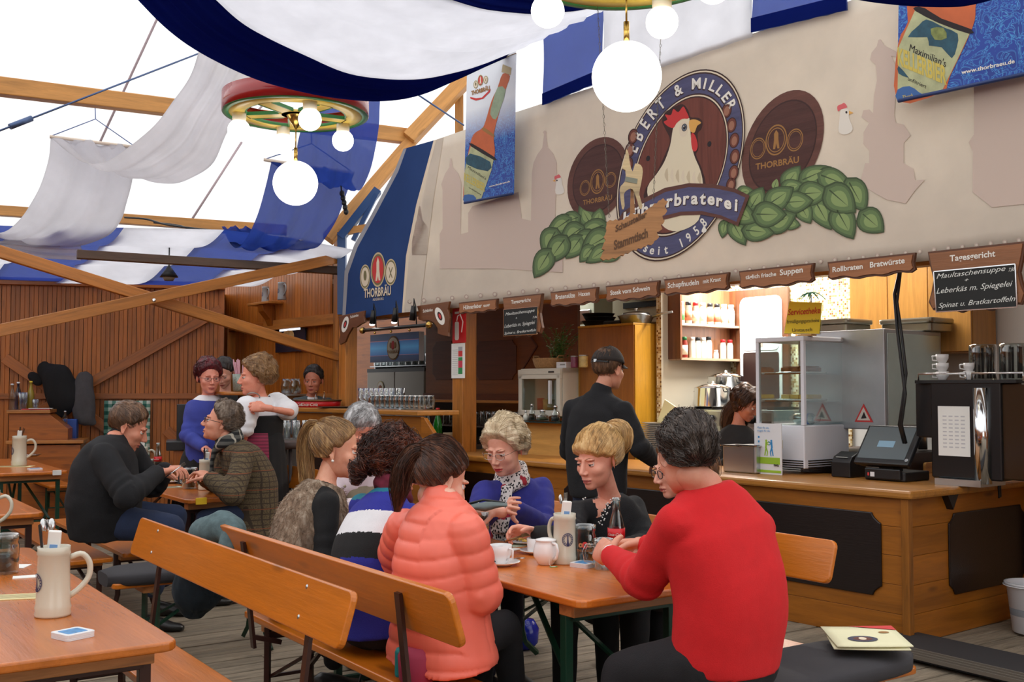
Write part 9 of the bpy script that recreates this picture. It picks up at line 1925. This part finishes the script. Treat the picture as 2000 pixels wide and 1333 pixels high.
# plates, cups, pot
def saucer(loc,r_,label,nm='saucer',cat='saucer',m=None):
 e=empty(nm,loc,0,label,cat);MB().lathe([(r_*.5,0),(r_*.55,.004),(r_,.016),(r_,.019),(r_*.55,.008),(0,.007)],n=32).build('dish',m or porc,e);return e
s1=tz(980,1105);saucer(s1,.078,'white saucer under the coffee cup at the near edge of the main table');e=empty('coffee_cup',s1+Vector((-.005,0,.009)),0,'white coffee cup with handle at the near edge of the main table','cup');cup(e,.048,.078,-.75);MB().lathe([(.043,.066),(0,.066)],n=22).build('coffee',plain('coffee',(60,34,20),.2),e)
e=empty('teaspoon',s1+Vector((.035,.02,.018)),.5,'teaspoon lying on the near saucer','spoon');MB().tube([(-.05,0,.004),(.05,0,.006)],[(.002,.003)]*2,6).sphere((.06,0,.005),(.014,.010,.003),10,6).build('spoon',m_plt,e);e=empty('biscuit_wrap',s1+Vector((-.045,-.02,.017)),.2,'dark biscuit wrapper on the near saucer','wrapper');MB().box((0,0,.004),(.05,.02,.006)).build('wrapper',black,e,bevel=.002)
s2_=tz(1050,1082);saucer(s2_,.08,'white saucer under the second cup on the main table');e=empty('coffee_cup',s2_+Vector((-.0,0,.009)),0,'straight white cup behind the porcelain pot on the main table','cup');MB().lathe([(.044,0),(.047,.006),(.049,.062),(.045,.062),(.043,.01),(0,.008)],n=26).build('bowl',porc,e)
pt=tz(1066,1103);e=empty('porcelain_pot',pt,0,'round white lidded porcelain pot on the main table','pot');MB().lathe([(.03,0),(.034,.003),(.052,.035),(.054,.055),(.047,.085),(.042,.098),(.044,.1)],n=30).build('body',porc,e);MB().lathe([(.045,.1),(.044,.106),(.02,.112),(0,.113)],n=28).build('lid',porc,e)
MB().tube([(.044,0,.092),(.07,0,.09),(.078,0,.065),(.07,0,.035),(.05,0,.025)],[(.006,.009)]*5,8).build('handle',porc,e,matrix=Matrix.Rotation(-.9,4,'Z'));MB().tube([(.03,-.033,.105),(.02,-.05,.05),(.012,-.052,.01),(.02,-.065,.001)],.0007,4).build('tea_string',paper,e)
e=empty('tea_tag',tz(1081,1108),.3,'small green and white tea tag at the foot of the pot','tag');MB().prism(rrect(-.016,-.01,.016,.01,.004),0,.0012,'z').build('tag',plain('tag_green',(70,150,80),.6),e);MB().prism(rrect(-.009,-.006,.009,.006,.003),.0012,.0016,'z').build('print',m_wht,e)
def plate_food(px,py,r_,lab,lab2,kind,seed,z=TZ):
 p=tz(px,py);saucer(p,r_,lab,'plate','plate');f=empty('meal',p+Vector((0,0,.009)),0,lab2,'food');rr=random.Random(seed);mb=MB()
 for k in range(60):
  a=rr.uniform(0,6.28);q=rr.uniform(0,r_*.62);x,y=q*math.cos(a),q*math.sin(a);zz=.006+.022*(1-q/r_)*rr.uniform(.3,1);a2=rr.uniform(0,6.28);mb.mi=rr.choice([0,0,1]);mb.tube([(x,y,zz),(x+.012*math.cos(a2),y+.012*math.sin(a2),zz+.004),(x+.024*math.cos(a2+.5),y+.024*math.sin(a2+.5),zz)],.004 if kind!='fries' else .0055,5)
 mb.build('pieces',[plain('food_yellow',(214,176,84),.6,var=.3,nscale=60),plain('food_brown',(150,96,44),.6,var=.3,nscale=60)],f)
 if kind=='egg':MB().lathe([(.05,0),(.045,.006),(.018,.009)],n=20).build('egg_white',porc,f,matrix=Matrix.Translation((.02,-.02,.03)));MB().sphere((.02,-.02,.042),(.02,.02,.01),14,8).build('egg_yolk',plain('yolk',(240,150,30),.3),f)
plate_food(335,943,.14,'large white dinner plate before the man in black','noodle and potato meal on the plate before the man in black','noodle',1)
plate_food(1030,1062,.11,'white dinner plate before the blond woman','leftover potatoes on the plate before the blond woman','fries',2)
plate_food(1245,1108,.12,'white plate with egg by the red sleeve','fried egg and potatoes on the plate by the red sleeve','egg',3)
sheet_on(1015,1066,.12,.08,TH,'greenish paper slip under the plate before the blond woman',P_('menu_green',(196,208,186)),marks=False,name='paper_slip');sheet_on(1000,1075,.09,.05,.9,'crumpled white paper napkin beside the plate before the blond woman',paper,marks=False,name='paper_napkin')
# beer glass and caddy at the far left of the main table
p=tz(944,1071);e=empty('beer_glass',p,0,'tall straight glass of golden beer by the salmon jacket','glass');MB().lathe([(.026,0),(.027,.01),(.031,.17),(.028,.17),(.0245,.014),(0,.012)],n=24).build('glass',clear2,e);MB().lathe([(.0238,.0145),(.0268,.10),(0,.101)],n=22).build('beer',plain('beer_gold',(206,140,24),.15,spec=.6),e)
p=tz(930,1062);e=empty('table_caddy',p,TH,'chrome caddy with small bottles beside the beer glass','caddy');MB().box((0,0,.006),(.1,.07,.012)).build('base',black,e,bevel=.003);MB().tube([(0,0,.01),(0,0,.17),(.012,0,.19),(.024,0,.17)],[(.006,.012)]*4,6).build('handle',chrome,e)
for k in(-1,1):MB().lathe([(.018,.012),(.018,.08),(.008,.10),(.010,.12),(0,.12)],(k*.028,0,0),14).build('bottle',plain('cruet_dark',(50,34,20),.15),e)
# knife in the blond woman's hand, wallet in the blue woman's hands, phone/glass for others
r,J,M,hs,_p=R3;hb_=r.location+J['wrR']+Vector((-.09,-.05,-.015));e=empty('table_knife',hb_,0,'brownish table knife held by the blond woman','knife');e.rotation_euler=(0,-.25,.35);MB().tube([(-.05,0,0),(.03,0,0)],[(.004,.006)]*2,8).prism([(.03,-.008),(.10,-.012),(.125,.004),(.03,.008)],-.0012,.0012).build('blade',plain('knife_brown',(150,120,84),.3,.6),e)
r,J,M,hs,_p=R4;a_=r.location+J['wrR'];b_=r.location+J['wrL'];md_=at(953,988,5.0);e=empty('wallet',md_,0,'grey-green purse held open by the older woman in blue','purse');rows=[]
for i in range(11):
 x=-.11+.2*i/10;rows.append([(x,-.02+.05*math.cos(t_)+.02*math.sin(i),.022*math.sin(t_)*(1-abs(i-5)/7)+.07*x+.0)for t_ in(2*math.pi*k/14 for k in range(14))])
mb=MB();mb.grid(rows,close=True);mb.add([rows[0][k]for k in range(14)]+[rows[-1][k]for k in range(14)],[tuple(range(14)),tuple(range(14,28))]);mb.build('pouch',plain('purse_grey',(92,104,104),.6),e);MB().tube([(-.10,.0,.005),(-.02,.0,.026),(.08,.0,.012)],.006,6).build('zip',black,e)
r,J,M,hs,_p=R9;e=empty('fork',r.location+J['wrR']+Vector((.10,-.01,.01)),0,'fork held by the man in black over his plate','fork');e.rotation_euler=(.3,.9,.6);MB().tube([(0,0,-.06),(0,0,.06)],[(.002,.004)]*2,6).box((0,0,.075),(.018,.002,.03)).build('fork',m_plt,e)
# ================================================================ FAR LEFT CORNER, COATS, CRATES
# small wooden cabinet with bottles by the back wall
c=at(80,920,12.4);cab=empty('side_cabinet',(c.x,c.y,0),ang,'wooden sideboard with sloping end by the back wall, bottles on top','cabinet')
def cw_(px,py):
 Mi=cab.matrix_basis.inverted();o=Mi@Vector((0,0,CAMZ));d=Mi.to_3x3()@ray(px,py);return o+d*((0-o.y)/d.y)
q1,q2,q3,q4=cw_(18,803),cw_(95,803),cw_(133,838),cw_(160,863)
MB().prism([(q1.x,q4.z),(q3.x,q4.z),(q3.x,q3.z),(q2.x,q2.z-.03),(q1.x,q1.z-.03)],0,.5).build('upper_part',pine_d('X'),cab,bevel=.004);MB().box(((q1.x+q2.x)/2,.22,q1.z-.01),(q2.x-q1.x+.05,.55,.04)).build('top',pine('X'),cab,bevel=.006)
MB().box(((q1.x+q4.x)/2,.3,q4.z/2-.01),(q4.x-q1.x-.03,.6,q4.z-.05)).build('lower_part',pine_d('X'),cab,bevel=.004);MB().box(((q1.x+q4.x)/2,.28,q4.z-.0),(q4.x-q1.x+.05,.68,.04)).build('lower_top',pine('X'),cab,bevel=.006)
for px,h_,mm,cp2,nm in((17,.3,clear2,white_p,'clear bottle leftmost on the sideboard'),(29,.32,glass('blue_glass',(150,170,220),.05,.4),white_p,'bluish bottle second from left on the sideboard'),(54,.33,plain('bottle_yellow',(150,130,50),.1),plain('cap_yellow',(226,200,60),.4),'yellowish bottle with yellow cap on the sideboard')):
 p=cw_(px,800);bottle(0,0,0,h_,mm,cp2,nm,M=empty('bottle',cab.matrix_basis@Vector((p.x,.2,q1.z+.011)),0,nm,'bottle'),r=.04)
for k,px in enumerate((38,44,66)):
 p=cw_(px,800);e=empty('tumbler',cab.matrix_basis@Vector((p.x,.12,q1.z+.011)),0,['left stacked tumbler on the sideboard','right stacked tumbler on the sideboard','single wide tumbler right of the yellow-capped bottle'][k],'glass');MB().lathe([(.03,0),(.042,.12 if k==2 else .2),(.038,.12 if k==2 else .2),(.027,.01),(0,.01)],n=14).build('glass',clear2,e)
p=cw_(70,801);e=empty('red_folder',cab.matrix_basis@Vector((p.x,.03,q1.z+.011)),ang,'red and white folder lying on the sideboard edge','folder');MB().box((0,0,.006),(.3,.1,.012)).build('folder',plain('folder_red',(190,60,60),.5),e);MB().box((.05,-.01,.015),(.25,.1,.006)).build('sheets',paper,e)
p=cw_(105,838);e=empty('blue_crate',cab.matrix_basis@Vector((p.x+.05,.42,0)),ang,'blue crate behind the sloping end of the sideboard','crate');MB().box((0,.1,q3.z/2+.05),(.3,.2,q3.z+.1)).build('crate',plain('crate_blue',(30,70,150),.5),e,bevel=.01)
p=cw_(120,840);bottle(0,0,0,.2,clear2,white_p,'x',M=empty('bottle',cab.matrix_basis@Vector((p.x-.0,.3,q3.z+.0)),0,'small clear bottle on the slope end of the sideboard','bottle'),r=.03)
# coats hung on the back wall braces
def coat(name,pts,rad,m,label,Y,cat='coat',fl=.5,seed=1,fold=.012):
 P=[at(*p,Y)for p in pts];c=P[0].copy();mb=MB()
 for a,b_ in zip(range(len(P)-1),range(1,len(P))):tcap(mb,P[a]-c,P[b_]-c,rad[a],rad[b_],14)
 V_,N_,Fc=remesh(mb,.022,6);V_[:,1]*=fl;V_=V_+N_*(fold*fnoise(V_*np.array([1,1,.35]),30,seed,2))[:,None];out=MB();out.add(V_.tolist(),Fc,True);o=out.build(name,m,weld=False);o.location=c;return tag(o,label,cat)
coat('black_coat',[(88,722),(112,740),(125,775),(118,800)],[.10,.19,.22,.12],f_blk,'black coat bundled on the back wall, left of the grey one',13.05,seed=2);
coat('black_bag',[(62,735),(76,742)],[.06,.08],f_blk,'small black bag hanging left of the black coat',13.1)
coat('grey_jacket',[(166,742),(160,775),(165,810),(183,826)],[.11,.16,.14,.05],fabric('jacket_greywool',(72,70,72),.15),'grey jacket hanging beside the black coat on the back wall',13.05,seed=5)
# green checked cloth on the wall
mck,t_n,b_n=nt('gingham');v_=coords(t_n);sx_=t_n.nodes.new('ShaderNodeSeparateXYZ');t_n.links.new(v_,sx_.inputs[0]);a1=lines(sx_.outputs[0],11,.5)if False else None
def ln_(tn,out,f,wd):
 m1=tn.nodes.new('ShaderNodeMath');m1.operation='MULTIPLY';m1.inputs[1].default_value=f;tn.links.new(out,m1.inputs[0]);m2=tn.nodes.new('ShaderNodeMath');m2.operation='FRACT';tn.links.new(m1.outputs[0],m2.inputs[0]);m3=tn.nodes.new('ShaderNodeMath');m3.operation='LESS_THAN';m3.inputs[1].default_value=wd;tn.links.new(m2.outputs[0],m3.inputs[0]);return m3.outputs[0]
ad=t_n.nodes.new('ShaderNodeMath');ad.operation='ADD';t_n.links.new(ln_(t_n,sx_.outputs[0],11,.5),ad.inputs[0]);t_n.links.new(ln_(t_n,sx_.outputs[2],11,.5),ad.inputs[1]);hf=t_n.nodes.new('ShaderNodeMath');hf.operation='MULTIPLY';hf.inputs[1].default_value=.5;t_n.links.new(ad.outputs[0],hf.inputs[0])
t_n.links.new(ramp(t_n,hf.outputs[0],[(0,s2l((196,204,190))),(.5,s2l((96,140,122))),(1,s2l((24,84,72)))]),b_n.inputs['Base Color']);b_n.inputs['Roughness'].default_value=.9
a_,b_=wl(205,783),wl(292,965);e=empty('checked_cloth',wb.matrix_basis@Vector(((a_.x+b_.x)/2,-.09,b_.z)),ang,'green and white checked cloth hanging on the back wall behind the man in black','cloth');W_=b_.x-a_.x;H_=a_.z-b_.z
MB().grid([[(-W_/2+W_*i/24,.012*math.sin(i*.8),H_*j/10)for i in range(25)]for j in range(11)]).build('cloth',mck,e,solid=.004)
# dark register stand and bar stool near the waitresses
c=at(352,850,9.0);e=empty('till_stand',(c.x,c.y,0),.3,'dark till with slanted screen on a stand behind the waitress in blue','stand');MB().box((.1,0,.5),(.3,.3,1.0)).build('stand',pine_d('Z'),e);MB().box((.1,0,1.04),(.42,.36,.08)).build('drawer',mk,e,bevel=.01);MB().box((.12,.02,1.22),(.3,.03,.32)).build('screen',mk,e,matrix=Matrix.Rotation(.0,4,'X'),bevel=.005)
c=at(562,870,8.9);e=empty('bar_stool',(c.x,c.y,0),0,'brown padded bar stool before the bar, behind the blond ponytail','stool');zt_=at(562,862,8.9).z
MB().lathe([(.16,zt_-.06),(.18,zt_-.045),(.18,zt_-.01),(.15,zt_),(0,zt_)],n=28).build('seat',plain('stool_brown',(70,52,46),.6),e)
for k in range(4):a=k*math.pi/2+.4;MB().tube([(.11*math.cos(a),.11*math.sin(a),zt_-.05),(.2*math.cos(a),.2*math.sin(a),.0)],.015,8).build('leg',plain('stool_leg',(60,50,48),.4),e)
MB().tube([(.16*math.cos(a),.16*math.sin(a),.28)for a in(2*math.pi*k/24 for k in range(25))],.01,6).build('foot_ring',chrome,e)
c=at(360,905,9.8);e=empty('yellow_crate',(c.x,c.y,0),.3,'yellow drinks crate on the floor behind the middle left table','crate');mb=MB();mb.box((0,0,.15),(.4,.3,.3));mb.build('crate',plain('crate_yellow',(150,110,20),.5),e,bevel=.008);MB().box((0,-.152,.22),(.14,.004,.04)).build('grip',black,e)
# steins and jugs beside the far bar man, straws in a glittery pot
for k,(px,nm)in enumerate(((560,'large clear glass jug left of the man at the bar'),(577,'clear glass jug partly behind the man at the bar'))):
 p=onp(px,762,.1);e=kthing('glass_jug',p.x,p.y,ZB+.141,nm,'jug');MB().lathe([(.05,0),(.07,.02),(.075,.10),(.055,.15),(.06,.18),(.056,.18),(.05,.15),(.07,.1),(.064,.02),(0,.012)],n=22).build('jug',clear2,e);MB().tube([(.055,0,.16),(.1,0,.15),(.11,0,.08),(.07,0,.04)],.008,8).build('handle',clear2,e)
p=onp(570,762,.1);e=kthing('back_bar',p.x-.1,p.y-.05,0,'steel topped back bar under the glass jugs','counter');MB().box((0,.1,(ZB+.12)/2),(.3,.3,ZB+.12)).build('body',plain('backbar_wood',(120,78,40),.5),e);MB().box((0,.1,ZB+.13),(.32,.32,.02)).build('top',steel,e)
c=at(470,742,8.7);e=empty('straw_pot',(c.x,c.y,at(470,765,8.7).z),0,'glittery grey pot full of pink drinking straws between the waitresses','pot');MB().lathe([(.05,0),(.06,.01),(.065,.14),(.055,.14),(0,.02)],n=20).build('pot',plain('glitter',(150,160,150),.4,.3,var=.6,nscale=160),e);rr=random.Random(2);mb=MB()
for k in range(30):a=rr.uniform(0,6.28);mb.tube([(.02*math.cos(a),.02*math.sin(a),.03),(.06*math.cos(a),.06*math.sin(a),.22+rr.uniform(0,.04))],.004,5)
mb.build('straws',plain('straw_pink',(226,176,190),.5),e);e['label']='glittery grey pot full of pink drinking straws between the waitresses'
zq=e.location.z;t2=empty('high_table',(c.x,c.y,0),.2,'narrow high table carrying the straw pot','table');MB().lathe([(.02,.02),(.02,zq-.03)],n=12).build('column',steel,t2);MB().lathe([(.2,zq-.03),(.2,zq-.002),(0,zq-.002)],n=28).lathe([(.18,0),(.18,.02),(0,.02)],n=28).build('top',pine('X'),t2)
# glass crate (hanging glasses) beside the dirndl waitress
c=at(560,845,9.2);e=empty('glass_basket',(c.x,c.y,0),.2,'grey crate stand of clean glasses behind the dirndl waitress','rack');z1_=at(560,858,9.2).z;z2_=at(560,822,9.2).z
MB().box((0,.1,z1_/2),(.4,.3,z1_)).build('stand',plain('stand_grey',(90,84,80),.5),e,bevel=.005)
for i in range(5):MB().lathe([(.03,0),(.034,z2_-z1_),(.03,z2_-z1_),(.026,.01),(0,.01)],(-.16+i*.08,.04,z1_),12).build('glass',mglass_row,e)
# scarf and jeans jacket over bench 1, dark bag under bench 2, blue mug on the floor
def draped(name,pts,rad,m,label,seed,fold=.01,cat='scarf'):
 P=[at(*p)for p in pts];c=P[0].copy();mb=MB()
 for a in range(len(P)-1):tcap(mb,P[a]-c,P[a+1]-c,rad[a],rad[a+1],14)
 V_,N_,Fc=remesh(mb,.014,6);V_=V_+N_*(fold*fnoise(V_*np.array([1,1,.3]),42,seed,2))[:,None];out=MB();out.add(V_.tolist(),Fc,True);o=out.build(name,m,weld=False);o.location=c;return tag(o,label,cat)
draped('shawl',[(395,1085,5.2),(405,1045,5.15),(430,1030,5.1),(455,1040,5.05),(448,1075,4.95)],[.07,.085,.08,.07,.05],fabric('shawl_teal',(84,104,108),.25,sc=40),'grey-teal striped shawl slung over the far end of the second bench',3)
draped('dark_coat',[(405,1100,5.35),(385,1150,5.4),(378,1185,5.4)],[.12,.13,.07],fabric('coat_petrol',(30,44,54),.3),'dark petrol coat hanging from the far end of the second bench',4,cat='coat')
c=at_z(735,1325,.0);c=at(735,1290,4.6);e=empty('shopping_bag',(at(735,1290,4.3).x,4.3,.0),.2,'black shopping bag under the second bench','bag');MB().prism([(-.14,0),(.14,0),(.16,.28),(-.16,.3)],-.08,.08).build('bag',fabric('bag_black',(18,18,20),.2),e,bevel=.02);MB().tube([(-.08,0,.28),(-.06,0,.38),(.05,0,.38),(.07,0,.28)],.006,6).build('handle',black,e)
p=at_z(1032,1245,.05);e=empty('blue_ball',(at(1026,1225,6.3).x,6.3,0.0),0,'small shiny blue pot on the floor under the main table','pot');MB().lathe([(.04,0),(.075,.04),(.08,.12),(.05,.17),(0,.17)],n=20).build('pot',plain('blue_gloss',(26,40,150),.15),e)
e=empty('pink_bag',at(815,1280,3.85),0,'pink and teal fabric pouch hanging behind the backrest iron','bag');e.location.z=.462;MB().lathe([(.05,0),(.065,.02),(.07,.1),(.055,.13),(0,.13)],n=20).build('pouch',plain('pouch_pink',(150,40,70),.7),e);MB().box((-.06,.02,.07),(.04,.05,.1)).build('side_patch',plain('pouch_teal',(20,120,120),.7),e,bevel=.01)
o=MB().tube([at_z(1168,1275,.05),at_z(1240,1322,.03)],.014,10).build('metal_tube',chrome);tag(o,'shiny metal tube lying on the floor under the main table','tube')
